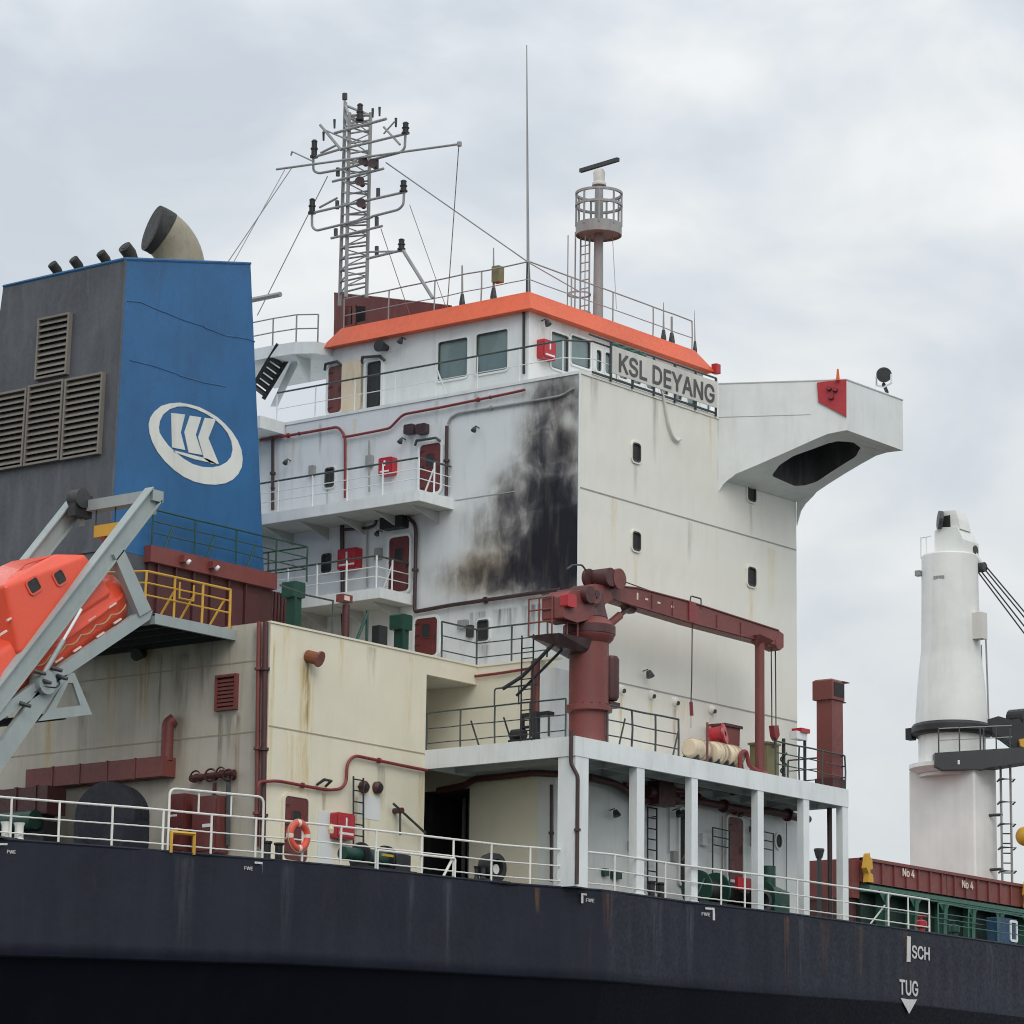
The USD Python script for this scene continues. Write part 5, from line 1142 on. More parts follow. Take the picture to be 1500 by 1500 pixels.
# ------------------------------------------------------------------ things on the poop deck by the aft wall
def deck_pt(px, py, x): return on(px, py, x=x)
t = Thing('mooring_drum', 'large dark round covered drum behind the white aft rail', 'mooring winch')
xd = XA-2.3; c = on(157, 1194, x=xd); rd = abs(on(157, 1143, x=xd)[2]-c[2])*.97
ax = np.array([-1, -.35, 0]); ax /= np.linalg.norm(ax)
cc = np.array(c)+[.4, .2, 0]
t.part('cover', lathe([(0, -.55), (rd*.93, -.55), (rd, -.48), (rd, .42), (rd*.95, .52), (rd*.5, .60), (0, .60)], cc, 40, ax), 'drum_cover', smooth=35)
t.part('skirt', trimesh.convex.convex_hull([cc+np.array([sx*.55, sy*rd*1.02, sz]) for sx in (-1, 1) for sy in (-1, 1) for sz in (-.15, -.85)]+[cc+np.array([sx*.5, sy*rd*.9, ZD-cc[2]+.1]) for sx in (-1, 1) for sy in (-1, 1)]), 'drum_cover')
t.part('lashing', lathe([(rd+.005, -.08), (rd+.02, -.03), (rd+.02, .03), (rd+.005, .08)], cc, 40, ax), 'black'); t.done()
def deck_box(name, label, r_, x, depth, mat, category, door_=False, marks=()):
    f = Frame((x, 0, 0), (0, -1, 0), (0, 0, 1)); u0, v0, u1, v1 = f.rect(*r_); v0 = min(v0, ZD+.02) if v0 < ZD+.6 else v0
    t = Thing(name, label, category); t.part('cabinet', f.plate(rrect(u0, v0, u1, v1, .04), depth, -depth), mat)
    t.part('door', f.plate(rrect(u0+.06, v0+.08, u1-.06, v1-.08, .05), .03, .003), mat)
    for a, b, w, h in marks: uu, vv = u0+(u1-u0)*a, v0+(v1-v0)*b; t.part('label_strip', f.plate(sbox(uu, vv, uu+w, vv+h), .006, .035), 'clear_white')
    t.part('handle', tube([f.to3(u1-.14, (v0+v1)/2-.1, .05), f.to3(u1-.14, (v0+v1)/2+.1, .05)], .02, 5), 'dark_steel'); t.done()
deck_box('equipment_locker', 'dark red locker behind the yellow step frame', (245, 1163, 271, 1250), XA-.62, .5, 'door_red', 'locker', marks=((.1, .62, .35, .06), (.1, .38, .4, .08)))
deck_box('equipment_locker', 'dark red locker with a white label under the valve wheels', (281, 1166, 318, 1250), XA-.62, .5, 'door_red', 'locker', marks=((.45, .45, .4, .1),))
t = Thing('valve_manifold', 'row of dark red valve wheels and pipes on the dingy aft wall', 'valve manifold')
for px, py, r_ in ((296, 1139, .2), (318, 1137, .22), (333, 1133, .18), (344, 1137, .2)):
    f = AA; c = f.p3(px, py, .30); t.part('valve_wheel', lathe([(r_*.8, -.04), (r_, 0), (r_*.8, .04), (r_*.72, 0), (r_*.8, -.04)], c, 14, (-1, -.2, .1)), 'oxide_dark'); t.part('valve_body', cyl(f.p3(px, py, .05), c, .12, .08, 10), 'oxide_dark')
t.part('header_pipe', tube(pts(AA, .25, (288, 1142), (352, 1133)), .10, 8), 'oxide_dark'); t.part('feed_pipe', tube(pts(AA, .25, (343, 1142), (342, 1240)), .07, 8), 'rail_dark'); t.part('feed_pipe', tube(pts(AA, .22, (322, 1148), (321, 1172)), .06, 8), 'oxide_dark'); t.done()
t = Thing('air_duct', 'long red steel duct on the aft wall turning up at its end', 'duct')
u0, v0, u1, v1 = AA.rect(56, 1123, 262, 1142); 
f = AA; a, b = f.uv(58, 1139), f.uv(259, 1119); zc = (a[1]+b[1])/2-.12
t.part('duct', f.plate(sbox(a[0], zc-.30, b[0], zc+.30), .55, .045), 'oxide'); 
for k in range(1, 5): u = a[0]+(b[0]-a[0])*k/5; t.part('flange', f.plate(sbox(u-.03, zc-.32, u+.03, zc+.32), .575, .043), 'oxide')
ur = f.uv(255, 1090)[0]; t.part('riser', tube([f.to3(ur, zc+.2, .30), f.to3(ur, f.uv(255, 1062)[1], .30), f.to3(ur+.12, f.uv(255, 1055)[1], .16)], .19, 12, bend=.15), 'oxide', smooth=40); t.done()
t = Thing('winch', 'dark red winch frame at the far aft behind the white rail', 'winch')
fx = XA-1.6; f = Frame((fx, 0, 0), (0, -1, 0), (0, 0, 1)); u0, v0, u1, v1 = f.rect(-45, 1156, 68, 1232)
t.part('housing', f.plate(sbox(u0, v0+.75, u1, v1), .8, -.8), 'oxide_dark'); t.part('base', f.plate(sbox(u0, ZD, u1-.1, v0+.55), .7, -.7), 'black'); 
for k in range(4): u = u0+(u1-u0)*(k+.4)/4; t.part('rib', f.plate(sbox(u-.05, v0+.7, u+.05, v1+.03), .86, -.82), 'oxide_dark')
t.part('drum', cyl(f.to3(u0+.2, v0+.55, .25), f.to3(u1-.2, v0+.55, .25), .30, None, 16), 'green', smooth=40); t.done()
q = on(83, 1219, x=XA-2.9); one('oil_drum', [lathe([(0, 0), (.29, 0), (.31, .03), (.29, .05), (.29, .28), (.31, .30), (.29, .32), (.29, .56), (.31, .58), (.29, .6), (0, .6)], (q[0], q[1], ZD+.01), 20)], 'drum_blue', 'small blue drum on deck beside the covered dark drum', 'drum', smooth=30)
t = Thing('fairlead', 'weathered white roller fairlead at the aft end of the rail', 'fairlead')
xq = float(on(28, 1228, z=ZD)[0])
for k in (-.35, .05, .4): t.part('roller', lathe([(0, 0), (.16, 0), (.12, .1), (.12, .38), (.16, .48), (0, .5)], (xq+k, hull_y(xq+k)+.25, ZD), 14), 'rail_white', smooth=30)
t.part('base_plate', bx(xq-.6, xq+.65, hull_y(xq)+.0, hull_y(xq)+.5, ZD, ZD+.05), 'dark_steel'); t.done()
# mooring gear on the side deck
t = Thing('mooring_winch', 'low black and green winch on deck beside the cream house', 'mooring winch')
xw0, xw1 = float(on(566, 1270, z=ZD)[0]), float(on(662, 1280, z=ZD)[0]); y = hull_y((xw0+xw1)/2)+.75
t.part('bed', bx(xw0, xw1, y-.3, y+.7, ZD, ZD+.12), 'black')
t.part('drum', cyl((xw0+.5, y+.2, ZD+.42), (xw1-.9, y+.2, ZD+.42), .26, None, 18), 'green', smooth=40)
for xx in (xw0+.45, xw0+1.5, xw1-.85): t.part('flange', cyl((xx, y+.2, ZD+.42), (xx+.06, y+.2, ZD+.42), .42, None, 22), 'black', smooth=40)
t.part('gear_case', trimesh.convex.convex_hull([(xw1-.75+a, y-.1+b, ZD+c) for a in (0, .7) for b in (0, .6) for c in (.1, .6)]+[(xw1-.55, y+.2, ZD+.75)]), 'black'); t.part('motor', cyl((xw0-.3, y+.2, ZD+.45), (xw0+.42, y+.2, ZD+.45), .2, None, 14), 'green', smooth=40)
t.part('brake_plate', bx(xw1-1.6, xw1-1.1, y-.32, y-.29, ZD+.45, ZD+.52), 'yellow'); t.done()
t = Thing('fairlead', 'round black fairlead roller on the deck edge by the aft columns', 'fairlead')
q = on(751, 1274, z=ZD+.35); xq, yq = float(q[0]), hull_y(float(q[0]))+.35
t.part('frame', lathe([(.26, -.22), (.42, -.22), (.46, 0), (.42, .22), (.26, .22), (.22, 0), (.26, -.22)], (xq, yq, ZD+.44), 26, (0, 1, 0)), 'black', smooth=40); t.part('roller', lathe([(0, -.15), (.15, -.15), (.11, 0), (.15, .15), (0, .15)], (xq, yq, ZD+.40), 16, (0, 1, 0)), 'rail_white', smooth=40); t.part('base_plate', bx(xq-.65, xq+.6, yq-.25, yq+.25, ZD, ZD+.07), 'black')
for k in range(2): t.part('side_roller', lathe([(0, 0), (.10, 0), (.07, .07), (.07, .3), (.10, .38), (0, .38)], (xq-.55, yq-.1+k*.25, ZD+.07), 12), 'black')
t.done()
for k, (px, py, lb) in enumerate(((437, 1254, 'black bitts on deck beside the life ring'), (1012, 1310, 'dark bitts on deck behind the middle columns'))):
    q = on(px, py+4, z=ZD); xq = float(q[0]); yq = hull_y(xq)+.55
    t = Thing('bitts', lb, 'bitts')
    for s_ in (0, .5): t.part('bollard', lathe([(0, 0), (.11, 0), (.11, .42), (.15, .45), (.15, .50), (0, .52)], (xq+s_, yq, ZD+.06), 14), 'black', smooth=30)
    t.part('base_plate', bx(xq-.2, xq+.7, yq-.2, yq+.2, ZD, ZD+.06), 'black'); t.done()
t = Thing('mooring_winch', 'dark green winch behind the slim columns on the side deck', 'mooring winch')
xw0, xw1 = float(on(1005, 1300, y=-1.3)[0]), float(on(1150, 1320, y=-1.3)[0]); y = -1.35
t.part('bed', bx(xw0, xw1, y-.5, y+.6, ZD, ZD+.22), 'black'); t.part('drum', cyl((xw0+.6, y, ZD+.65), (xw1-1.5, y, ZD+.65), .36, None, 20), 'black', smooth=40)
for xx in (xw0+.5, xw0+1.5, xw1-1.55): t.part('flange', cyl((xx, y, ZD+.65), (xx+.07, y, ZD+.65), .60, None, 26), 'green', smooth=40)
t.part('gear_case', trimesh.convex.convex_hull([(xw1-1.3+a, y-.4+b, ZD+c) for a in (0, .9) for b in (0, .8) for c in (.2, .9)]+[(xw1-.85, y, ZD+1.15)]), 'green'); t.part('motor', cyl((xw1-.9, y+.1, ZD+1.05), (xw1-.9, y+.1, ZD+1.75), .24, None, 14), 'green', smooth=40)
t.part('cover_plate', bx(float(on(1081, 1292, y=y-.62)[0]), float(on(1105, 1292, y=y-.62)[0]), y-.62, y-.5, ZD+.72, ZD+1.12), 'fire_red', label='bright red cover'); t.part('brace', tube([(xw0-.2, y-.3, ZD), (xw0+.5, y-.3, ZD+.95)], .05, 6), 'green'); t.done()
t = Thing('fairlead', 'black fairlead on the deck edge near the last column', 'fairlead')
q = on(1162, 1318, z=ZD+.4); xq, yq = float(q[0]), YS+.4
t.part('frame', lathe([(.24, -.2), (.40, -.2), (.44, 0), (.40, .2), (.24, .2), (.2, 0), (.24, -.2)], (xq, yq, ZD+.42), 24, (0, 1, 0)), 'black', smooth=40); t.part('base_plate', bx(xq-.5, xq+.5, yq-.22, yq+.22, ZD, ZD+.07), 'black'); t.done()
# railings by the side doors under the slab
for r_, lb in (((1033, 1213, 1058, 1296), 'dark stair rail left of the red door below the boat deck'), ((1092, 1216, 1122, 1300), 'dark stair rail right of the red door below the boat deck')):
    t = Thing('railing', lb.replace('left of', 'aft of').replace('right of', 'forward of'), 'railing'); x0, z0_ = float(S0.uv(r_[0], r_[1])[0]), float(S0.uv(r_[0], r_[1])[1]); x1 = float(S0.uv(r_[2], r_[1])[0])
    for k in (0, .28, .56): t.part('bar', tube([(x0, -.3, z0_-k), (x1, -.3, z0_-k-.02)], .022, 6), 'rail_dark')
    for x_ in (x0, x1): t.part('post', tube([(x_, -.3, ZD), (x_, -.3, z0_)], .028, 6), 'rail_dark')
    t.done()
one('stair_brace', [tube(pts(S0, .5, (980, 1262), (1000, 1228)), .03, 6), tube(pts(S0, .5, (980, 1270), (992, 1288)), .03, 6)], 'rail_dark', 'thin slanting grey brace beside the dark open doorway', 'brace')

# ------------------------------------------------------------------ red provision crane on the boat deck
def provision_crane():
    t = Thing('provision_crane', 'red deck crane with its boom resting on a post beside the white wall', 'crane')
    cy = YS+.75; cx = float(on(862, 1062, y=cy)[0])
    def zz(py, px=862): return float(on(px, py, y=cy)[2])
    r0 = .60
    t.part('pedestal', lathe([(r0*1.05, Z1), (r0, Z1+.25), (r0, zz(1040)-.1), (r0+.13, zz(1040)-.06), (r0+.13, zz(1040)+.1), (r0*1.02, zz(1040)+.14), (r0*1.02, zz(945)), (r0*1.02, zz(943)), (r0+.14, zz(937)), (r0+.19, zz(932)), (r0+.19, zz(917)), (r0+.08, zz(911)), (r0*.9, zz(905)), (0, zz(905))], (cx, cy, 0), 40), 'oxide', smooth=22)
    t.part('slew_ring', lathe([(r0+.192, zz(931)), (r0+.215, zz(930)), (r0+.215, zz(918)), (r0+.192, zz(917.5)), (r0+.192, zz(931))], (cx, cy, 0), 40), 'oxide_dark', smooth=30)
    for k in range(16): a = 2*math.pi*k/16; t.part('bolt', cyl((cx+(r0+.08)*math.cos(a), cy+(r0+.08)*math.sin(a), zz(1040)+.09), (cx+(r0+.08)*math.cos(a), cy+(r0+.08)*math.sin(a), zz(1040)+.15), .03, None, 6), 'oxide_dark')
    # motor housing on the shaft
    u0, u1 = float(on(876, 990, y=cy-.5)[0]), float(on(893, 990, y=cy-.5)[0])
    t.part('motor_housing', lathe([(0, 0), (.20, .04), (.26, .14), (.26, zz(958)-zz(1026)-.12), (.20, zz(958)-zz(1026)-.02), (0, zz(958)-zz(1026))], (cx+.62, cy-.38, zz(1026)), 18), 'oxide_dark', smooth=35)
    t.part('foot_bracket', bx(cx+.45, cx+.95, cy-.5, cy-.2, zz(1034), zz(1026)), 'oxide_dark')
    # turning head
    zh = zz(905)
    t.part('turning_column', lathe([(0, zh), (r0*.95, zh), (r0*.8, zh+.35), (r0*.75, zh+.75), (0, zh+.8)], (cx, cy, 0), 26), 'oxide_dark', smooth=30)
    f = side(cy-.42)
    hd = f.poly([(826, 873), (838, 864), (848, 866), (872, 855), (893, 859), (898, 878), (884, 887), (878, 903), (846, 912), (826, 905)])
    h = t.part('head', f.plate(hd.buffer(-.06).buffer(.06), .84, -.84), 'oxide', label='crane head housing')
    t.part('drum', cyl(f.p3(858, 872, .20), f.p3(858, 872, -1.0), .27, None, 20), 'oxide_dark', smooth=40, parent=h); t.part('drum_flange', cyl(f.p3(867, 871, .02), f.p3(867, 871, .14), .30, None, 20), 'oxide', smooth=40, parent=h); t.part('hub', cyl(f.p3(868, 871, .14), f.p3(868, 871, .20), .12, None, 12), 'pipe_dark', parent=h)
    t.part('control_box', f.plate(rrect(*f.rect(825, 871, 838, 890), .06), .3, -.12), 'fire_red', parent=h)
    # hoist winch on the boom's root
    m = [cyl(f.p3(888, 846, .2), f.p3(888, 846, -.45), .29, None, 20)]
    w = t.part('winch_drum', m[0], 'oxide_dark', smooth=40, label='hoisting winch on the boom root')
    t.part('winch_flange', cyl(f.p3(900, 849, .1), f.p3(900, 849, .22), .33, None, 20), 'oxide', smooth=40, parent=w); t.part('winch_flange', cyl(f.p3(880, 845, -.40), f.p3(880, 845, -.52), .30, None, 20), 'oxide_dark', smooth=40, parent=w)
    t.part('winch_frame', f.plate(f.poly([(874, 838), (890, 834), (910, 846), (911, 862), (900, 864), (882, 858)]), .1, -.55), 'oxide_dark', parent=w)
    t.part('gear_box', trimesh.convex.convex_hull([f.p3(*p, w_) for p in ((898, 838), (909, 840), (911, 858), (901, 862)) for w_ in (.12, -.35)]), 'oxide', parent=w)
    # boom: box girder tapering to the tip
    fb = side(cy-.24)
    bm = fb.poly([(893, 858), (914, 860), (934, 862), (1010, 882), (1140, 923), (1148, 929), (1148, 948), (1142, 953), (1136, 946), (1010, 913), (930, 889), (893, 877)])
    b = t.part('boom', fb.plate(bm, .46, -.46), 'oxide', label='boom girder')
    for s_ in (0, 1):
        P0 = [(896, 858), (934, 862), (1010, 882), (1140, 924)] if s_ == 0 else [(900, 879), (930, 888), (1010, 912), (1136, 945)]
        t.part('flange', fb.plate(Polygon([fb.uv(*p) for p in P0]+[(fb.uv(*p)[0], fb.uv(*p)[1]+.035) for p in P0[::-1]]), .54, -.50), 'oxide', parent=b)
    for px in (955, 985, 1050, 1085): 
        p = fb.uv(px, 880+(px-955)*.305); t.part('stiffener', fb.plate(sbox(p[0]-.02, p[1]-.32, p[0]+.02, p[1]+.18), .03, .002), 'oxide', parent=b)
    for px in (934, 947, 965, 985): p = fb.uv(px, 874+(px-934)*.29); t.part('load_mark', fb.plate(sbox(p[0]-.05, p[1]-.10, p[0]+.03, p[1]+.12) if px < 940 else sbox(p[0]-.08, p[1]-.03, p[0]+.08, p[1]+.03), .004, .003), 'tape', parent=b)
    t.part('collar', fb.plate(fb.poly([(1008, 880), (1018, 884), (1018, 914), (1008, 910)]), .56, -.51), 'pipe_red', parent=b)
    t.part('tip_sheave', cyl(fb.p3(1141, 942, .02), fb.p3(1141, 942, -.5), .22, None, 16), 'oxide', smooth=40, parent=b)
    t.part('hand_hoop', tube([fb.p3(1010, 888, .0), fb.p3(1012, 873, .0), fb.p3(1027, 877, .0), fb.p3(1027, 892, .0)], .025, 6, bend=.06), 'rail_dark', parent=b)
    # luffing ram
    a, c = fb.p3(890, 921, -.16), fb.p3(928, 889, -.16)
    r_ = t.part('luffing_ram', cyl(a, a+(c-a)*.62, .13, None, 14), 'oxide', smooth=40); t.part('piston', cyl(a+(c-a)*.6, c, .075, None, 12), 'pipe_dark', smooth=40, parent=r_); t.part('lug', fb.plate(fb.poly([(920, 884), (940, 890), (934, 898), (924, 896)]), .2, -.33), 'oxide_dark', parent=r_)
    # wires
    t.part('hoist_wire', tube([fb.p3(905, 845, -.2), fb.p3(1142, 930, -.2)], .02, 5), 'dark_steel')
    t.part('loop_bar', tube([fb.p3(842, 832, -.3), fb.p3(850, 826, -.3), fb.p3(864, 826, -.3), fb.p3(871, 836, -.3), fb.p3(873, 846, -.3)], .03, 6, bend=.1), 'rail_dark')
    for px in (1139, 1145): t.part('fall_wire', tube([fb.p3(px, 945, -.25), fb.p3(px+1, 1062, -.25)], .022, 5), 'dark_steel')
    k = t.part('hook_block', trimesh.convex.convex_hull([fb.p3(px, py, w_) for px, py in ((1139, 1062), (1146, 1062), (1148, 1076), (1144, 1084), (1141, 1078)) for w_ in (-.15, -.35)]), 'pipe_red'); t.part('hook', tube([fb.p3(1143, 1082, -.25), fb.p3(1144, 1088, -.25), fb.p3(1147, 1092, -.25), fb.p3(1144, 1095, -.25), fb.p3(1140, 1092, -.25)], .035, 6, bend=.05), 'dark_steel', parent=k)
    t.part('sling', tube([fb.p3(1018, 908, -.1), fb.p3(1017, 1000, -.1), fb.p3(1016, 1030, -.1)], .022, 5), 'dark_steel'); t.part('sling_weight', tube([fb.p3(1016, 1028, -.1), fb.p3(1017, 1048, -.1)], .06, 8), 'pipe_red'); t.part('sling', tube([fb.p3(1016, 1048, -.1), fb.p3(1016, 1066, -.1)], .015, 5), 'rope')
    # operator's stand with little cage
    x0, x1 = float(on(803, 935, y=cy+.1)[0]), cx-.3
    zf = float(on(820, 932, y=cy+.1)[2])
    s_ = t.part('operator_stand', trimesh.convex.convex_hull([(x0+.1, cy-.25, zf), (x0, cy+.1, zf), (x0, cy+.9, zf), (cx, cy+.9, zf), (cx, cy-.5, zf), (x0+.25, cy, zf-.35), (cx, cy+.8, zf-.45), (cx, cy-.4, zf-.45)]), 'pipe_dark')
    for a in ((x0+.05, cy+.0), (x0+.05, cy+.5), (x0+.05, cy+.9), (x0+.55, cy-.2), (x0+.95, cy-.3)): t.part('cage_post', tube([(a[0], a[1], zf), (a[0], a[1], zf+1.15)], .03, 6), 'oxide', parent=s_)
    for k in (.4, .78, 1.15): t.part('cage_bar', tube([(x0+.05, cy+.9, zf+k), (x0+.05, cy+.0, zf+k), (x0+.55, cy-.2, zf+k), (x0+.95, cy-.3, zf+k)], .026, 6), 'oxide', parent=s_)
    t.part('stand_brace', tube([(x0+.25, cy+.1, zf-.3), (x0+.15, cy+1.2, zf-1.2), (x0-.05, cy+1.8, Z1+1.6)], .06, 7), 'black'); t.part('stand_brace', tube([(x0+.7, cy+.1, zf-.4), (x0+.25, cy+1.5, Z1+1.4)], .045, 6), 'black')
    fl = aft(x0+.3)
    for dy in (.9, 1.35): t.part('ladder_stringer', tube([(x0+.3, cy+dy, Z1), (x0+.3, cy+dy, zf+.1)], .028, 6), 'black')
    for k in range(9): t.part('rung', tube([(x0+.3, cy+.9, Z1+.3+k*.32), (x0+.3, cy+1.35, Z1+.3+k*.32)], .02, 5), 'black')
    # boom rest post
    xp = float(on(1113, 1110, y=YS+.55)[0]); yp_ = YS+.55; zt_ = float(on(1112, 938, y=yp_)[2])
    p_ = t.part('boom_rest', cyl((xp, yp_, Z1), (xp, yp_, zt_), .16, None, 18), 'oxide', smooth=40, label='post carrying the boom'); t.part('saddle', trimesh.convex.convex_hull([(xp+a, yp_+b, zt_+c) for a, b, c in ((-.4, -.3, .12), (.4, -.3, .02), (-.4, .3, .12), (.4, .3, .02), (-.2, 0, -.25), (.2, 0, -.25))]), 'oxide', parent=p_); t.part('foot', lathe([(0, 0), (.34, 0), (.34, .06), (.2, .16), (0, .16)], (xp, yp_, Z1), 18), 'pipe_red', parent=p_)
    t.done()
provision_crane()

# ------------------------------------------------------------------ gear on the boat deck
def boat_deck_gear():
    xs = [float(on(px, 1098, y=YS+.7)[0]) for px in (1021, 1048, 1072)]
    yb_ = YS+.75
    for k, (px, lb) in enumerate(((1022, 'cream life raft canister nearest the dark railing'), (1049, 'middle cream life raft canister on the boat deck'), (1070, 'cream life raft canister nearest the crane post'))):
        x = float(on(px, 1100, y=yb_)[0]); t = Thing('life_raft_canister', lb, 'life raft', 'life raft canisters on the boat deck')
        Lh = .62 if k == 0 else .42; r = .36 if k else .33; z = Z1+.50
        t.part('shell', lathe([(0, -Lh), (r*.75, -Lh*.97), (r*.96, -Lh*.75), (r, -.05), (r, .05), (r*.96, Lh*.75), (r*.75, Lh*.97), (0, Lh)], (x, yb_, z), 24, (1, .12, 0)), 'raft_cream', smooth=35)
        t.part('joint_band', lathe([(r+.005, -.04), (r+.022, -.02), (r+.022, .02), (r+.005, .04)], (x, yb_, z), 24, (1, .12, 0)), 'rope')
        for s_ in (-.55, .55): t.part('strap', lathe([(r*.98, -.03), (r+.016, -.03), (r+.016, .03), (r*.98, .03)], (x+s_*Lh, yb_, z), 24, (1, .12, 0)), 'rope')
        for s_ in (-.6, .6): t.part('cradle', trimesh.convex.convex_hull([(x+s_*Lh+a, yb_+b, Z1+c) for a in (-.03, .03) for b, c in ((-.35, 0), (.35, 0), (-.3, .28), (.3, .28))]), 'dark_steel')
        t.done()
    t = Thing('hose_reel', 'bright red hose reel beside the life raft canisters', 'hose reel')
    c = on(1052, 1077, y=YS+1.3); t.part('reel', lathe([(.1, -.25), (.34, -.25), (.36, -.2), (.28, -.18), (.28, .18), (.36, .2), (.34, .25), (.1, .25)], c, 20, (.4, -1, .2)), 'fire_red', smooth=35); t.part('stand', bx(c[0]-.2, c[0]+.2, c[1]-.15, c[1]+.15, Z1, c[2]-.2), 'oxide'); t.done()
    t = Thing('winch_box', 'dull red machinery box standing behind the life rafts', 'machinery box')
    q0 = on(1062, 1075, y=YS+1.7); t.part('body', trimesh.convex.convex_hull([(q0[0]+a, q0[1]+b, q0[2]+c) for a, b, c in ((0, 0, -.3), (.85, 0, -.3), (0, .6, -.3), (.85, .6, -.3), (.02, .02, .28), (.9, .02, .28), (.02, .6, .28), (.9, .6, .28), (.15, 0, -.6), (.7, 0, -.6))]), 'oxide'); t.part('lid', bx(q0[0]-.06, q0[0]+.97, q0[1]-.05, q0[1]+.65, q0[2]+.27, q0[2]+.36), 'oxide_dark'); t.part('leg', bx(q0[0]+.3, q0[0]+.55, q0[1]+.2, q0[1]+.45, Z1, q0[2]-.55), 'oxide_dark'); t.done()
    a, b = on(1036, 1105, y=YS+.12), on(1035, 1058, y=YS+.12); one('stanchion', tube([(a[0], a[1], Z1), (a[0], a[1], b[2])], .04, 7), 'oxide', 'thin red upright in front of the life raft canisters', 'post')
    # hoses and pipe bends near the rafts
    q = on(1084, 1100, y=YS+.3); one('pipe_bend', tube([(q[0], q[1], Z1), (q[0], q[1], Z1+.55), (q[0]+.35, q[1], Z1+.7), (q[0]+.5, q[1], Z1+.2), (q[0]+1.1, q[1], Z1+.08)], .07, 8, bend=.18), 'pipe_red', 'small red pipe bend between the life rafts and the crane post', 'pipe', smooth=40)
    t = Thing('deck_box', 'olive deck box between the crane post and the hook', 'box'); f = side(YS+1.0); r_ = f.rect(1124, 1090, 1141, 1116)
    t.part('box', f.plate(rrect(r_[0], Z1, r_[2], r_[3], .04), .7, -.7), 'olive'); t.part('lid', f.plate(sbox(r_[0]-.05, r_[3]-.02, r_[2]+.05, r_[3]+.05), .8, -.75), 'olive'); t.done()
    t = Thing('post_with_cable', 'dark deck post wound with cable near the hook', 'post'); q = on(1148, 1120, y=YS+.2)
    t.part('post', tube([(q[0], q[1], Z1), (q[0], q[1], float(on(1148, 1082, y=YS+.2)[2]))], .06, 8), 'black'); t.part('cable', tube([(q[0]+.1*math.cos(a), q[1]+.1*math.sin(a), Z1+.12+.06*a) for a in np.linspace(0, 12, 40)], .03, 5), 'green'); t.done()
    t = Thing('signal_post', 'dark post with a red and white lamp box near the square ventilator', 'lamp'); q = on(1179, 1130, y=YS+.3); zt_ = float(on(1179, 1073, y=YS+.3)[2])
    t.part('post', tube([(q[0], q[1], Z1), (q[0], q[1], zt_)], .055, 8), 'black'); t.part('lamp_box', trimesh.convex.convex_hull([(q[0]-a, q[1]-.1+b, zt_+c) for a in (0, .62) for b in (0, .3) for c in (-.28, -.02)]), 'clear_white'); t.part('hood', trimesh.convex.convex_hull([(q[0]+.08-a, q[1]-.16+b, zt_+c) for a in (0, .5) for b in (0, .4) for c in (-.04, .10)]), 'fire_red'); t.done()
    # square ventilator trunk
    t = Thing('ventilator', 'tall dark red square ventilator at the forward end of the boat deck', 'ventilator')
    q = on(1216, 1136, z=Z1); q = on(1216, 1134, y=YS+.55); x, y = float(q[0]), float(q[1]); zt_ = float(on(1216, 997, y=y)[2]); zc = float(on(1216, 1027, y=y)[2])
    w = .34
    t.part('trunk', bx(x-w, x+w, y-w*.9, y+w*.9, Z1, zc+.05), 'oxide'); t.part('hood', trimesh.convex.convex_hull([(x+a, y+b, z_) for a in (-w-.08, w+.02) for b in (-w-.02, w+.08) for z_ in (zc, zt_-.06)]+[(x+a, y+b, zt_) for a in (-w, w-.05) for b in (-w+.05, w)]), 'oxide')
    t.part('grille', bx(x-w+.06, x+w-.03, y-w-.035, y-w-.021, zc+.12, zt_-.12), 'room_dark')
    t.part('lip', bx(x+w-.1, x+w+.30, y-w-.05, y+w, zt_-.05, zt_-.02), 'oxide_dark'); t.part('lip', bx(x+w-.05, x+w+.22, y-w*.9, y+w*.5, zc-.03, zc+.0), 'oxide_dark'); t.part('coaming', bx(x-w-.07, x+w+.05, y-w*.95-.05, y+w, Z1, Z1+.35), 'oxide_dark'); t.done()
    # mooring/hydraulic stand and red post at the aft slab edge
    t = Thing('capstan_stand', 'black machinery stand beside the slim red post on the slab', 'machinery')
    q = on(785, 1078, x=XS+.5); x, y = float(q[0]), float(q[1])
    t.part('column', tube([(x, y, Z1), (x, y, Z1+.95)], .13, 10), 'black'); t.part('top_plate', bx(x-.1, x+.2, y-.55, y+.5, Z1+.80, Z1+.92), 'black'); t.part('arm', tube([(x, y+.5, Z1+.84), (x, y+.5, Z1+.5), (x, y-.1, Z1+.5)], .05, 6), 'black'); t.part('arm', tube([(x, y-.5, Z1+.84), (x, y-.5, Z1+.15)], .04, 6), 'rail_dark'); t.part('foot', bx(x-.3, x+.3, y-.2, y+.85, Z1, Z1+.1), 'black'); t.part('motor', cyl((x, y+.45, Z1+.3), (x, y+.9, Z1+.3), .17, None, 12), 'black', smooth=40); t.done()
    q = on(786, 1010, x=XS+.55); one('red_post', [tube([(q[0], q[1], Z1), (q[0], q[1], float(on(786, 965, x=XS+.55)[2]))], .10, 10), tube([(q[0], q[1]+.16, Z1+.2), (q[0], q[1]+.16, float(on(786, 968, x=XS+.55)[2]))], .06, 8)], 'oxide', 'slim red standpipe rising past the cream wall', 'pipe', smooth=40)
    # floats: small white sign on the tower wall
    f = AL; 
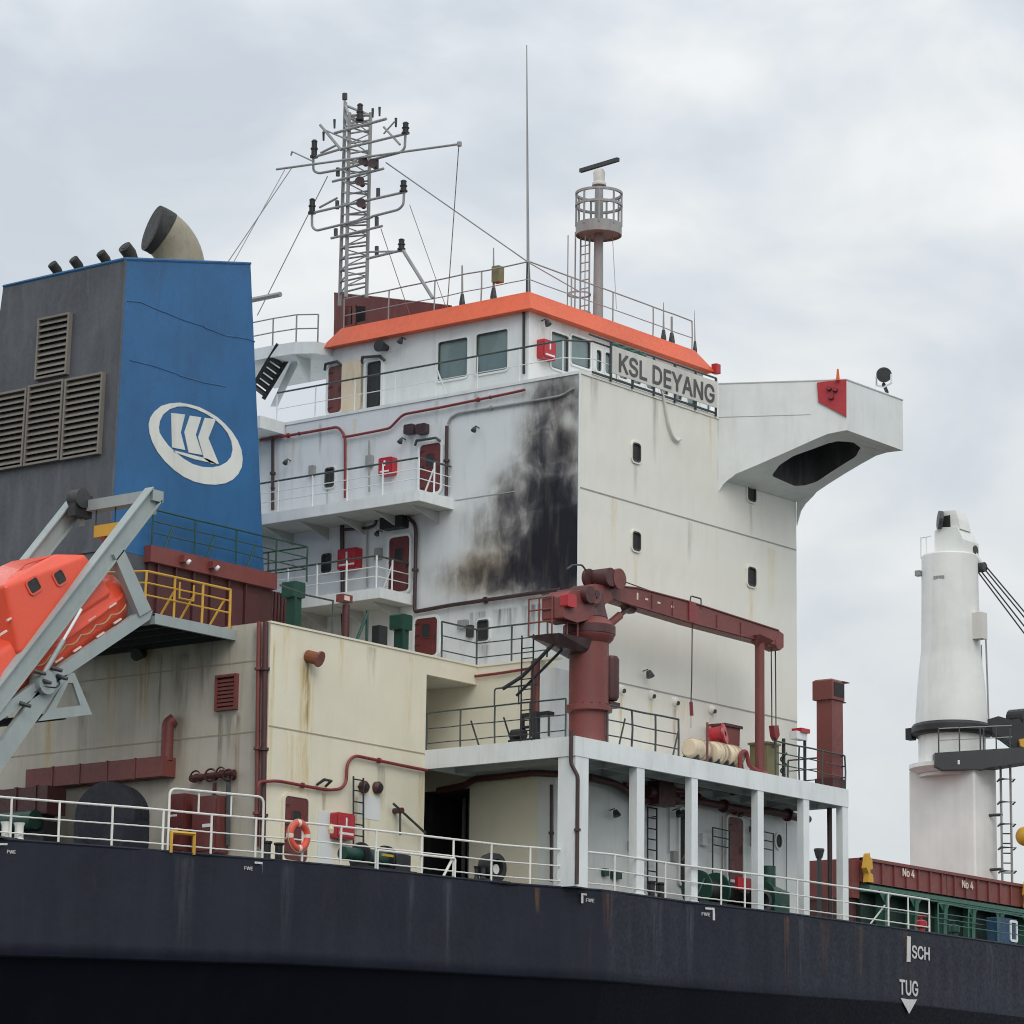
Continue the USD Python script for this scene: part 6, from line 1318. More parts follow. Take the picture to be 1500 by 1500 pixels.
    # green mushroom ventilators on the casing roof
    for (r_, yv, lb) in (((431, 852, 447, 912), YB+2.2, 'green ventilator box next to the red casing ledge'), ((589, 900, 604, 955), YB+1.6, 'green ventilator box before the lower red door')):
        f = side(yv); u0, v0, u1, v1 = f.rect(*r_); w_ = (u1-u0); t = Thing('ventilator', lb, 'ventilator', None)
        t.part('hood', f.plate(rrect(u0-.05, v1-.5, u0+w_, v1, .06), .5, -.5), 'green'); t.part('trunk', f.plate(sbox(u0+.1, Z2, u0+w_*.85, v1-.49), .34, -.42), 'green'); t.part('brace', f.plate(sbox(u0+.0, Z2, u0+.06, v1-.5), .06, .0), 'green'); t.done()
    q = on(506, 930, y=YB+2.6); x, y = float(q[0]), float(q[1]); t = Thing('goose_neck_vent', 'brown goose neck vent pipe rising behind the cream house edge', 'vent pipe'); zt_ = float(on(506, 872, y=y)[2])
    t.part('riser', cyl((x, y, Z2), (x, y, zt_-.3), .12, None, 12), 'oxide_dark', smooth=40); t.part('head', trimesh.convex.convex_hull([(x+a, y+b, zt_-c) for a in (-.32, .14) for b in (-.15, .15) for c in (0, .24)]), 'oxide'); t.part('flame_screen', bx(x-.27, x-.02, y-.165, y-.152, zt_-.20, zt_-.05), 'tape'); t.done()
    q = on(537, 940, y=YB+1.0); t = Thing('hatch_stay', 'green angled stay frame behind the cream house edge', 'frame'); x, y = float(q[0]), float(q[1])
    t.part('leg', tube([(x, y, Z2), (x, y, Z2+1.25)], .05, 6), 'green'); t.part('brace', tube([(x-.6, y, Z2), (x, y, Z2+1.15)], .05, 6), 'green'); t.done()
    q = on(561, 955, y=YB+.7); one('roof_box', bx(q[0]-.2, q[0]+.2, q[1], q[1]+.3, Z2, Z2+.8), 'black', 'small black box behind the cream house edge by the green stay', 'box')
    P = [on(px, py, y=YB+1.4) for px, py in ((410, 857), (450, 872), (488, 880))]; one('guard_rope', tube([(p[0], p[1], p[2]) for p in P]+[(P[-1][0], P[-1][1], Z2)], .03, 6), 'rail_dark', 'dark guard bar sloping past the green ventilator box', 'rail')
boat_deck_gear()

# ------------------------------------------------------------------ bridge wing searchlight
def searchlight():
    t = Thing('searchlight', 'small searchlight on a bent stand at the tip of the bridge wing', 'searchlight')
    q = on(1297, 578, y=YT+.25); x, y = float(q[0]), float(q[1]); zl = float(on(1293, 550, y=y)[2]); 
    t.part('stand', tube([(x+.1, y, ZT-.2), (x+.1, y, ZT+.2), (x-.1, y, ZT+.42), (x-.1, y, zl-.38)], .06, 8), 'dark_steel')
    t.part('yoke', tube([(x-.1, y-.3, zl+.02), (x-.1, y-.3, zl-.3), (x-.1, y, zl-.4), (x-.1, y+.3, zl-.3), (x-.1, y+.3, zl+.02)], .035, 6), 'clear_white')
    l = t.part('lamp', lathe([(0, -.25), (.14, -.22), (.24, 0), (.27, .14), (.25, .17), (0, .17)], (x-.1, y, zl), 22, (-.8, -.6, .05)), 'black', smooth=35); t.part('front_glass', lathe([(0, .172), (.22, .172), (.22, .178), (0, .178)], (x-.1, y, zl), 22, (-.8, -.6, .05)), 'room_dark', parent=l); t.done()
searchlight()

# ------------------------------------------------------------------ masts and aerials on the wheelhouse roof
def masts():
    zr = ZR1
    # signal mast
    yb_ = 8.6; q = on(517, 432, y=yb_); mx, my = float(q[0]), float(q[1]); zb = float(q[2]); zb0 = zr
    t = Thing('signal_mast', 'grey lattice signal mast hung with navigation lights', 'mast')
    def Pm(px, py, dx=0.0): return np.array(on(px, py, x=mx+dx))
    legs = [((498, 427), (506, 150)), ((507, 427), (512, 165)), ((537, 434), (543, 165))]
    L3 = []
    for k, (b, a) in enumerate(legs):
        dx = (.35, -.35, .1)[k]; p0, p1 = Pm(*b, dx), Pm(*a, dx); p0 = p0+(p0-p1)/np.linalg.norm(p0-p1)*(p0[2]-zb0) if p0[2] > zb0 else p0
        L3.append((p0, p1)); t.part('leg', tube([p0, p1], .062, 8), 'mast_grey', smooth=40)
    n = 17
    def at(k, f): a, b = L3[k]; return a+(b-a)*f
    for i in range(n):
        f = .06+i*.055
        for a, b in ((0, 1), (1, 2), (0, 2)): t.part('rung', tube([at(a, f), at(b, f+(.02 if a == 1 else 0))], .033, 6), 'mast_grey')
        if i % 2 == 0: t.part('diagonal', tube([at(1, f), at(2, f+.055)], .024, 5), 'mast_grey')
        else: t.part('diagonal', tube([at(2, f), at(0, f+.055)], .024, 5), 'mast_grey')
    t.part('topmast', tube([at(0, .9), Pm(505, 145, .35)], [.07, .04], 7), 'mast_grey'); t.part('truck', cyl(Pm(505, 146, .35), Pm(505, 137, .35), .09, None, 8), 'dark_steel')
    def light(px0, py0, px1, py1, dx=0.0):
        a, b = Pm(px0, py0, dx), Pm(px1, py1, dx); h = b[2]-a[2]; r = .125
        i = t.part('navigation_light', lathe([(0, 0), (r*1.1, 0), (r*1.1, h*.12), (r*.8, h*.16), (r*.8, h*.42), (r, h*.46), (r, h*.54), (r*.75, h*.58), (r*.75, h*.86), (r*.9, h*.9), (r*.5, h), (0, h)], a, 14), 'black', smooth=30)
    def arm(P_, r=.045): t.part('arm', tube([Pm(*p, -.45) for p in P_], r, 7, bend=.12), 'mast_grey', smooth=40)
    arm([(457, 231), (500, 218), (545, 208), (598, 195)]); arm([(459, 231), (459, 250), (466, 254), (500, 248)]); arm([(545, 234), (587, 223), (593, 217), (594, 196)]); arm([(500, 248), (545, 236)], .045)
    arm([(453, 313), (500, 302), (545, 292), (594, 281)]); arm([(457, 313), (457, 332), (463, 338), (500, 329)]); arm([(545, 317), (584, 307), (591, 300), (592, 282)]); arm([(500, 329), (545, 318)], .045)
    arm([(537, 379), (591, 366)]); arm([(540, 369), (588, 368)], .035)
    arm([(468, 304), (494, 290)], .04); arm([(470, 224), (494, 212)], .04)
    arm([(487, 266), (562, 247)], .045); arm([(485, 349), (560, 331)], .045); arm([(490, 195), (566, 174)], .05)
    arm([(469, 183), (500, 220)], .05); arm([(475, 190), (512, 206)], .03); arm([(562, 186), (586, 212)], .04); arm([(578, 178), (562, 196)], .03)
    for f_ in (.93, .985): 
        for a, b in ((0, 1), (1, 2), (0, 2)): t.part('rung', tube([at(a, f_), at(b, f_)], .05, 6), 'mast_grey')
    for p in ((460, 231, 460, 205), (594, 196, 594, 179), (457, 313, 457, 291), (591, 281, 591, 264), (588, 366, 588, 350)): light(*p, -.45)
    light(527, 176, 527, 152, -.2); 
    for p in ((546, 172), (556, 170), (490, 188), (580, 186), (474, 206)): t.part('small_aerial', tube([Pm(p[0], p[1], -.3), Pm(p[0], p[1]-13, -.3)], [.035, .05], 6), 'dark_steel')
    for p in ((495, 252, 12), (494, 300, 12), (552, 240, 14), (554, 283, 14), (552, 325, 14), (552, 368, 14), (492, 340, 10)):
        t.part('day_light', cyl(Pm(p[0], p[1]+p[2]/2, -.4), Pm(p[0], p[1]-p[2]/2, -.4), .07, None, 9), 'dark_steel')
    for p in ((534, 238), (531, 300), (548, 242), (529, 268)): t.part('horn', lathe([(0, -.2), (.10, -.18), (.08, 0), (.17, .22), (0, .2)], Pm(*p, -.4), 12, (-1, -.5, 0)), 'pipe_dark', smooth=40)
    # long yard with halyards
    t.part('yard', tube([Pm(405, 248, -.6), Pm(673, 211, -.6)], .04, 7), 'mast_grey', smooth=40); t.part('yard_tip', cyl(Pm(673, 214, -.6), Pm(673, 208, -.6), .08, None, 8), 'mast_grey')
    t.part('yard_brace', tube([Pm(458, 236, -.6), Pm(428, 222, -.6), Pm(426, 228, -.6)], .03, 6), 'mast_grey')
    t.part('back_stay', tube([Pm(590, 366, -.45), Pm(634, 437, -.45)], .06, 7), 'mast_grey')
    t.done()
    def wire(label, a, b, r=.016, sag=.0):
        a, b = np.array(a), np.array(b); n_ = 9; P = [a+(b-a)*i/(n_-1)-np.array([0, 0, sag*4*(i/(n_-1))*(1-i/(n_-1))]) for i in range(n_)]; one('rigging_wire', tube(P, r, 5), 'mast_grey', label, 'wire')
    wire('thin halyard hanging from the end of the long yard', Pm(672, 214, -.6), on(655, 452, x=WX+.6), .018)
    wire('thin stay running from the signal mast to the roof corner', Pm(565, 238, -.4), on(775, 385, y=WY+.4), .024)
    wire('stay continuing past the whip aerial to the radar mast', on(775, 385, y=WY+.4), on(850, 428, y=WY+1.5), .02)
    wire('stay from the yard end down behind the funnel', Pm(428, 245, -.6), on(331, 388, y=12.5), .018); wire('second stay just inside the first from the yard end', Pm(417, 249, -.6), on(340, 388, y=12.5), .014)
    wire('stay from the lower signal arm down towards the stair landing', Pm(480, 258, -.4), on(377, 462, y=12.9), .018)
    wire('thin stay from the mast to the roof beside the red bulwark', Pm(558, 335, -.4), on(602, 466, x=WX+.6), .014); wire('thin halyard between mast and roof railing', Pm(600, 300, -.4), on(654, 452, x=WX+.6), .012)
    # dark red bulwark at the foot of the mast
    t = Thing('roof_bulwark', 'dark red sloping bulwark on the roof at the foot of the signal mast', 'bulwark')
    yl = YE-.75; a, b = on(492, 480, x=WX+.6), None
    fx = Frame((WX+.9, 0, 0), (0, -1, 0), (0, 0, 1)); g = fx.poly([(491, 492), (491, 430), (520, 432), (560, 437), (640, 446), (662, 449), (662, 462)]); w_ = fx.poly([(505, 478), (505, 449), (537, 449), (537, 470)])
    t.part('plate', fx.plate(g.difference(w_), .06, 0), 'door_red'); t.part('end_plate', bx(WX+.9, XE-3, fx.uv(491, 450)[0]*-1-.02, fx.uv(491, 450)[0]*-1+.04, zr-.1, fx.uv(491, 430)[1]), 'door_red'); t.part('stiffener', fx.plate(fx.poly([(519, 478), (519, 447), (523, 447), (523, 478)]), .05, .061), 'door_red'); t.part('shadow_box', bx(WX+1.6, WX+1.7, fx.uv(545, 450)[0]*-1, fx.uv(495, 450)[0]*-1, zr, zr+1.3), 'room_dark'); t.part('cap', tube([fx.p3(491, 430, .03), fx.p3(560, 437, .03), fx.p3(662, 449, .03)], .04, 6), 'door_red'); t.done()
    # radar mast
    ym = 7.0; q = on(876, 456, y=ym); x, y = float(q[0]), float(q[1]); zb = zr
    def Z(py): return float(on(876, py, y=ym)[2])
    sc = 5027/float((np.array([x, y, Z(350)])-CAM)@_d)
    t = Thing('radar_mast', 'grey tubular radar mast with a round crow platform and turning scanner bar', 'mast')
    t.part('pole', cyl((x, y, zb), (x, y, Z(271)), .20, .15, 16), 'mast_grey', smooth=40)
    R0 = 34/sc; zp0, zp1 = Z(345)-.0, Z(318)
    t.part('platform', lathe([(.14, zp0+.08), (R0*.96, zp0+.08), (R0*.96, zp0+.0), (R0, zp0+.0), (R0, zp0+.42), (R0-.025, zp0+.42), (R0-.025, zp0+.13), (.14, zp0+.13)], (x, y, 0), 30), 'mast_grey', smooth=25)
    zt_ = Z(284)
    for z_ in (zt_, zt_-.45): t.part('hoop_rail', lathe([(R0-.045, z_-.045), (R0+.03, z_-.045), (R0+.03, z_+.045), (R0-.045, z_+.045), (R0-.045, z_-.045)], (x, y, 0), 30), 'mast_grey')
    for k in range(9): a = 2*math.pi*k/9+.3; t.part('post', tube([(x+R0*math.cos(a)*.99, y+R0*math.sin(a)*.99, zp0+.3), (x+R0*math.cos(a)*.99, y+R0*math.sin(a)*.99, zt_)], .042, 6), 'mast_grey')
    zh = Z(268); i = t.part('scanner_housing', lathe([(0, zh-.08), (.26, zh-.08), (.26, zh), (.2, zh+.05), (.22, zh+.4), (.16, zh+.52), (0, zh+.54)], (x, y, 0), 18), 'board', smooth=35)
    e0, e1 = on(844, 256, y=ym), on(911, 236, y=ym); e0 = np.array([e0[0], ym, e0[2]]); c = (e0+np.array(e1))/2
    # the bar lies level, athwart the line of sight
    dirn = _R*np.array([1, 1, 0]); dirn /= np.linalg.norm(dirn); dirn = np.array([-.15, -1, 0]); dirn /= np.linalg.norm(dirn); Lb = 34/sc*1.16; cz = zh+.62
    u = np.array([x, y, cz]); sidev = np.cross(dirn, [0, 0, 1]); t.part('scanner_bar', trimesh.convex.convex_hull([u+dirn*Lb*s_+sidev*w_+np.array([0, 0, z_]) for s_ in (-1, 1) for w_ in (-.07, .07) for z_ in (0, .14)]), 'dark_steel', parent=i)
    # ladder with cage hoops beside the pole
    lx, ly = x+.05, y+.42
    for d_ in (-.2, .2): t.part('ladder_stringer', tube([(lx-.3, ly+d_, zb), (lx-.3, ly+d_, zp0)], .035, 6), 'mast_grey')
    for k in range(int((zp0-zb)/.32)): t.part('ladder_rung', tube([(lx-.3, ly-.2, zb+.2+k*.32), (lx-.3, ly+.2, zb+.2+k*.32)], .024, 5), 'mast_grey')
    for z_ in (zb+1.0, zb+1.8, zb+2.5): t.part('cage_hoop', lathe([(.40, -.03), (.43, -.03), (.43, .03), (.40, .03), (.40, -.03)], (lx-.5, ly+.1, z_), 18), 'mast_grey')
    for a in (1.0, 2.2, 3.4, 4.3): t.part('cage_bar', tube([(lx-.5+.42*math.cos(a), ly+.1+.42*math.sin(a), zb+.8), (lx-.5+.42*math.cos(a), ly+.1+.42*math.sin(a), zp0)], .022, 5), 'mast_grey')
    for a in (.6, 2.7, 4.4): t.part('stay_leg', tube([(x, y, zb+1.9), (x+.8*math.cos(a), y+.8*math.sin(a), zb)], .06, 7), 'mast_grey')
    t.done()
    wire('thin stay beside the radar mast', (x+.3, y-.4, zp0), on(903, 452, y=WY+1), .014)
    # aerials
    def aerial(label, base, top, f, r0=.035, r1=.012, box=None):
        a, b = f(*base), f(*top); t = Thing('aerial', label, 'aerial'); zb_ = min(a[2], zr)
        t.part('whip', tube([(a[0], a[1], zr-.05), (a[0], a[1], zr+.5), (b[0], b[1], b[2])], [r0, r0, r1], 6), 'mast_grey')
        t.part('mount', lathe([(0, 0), (r0*2.6, 0), (r0*2.6, .2), (r0*1.4, .5), (0, .5)], (a[0], a[1], zr-.02), 10), 'dark_steel')
        if box: c = f(*box); t.part('tuner_box', bx(a[0]-.15, a[0]+.15, a[1]-.32, a[1]-.02, c[2]-.55, c[2]), 'olive')
        t.done()
    fa_ = lambda px, py: np.array(on(px, py, x=WX+.45)); fs_ = lambda px, py: np.array(on(px, py, y=WY+.45))
    t = Thing('whip_aerial', 'very tall thin whip aerial at the corner of the orange roof', 'aerial'); b0, b1 = fs_(774, 421), fs_(771.5, 66); b0[2] = zr
    t.part('whip', tube([b0, b0+(b1-b0)*.45, b1], [.055, .04, .016], 7), 'mast_grey'); t.part('mount', cyl(b0, b0+(b1-b0)*.13, .085, .06, 8), 'dark_steel'); t.done()
    aerial('short aerial on the roof nearest the signal mast', (677, 440), (677, 389), fa_, .04, .03); aerial('aerial with a tuner box between mast and roof corner', (723, 430), (723, 363), fa_, .045, .02, (728, 391))
    aerial('taller of two aerials at the forward end of the roof rail', (972, 488), (972, 443), fs_, .04, .015); aerial('shorter stub aerial beside the taller forward one', (984, 492), (984, 464), fs_, .045, .045); aerial('last thin aerial at the forward tip of the roof', (1018, 505), (1017, 455), fs_, .03, .01)
    # stairs and landing between funnel and wheelhouse
    t = Thing('stairway', 'steep dark stair with white side plate between funnel and wheelhouse', 'stairs')
    f0, f1 = aft(.10), aft(.85)
    T0, B0, T1, B1 = (np.array(v_) for v_ in (f0.p3(407, 504), f0.p3(368, 570), f1.p3(427, 517), f1.p3(386, 584)))
    t.part('stringer', tube([T0, B0], .09, 4), 'black'); t.part('stringer', tube([T1, B1], .10, 4), 'black')
    for k in range(8):
        c0 = T0+(B0-T0)*(k+.35)/8; c1 = T1+(B1-T1)*(k+.35)/8
        t.part('tread', trimesh.convex.convex_hull([c+np.array([0, a_, b_]) for c in (c0, c1) for a_ in (-.10, .10) for b_ in (-.045, .045)]), 'black')
    t.part('side_plate', f1.plate(f1.poly([(429, 512), (438, 517), (401, 594), (391, 594)]), .03, -.20), 'white'); t.done()
    t = Thing('stair_landing', 'pale rounded landing with thin railing at the roof end near the funnel', 'platform')
    y0, y1 = YE-.1, float(on(386, 500, x=WX)[1])+1.5; zl = ZR0+.05
    yo = float(on(440, 500, x=.2)[1])
    pl = Polygon([(WX+.2, YE-.3), (.55, YE-.1), (.15, yo+.2), (.05, yo+1.2), (.05, y1), (3.5, y1), (3.5, YE-.3)]); m = trimesh.creation.extrude_polygon(pl, .42, engine='earcut'); m.apply_translation((0, 0, zl-.30)); t.part('deck', m, 'white_slab')
    P = [(.6, YE-.1, zl+.1), (.2, yo+.2, zl+.1), (.1, yo+1.2, zl+.1), (.1, y1, zl+.1)]
    for k in (.5, 1.0): t.part('bar', tube([np.array(p)+[0, 0, k] for p in P], .024, 6), 'mast_grey')
    for p in P[:3]+[(.1, (yo+1.2+y1)/2, zl+.1)]: t.part('post', tube([p, np.array(p)+[0, 0, 1.0]], .03, 6), 'mast_grey')
    t.part('bracket', trimesh.convex.convex_hull([(1.1, yo+.3, zl-.3), (.3, yo+.3, zl-.3), (1.1, yo+.3, zl-1.1), (1.1, yo+.4, zl-.3), (.3, yo+.4, zl-.3), (1.1, yo+.4, zl-1.1)]), 'white'); t.done()
    t = Thing('bridge_landing', 'small white landing slab beside the funnel at bridge deck level', 'platform'); q = on(418, 636, x=0); yl = float(q[1]); t.part('slab', bx(-1.3, -.035, yl, yl+3, Z_BR-.42, Z_BR+.0), 'white_slab'); t.part('underside', bx(-1.2, -.06, yl+.1, yl+2.9, Z_BR-.428, Z_BR-.415), 'white'); t.done()
    q = on(411, 433, y=12.5); t = Thing('scanner', 'small radar scanner bar peeping out beyond the funnel edge', 'radar'); a, b = np.array(on(362, 441, y=12.8)), np.array(on(411, 431, x=float(on(362, 441, y=12.8)[0]))); t.part('scanner_bar', tube([a, b], .09, 6), 'mast_grey'); m_ = (a+b)/2-np.array([0, -.4, 0]); t.part('post', tube([(m_[0], m_[1]+.5, zr), (m_[0], m_[1]+.5, m_[2]-.05)], .12, 8), 'mast_grey'); t.done()
masts()

# ------------------------------------------------------------------ cargo hold: hatch coaming and cover
YH = 3.5
def hatch():
    t = Thing('cargo_hatch', 'green hatch coaming with rust red covers and yellow corner fittings', 'cargo hatch')
    f = side(YH); xh = float(on(1262, 1256, y=YH)[0]); zt_ = float(on(1262, 1256, y=YH)[2]); zb_ = float(on(1262, 1292, y=YH)[2]); x1 = xh+24; yp_ = 2*YC-YH
    for k in range(4):
        a = xh+k*6.02; c = t.part('hatch_cover', bx(a+.02, a+6.0, YH, yp_, zb_+.02, zt_-.03*0), 'oxide', label='rust red hatch cover panel')
        for j in range(7):
            x = a+.5+j*.85; t.part('stiffener', bx(x-.03, x+.03, YH-.07, YH-.002, zb_+.05, zt_-.12), 'oxide', parent=c)
        t.part('top_flange', bx(a+.02, a+6.0, YH-.09, YH+.1, zt_-.10, zt_+.012), 'oxide', parent=c)
    for px in (1263, 1497):
        x = float(on(px, 1290, y=YH)[0]); i = t.part('lifting_bracket', f.plate(Polygon([(x-.12, zb_-.02), (x+.28, zb_+.0), (x+.24, zb_+.28), (x+.06, zb_+.34), (x+.06, zb_+.44), (x+.24, zb_+.5), (x+.2, zt_-.1), (x+.06, zt_+.02), (x+.02, zt_+.16), (x-.06, zt_+.1), (x-.12, zt_-.15), (x-.2, zb_+.5), (x-.04, zb_+.3)]), .22, .1), 'yellow', label='yellow bracket at the cover joint')
    for px, py, s in ((1328, 1281, 'No 4'), (1415, 1298, 'No 4')):
        m = meshkit.text_mesh(s, .28, .01, True); u, v = f.uv(px-9, py+2); V = np.array(m.vertices); t.part('lettering', trimesh.Trimesh(np.c_[u+V[:, 0], np.full(len(V), YH-.075)-V[:, 2], v+V[:, 1]], m.faces, process=False), 'tape')
    t.part('coaming', bx(xh+.1, x1, YH+.12, yp_-.12, ZD, zb_), 'coaming_shade'); t.part('coaming_flange', bx(xh+.05, x1, YH-.32, YH+.12, zb_-.36, zb_-.12), 'green_light')  # coaming darker than its stays, with the recess shade painted in
    for k in range(11):
        x = xh+1.1+k*2.08; g = Polygon([(YH+.1, zb_-.36), (YH-.43, zb_-.36), (YH-.38, zb_-.85), (YH-.33, zb_-1.2), (YH-.30, ZD), (YH+.1, ZD)]); m = trimesh.creation.extrude_polygon(g, .05, engine='earcut'); v = np.array(m.vertices); m = trimesh.Trimesh(np.c_[x+v[:, 2], v[:, 0], v[:, 1]], m.faces, process=False); i = t.part('coaming_stay', m, 'green_light')
        t.part('flange', tube([(x+.025, YH-.40, zb_-.38), (x+.025, YH-.34, zb_-1.1), (x+.025, YH-.31, ZD)], .095, 4), 'green_light', parent=i)
        for s_ in (-1, 1): t.part('corner_web', trimesh.convex.convex_hull([(x+.025+s_*a_, YH-.33+b_, zb_-.36-c_) for a_, c_ in ((.05, 0), (.42, 0), (.05, .38)) for b_ in (0, .03)]), 'green_light', parent=i)
    for z_ in (.95, 1.6, 2.3): t.part('walk_rail', tube([(xh+.3, YH-.55, ZD+z_), (x1, YH-.55, ZD+z_)], .03, 6), 'green')
    # end of the cover, seen behind the columns
    t.part('end_beam', bx(xh-.5, xh-.01, YH+.1, yp_, zb_-.6, zt_-.12), 'oxide'); t.part('end_wall', bx(xh-.45, xh+.08, YH+.3, yp_-.3, ZD, zb_-.61), 'oxide_dark')
    t.done()
    q = on(1200, 1270, y=YH+3); t = Thing('vent_post', 'dark deck vent standing before the hatch end', 'vent pipe'); x, y = xh-1.2, float(on(1200, 1270, x=xh-1.2)[1]); z_ = float(on(1200, 1243, x=x)[2])
    t.part('pipe', tube([(x, y, ZD), (x, y, z_-.3)], .09, 8), 'dark_steel'); t.part('cap', lathe([(0, z_-.35), (.12, z_-.35), (.2, z_-.05), (.18, z_), (0, z_)], (x, y, 0), 14), 'dark_steel', smooth=30); t.done()
    t = Thing('electric_box', 'blue and white deck box beside the last coaming stays', 'box'); f2 = side(YH-1.2); u0, v0, u1, v1 = f2.rect(1462, 1345, 1490, 1375); t.part('cabinet', f2.plate(rrect(u0, ZD, u1, v1, .05), .5, -.5), 'box_blue'); t.part('frame', f2.plate(ring2(rrect(u0+(u1-u0)*.6, v0-.1, u1-.02, v1-.05, .1), .1), .04, .003), 'clear_white'); t.done()
    for px, py, mat, lb in ((1372, 1362, 'fire_red', 'small red valve on deck between the coaming stays'), (1438, 1368, 'green', 'green pipe stub on deck between the coaming stays')):
        q = on(px, py+6, z=ZD); x = float(q[0]); y = hull_y(x)+.7; t = Thing('deck_valve', lb, 'valve'); t.part('body', lathe([(0, 0), (.12, 0), (.12, .2), (.2, .25), (.2, .45), (.1, .5), (0, .5)], (x, y, ZD), 14), mat, smooth=30); t.part('hand_wheel', lathe([(.16, -.02), (.2, 0), (.16, .02), (.13, 0), (.16, -.02)], (x, y, ZD+.62), 16), mat); t.part('spindle', tube([(x, y, ZD+.5), (x, y, ZD+.64)], .03, 6), mat); t.done()
    t = Thing('railing', 'thin green railing on the deck edge in front of the hatch coaming', 'railing'); xa = float(on(1350, 1365, y=YS)[0]); xb = xa+14
    P = [(xa, hull_y(xa)+.1, ZD), (xb, hull_y(xb)+.1, ZD)]; rail(t, P, 1.05, (.36, .68), 2.1, .022, 'green_light'); t.done()
hatch()

# ------------------------------------------------------------------ white cargo crane beyond
def cargo_crane():
    t = Thing('cargo_crane', 'tall white cargo crane with black jib foot beyond the hatch', 'crane')
    cy = YC; q = on(1396, 1200, y=cy); cx = float(q[0])
    def Zc(py, px=1396): return float(on(px, py, y=cy)[2])
    sc = 5027/float((np.array([cx, cy, Zc(1000)])-CAM)@_d)
    w = lambda px: px/sc
    zb = ZD+.5
    # foundation: rounded rectangular post
    fx = Frame((cx, cy, 0), (1, 0, 0), (0, 1, 0))
    # half widths chosen so that aft face spans about 92 px and side face about 30 px
    hy = (92/sc/math.cos(.67-.05))/2*.98; hx = (30/sc/math.sin(.70))/2*1.0+.25
    foot = rrect(cx-hx, cy-hy, cx+hx, cy+hy, .10); m = trimesh.creation.extrude_polygon(foot, Zc(1130)-zb, engine='earcut'); m.apply_translation((0, 0, zb)); t.part('foundation', m, 'crane_white', smooth=30)
    r0 = w(103)/2
    t.part('collar', lathe([(r0*.98, Zc(1135)), (r0*1.22, Zc(1128)), (r0*1.22, Zc(1122)), (r0*.9, Zc(1120)), (0, Zc(1119))], (cx, cy, 0), 36), 'crane_white', smooth=30)
    t.part('slew_column', cyl((cx, cy, Zc(1140)), (cx, cy, Zc(1072)), r0*.95, None, 36), 'crane_white', smooth=40)
    t.part('slew_ring', lathe([(r0*.9, Zc(1080)), (r0*1.10, Zc(1079)), (r0*1.15, Zc(1075)), (r0*1.15, Zc(1067)), (r0*1.10, Zc(1063)), (r0*.9, Zc(1062))], (cx, cy, 0), 40), 'black', smooth=30)
    t.part('ring_clamp', trimesh.convex.convex_hull([(cx-.9+a, cy+r0*.98+b, Zc(1078)+c) for a in (0, .4) for b in (0, .3) for c in (-.15, .35)]), 'black')
    prof = [(w(106)/2, Zc(1062)), (w(105)/2, Zc(1050)), (w(102)/2, Zc(1028)), (w(98.5)/2, Zc(1005)), (w(94)/2, Zc(984)), (w(90)/2, Zc(968)), (w(87)/2, Zc(956)), (w(86)/2, Zc(930)), (w(84)/2, Zc(880)), (w(82.5)/2, Zc(818)), (w(80)/2, Zc(816)), (0, Zc(814))]
    t.part('tower', lathe(prof, (cx, cy, 0), 44), 'crane_white', smooth=30)
    t.part('weld_ring', lathe([(w(84)/2, Zc(961)), (w(84)/2+.02, Zc(960)), (w(84)/2, Zc(959))], (cx, cy, 0), 44), 'crane_white')
    # head
    f = Frame((cx, cy-.2, 0), (0, -1, 0), (0, 0, 1)); f = Frame((cx-.4, 0, 0), (0, -1, 0), (0, 0, 1))
    hd = f.poly([(1369, 816), (1369, 778), (1376, 772), (1402, 772), (1411, 790), (1412, 816)]); h = t.part('head', f.plate(hd, 1.3, -1.3), 'crane_white', label='sheave head on top')
    up = f.poly([(1373, 774), (1373, 752), (1378, 748), (1398, 747), (1402, 760), (1405, 774)]); t.part('sheave_box', f.plate(up, .9, -1.0), 'crane_white', parent=h); op = f.poly([(1379, 774), (1380, 756), (1390, 754), (1391, 773)]); t.part('opening', f.plate(op, .02, -.09), 'room_dark', parent=h); t.part('sheave', cyl(f.p3(1380, 762, .0), f.p3(1376, 762, .12), .4, None, 20), 'dark_steel', parent=h)
    # small inscription plates and fittings on the tower
    for p, ww, hh in (((1380, 849), .5, .14), ((1380, 866), .12, .22)):
        c = np.array(on(*p, y=cy)); dv = CAM-c; dv[2] = 0; dv /= np.linalg.norm(dv); pt_ = np.array([cx, cy, c[2]])+dv*(w(82)/2+.0)+np.cross([0, 0, 1], dv)*0; off = (p[0]-1396)/sc; rt = np.cross(dv, [0, 0, 1]); rt = -rt if rt@_R < 0 else rt
        a_ = math.asin(max(-.95, min(.95, off/(w(82)/2)))); nrm = dv*math.cos(a_)+rt*math.sin(a_); tg = np.cross([0, 0, 1], nrm); fr = Frame(np.array([cx, cy, c[2]])+nrm*(w(82)/2-.01), tg, (0, 0, 1)); t.part('inscription', fr.plate(sbox(-ww/2, -hh/2, ww/2, hh/2), .02, .01), 'mast_grey')
    rt = _R.copy(); rt[2] = 0; rt /= np.linalg.norm(rt); C = lambda px, py, d_=0: np.array([cx, cy, 0])+rt*((px-1396)/sc)+np.array([0, 0, Zc(py, px)-0])
    def Cz(px, py): return np.array([cx, cy, 0])*1.0+rt*((px-1396)/sc)+np.array([0, 0, Zc(py)])
    t.part('top_rail', tube([Cz(1354, 820), Cz(1354, 790), Cz(1369, 787)], .035, 6), 'crane_white'); t.part('top_rail', tube([Cz(1362, 818), Cz(1362, 790)], .03, 6), 'crane_white'); t.part('side_lamp', bx(*[v for k in range(3) for v in (Cz(1350, 842)[k]-.12, Cz(1350, 842)[k]+.12)]), 'mast_grey')
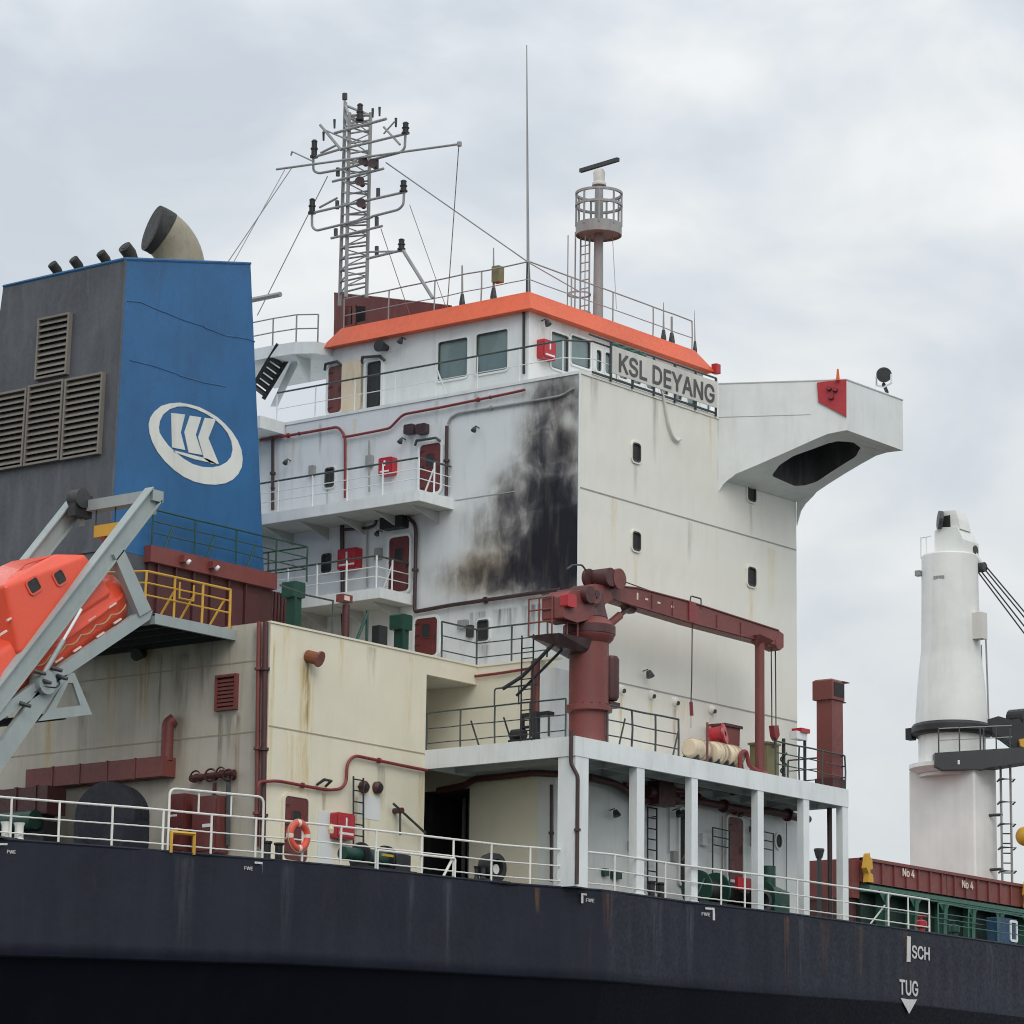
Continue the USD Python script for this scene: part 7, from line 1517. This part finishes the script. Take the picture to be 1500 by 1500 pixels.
    for p in ((1411, 795), (1421, 803), (1429, 808), (1442, 832)): t.part('sheave_block', cyl(Cz(*p)+[0, -.2, 0], Cz(*p)+[0, .2, 0], .22, None, 12), 'dark_steel' if p[0] > 1425 else 'crane_white')
    t.part('sheave_arm', tube([Cz(1408, 786), Cz(1430, 808), Cz(1446, 832)], .12, 7), 'crane_white')
    for a, b in (((1437, 838), (1530, 962)), ((1441, 836), (1530, 950)), ((1446, 833), (1530, 935)), ((1449, 830), (1530, 926))): t.part('luffing_wire', tube([Cz(*a), Cz(*b)], .035, 5), 'dark_steel')
    # cab box and pipes at the side
    t.part('side_cabinet', bx(*[v for lo_, hi_ in zip(np.minimum(Cz(1428, 942), Cz(1441, 904))-_d*np.array([1.1, 1.1, 0]), np.maximum(Cz(1428, 942), Cz(1441, 904))-_d*np.array([.8, .8, 0])) for v in (lo_, hi_)]), 'board'); 
    t.part('side_pipe', tube([Cz(1447, 902), Cz(1449, 1000), Cz(1450, 1062)], .045, 6), 'mast_grey'); t.part('side_pipe', tube([Cz(1441, 945), Cz(1441, 985)], .03, 6), 'mast_grey')
    # jib foot going away to the right and the black walkway below
    j0 = Cz(1452, 1066); f2 = Frame(np.array([cx, cy, 0]), rt, (0, 0, 1)); fz = lambda px, py: ((px-1396)/sc, Zc(py))
    t.part('jib_foot', f2.plate(Polygon([fz(1446, 1056), fz(1462, 1051), (fz(1480, 1056)), fz(1600, 1040), fz(1600, 1120), fz(1500, 1106), fz(1468, 1082), fz(1448, 1073)]), 1.0, -.5), 'black'); t.part('jib_sheaves', cyl(np.array([cx, cy, 0])+rt*fz(1494, 1052)[0]+[0, -.4, fz(1494, 1052)[1]], np.array([cx, cy, 0])+rt*fz(1494, 1052)[0]+[0, .4, fz(1494, 1052)[1]], .42, None, 18), 'black'); t.part('yellow_hook', f2.plate(Polygon([fz(1490, 1086), fz(1520, 1080), fz(1520, 1104), fz(1492, 1096)]), .3, .52), 'yellow')
    wk = Polygon([fz(1363, 1112), fz(1440, 1106), fz(1520, 1100), fz(1520, 1119), fz(1460, 1129), fz(1440, 1132), fz(1430, 1135), fz(1375, 1136), fz(1363, 1131)]); t.part('walkway', f2.plate(wk, 1.4, r0*.3), 'dark_steel', label='black walkway round the crane')
    fw_ = r0*.3+1.35
    for px in (1369, 1399, 1429, 1434, 1452, 1472): p = fz(px, 1110); t.part('walkway_post', tube([f2.to3(p[0], p[1]-.3, fw_), f2.to3(p[0], p[1]+1.05, fw_)], .035, 6), 'rail_dark')
    for k in (.55, 1.05): t.part('walkway_bar', tube([f2.to3(fz(1369, 1110)[0], fz(1369, 1112)[1]+k, fw_), f2.to3(fz(1475, 1110)[0], fz(1475, 1106)[1]+k, fw_)], .025, 6), 'mast_grey')
    # ladder
    for px in (1462, 1476): t.part('ladder_stringer', tube([f2.to3(fz(px, 1285)[0], zb, .9), f2.to3(fz(px, 1128)[0], fz(px, 1128)[1], .9)], .06, 6), 'mast_grey')
    for k in range(16): z_ = zb+.4+k*.42; t.part('ladder_rung', tube([f2.to3(fz(1462, 1200)[0], z_, .9), f2.to3(fz(1476, 1200)[0], z_, .9)], .03, 5), 'rail_dark')
    for py in (1147, 1180, 1212, 1246, 1280): t.part('cage_hoop', tube([f2.to3(fz(1458, py)[0], fz(1458, py)[1], .7), f2.to3(fz(1458, py)[0], fz(1458, py)[1], 1.5), f2.to3(fz(1480, py)[0], fz(1480, py)[1], 1.5), f2.to3(fz(1480, py)[0], fz(1480, py)[1], .7)], .045, 5), 'dark_steel')
    for py in (1196, 1275): t.part('ladder_stay', tube([f2.to3(fz(1428, py)[0], fz(1428, py+2)[1], .7), f2.to3(fz(1464, py)[0], fz(1464, py)[1], .9)], .07, 6), 'dark_steel')
    t.done()
    q = on(1502, 1225, y=cy-3); one('float_ball', trimesh.creation.icosphere(subdivisions=3, radius=.42).apply_translation((q[0], q[1], q[2])), 'yellow', 'yellow ball beside the ladder of the white cargo crane', 'ball', smooth=True)
cargo_crane()
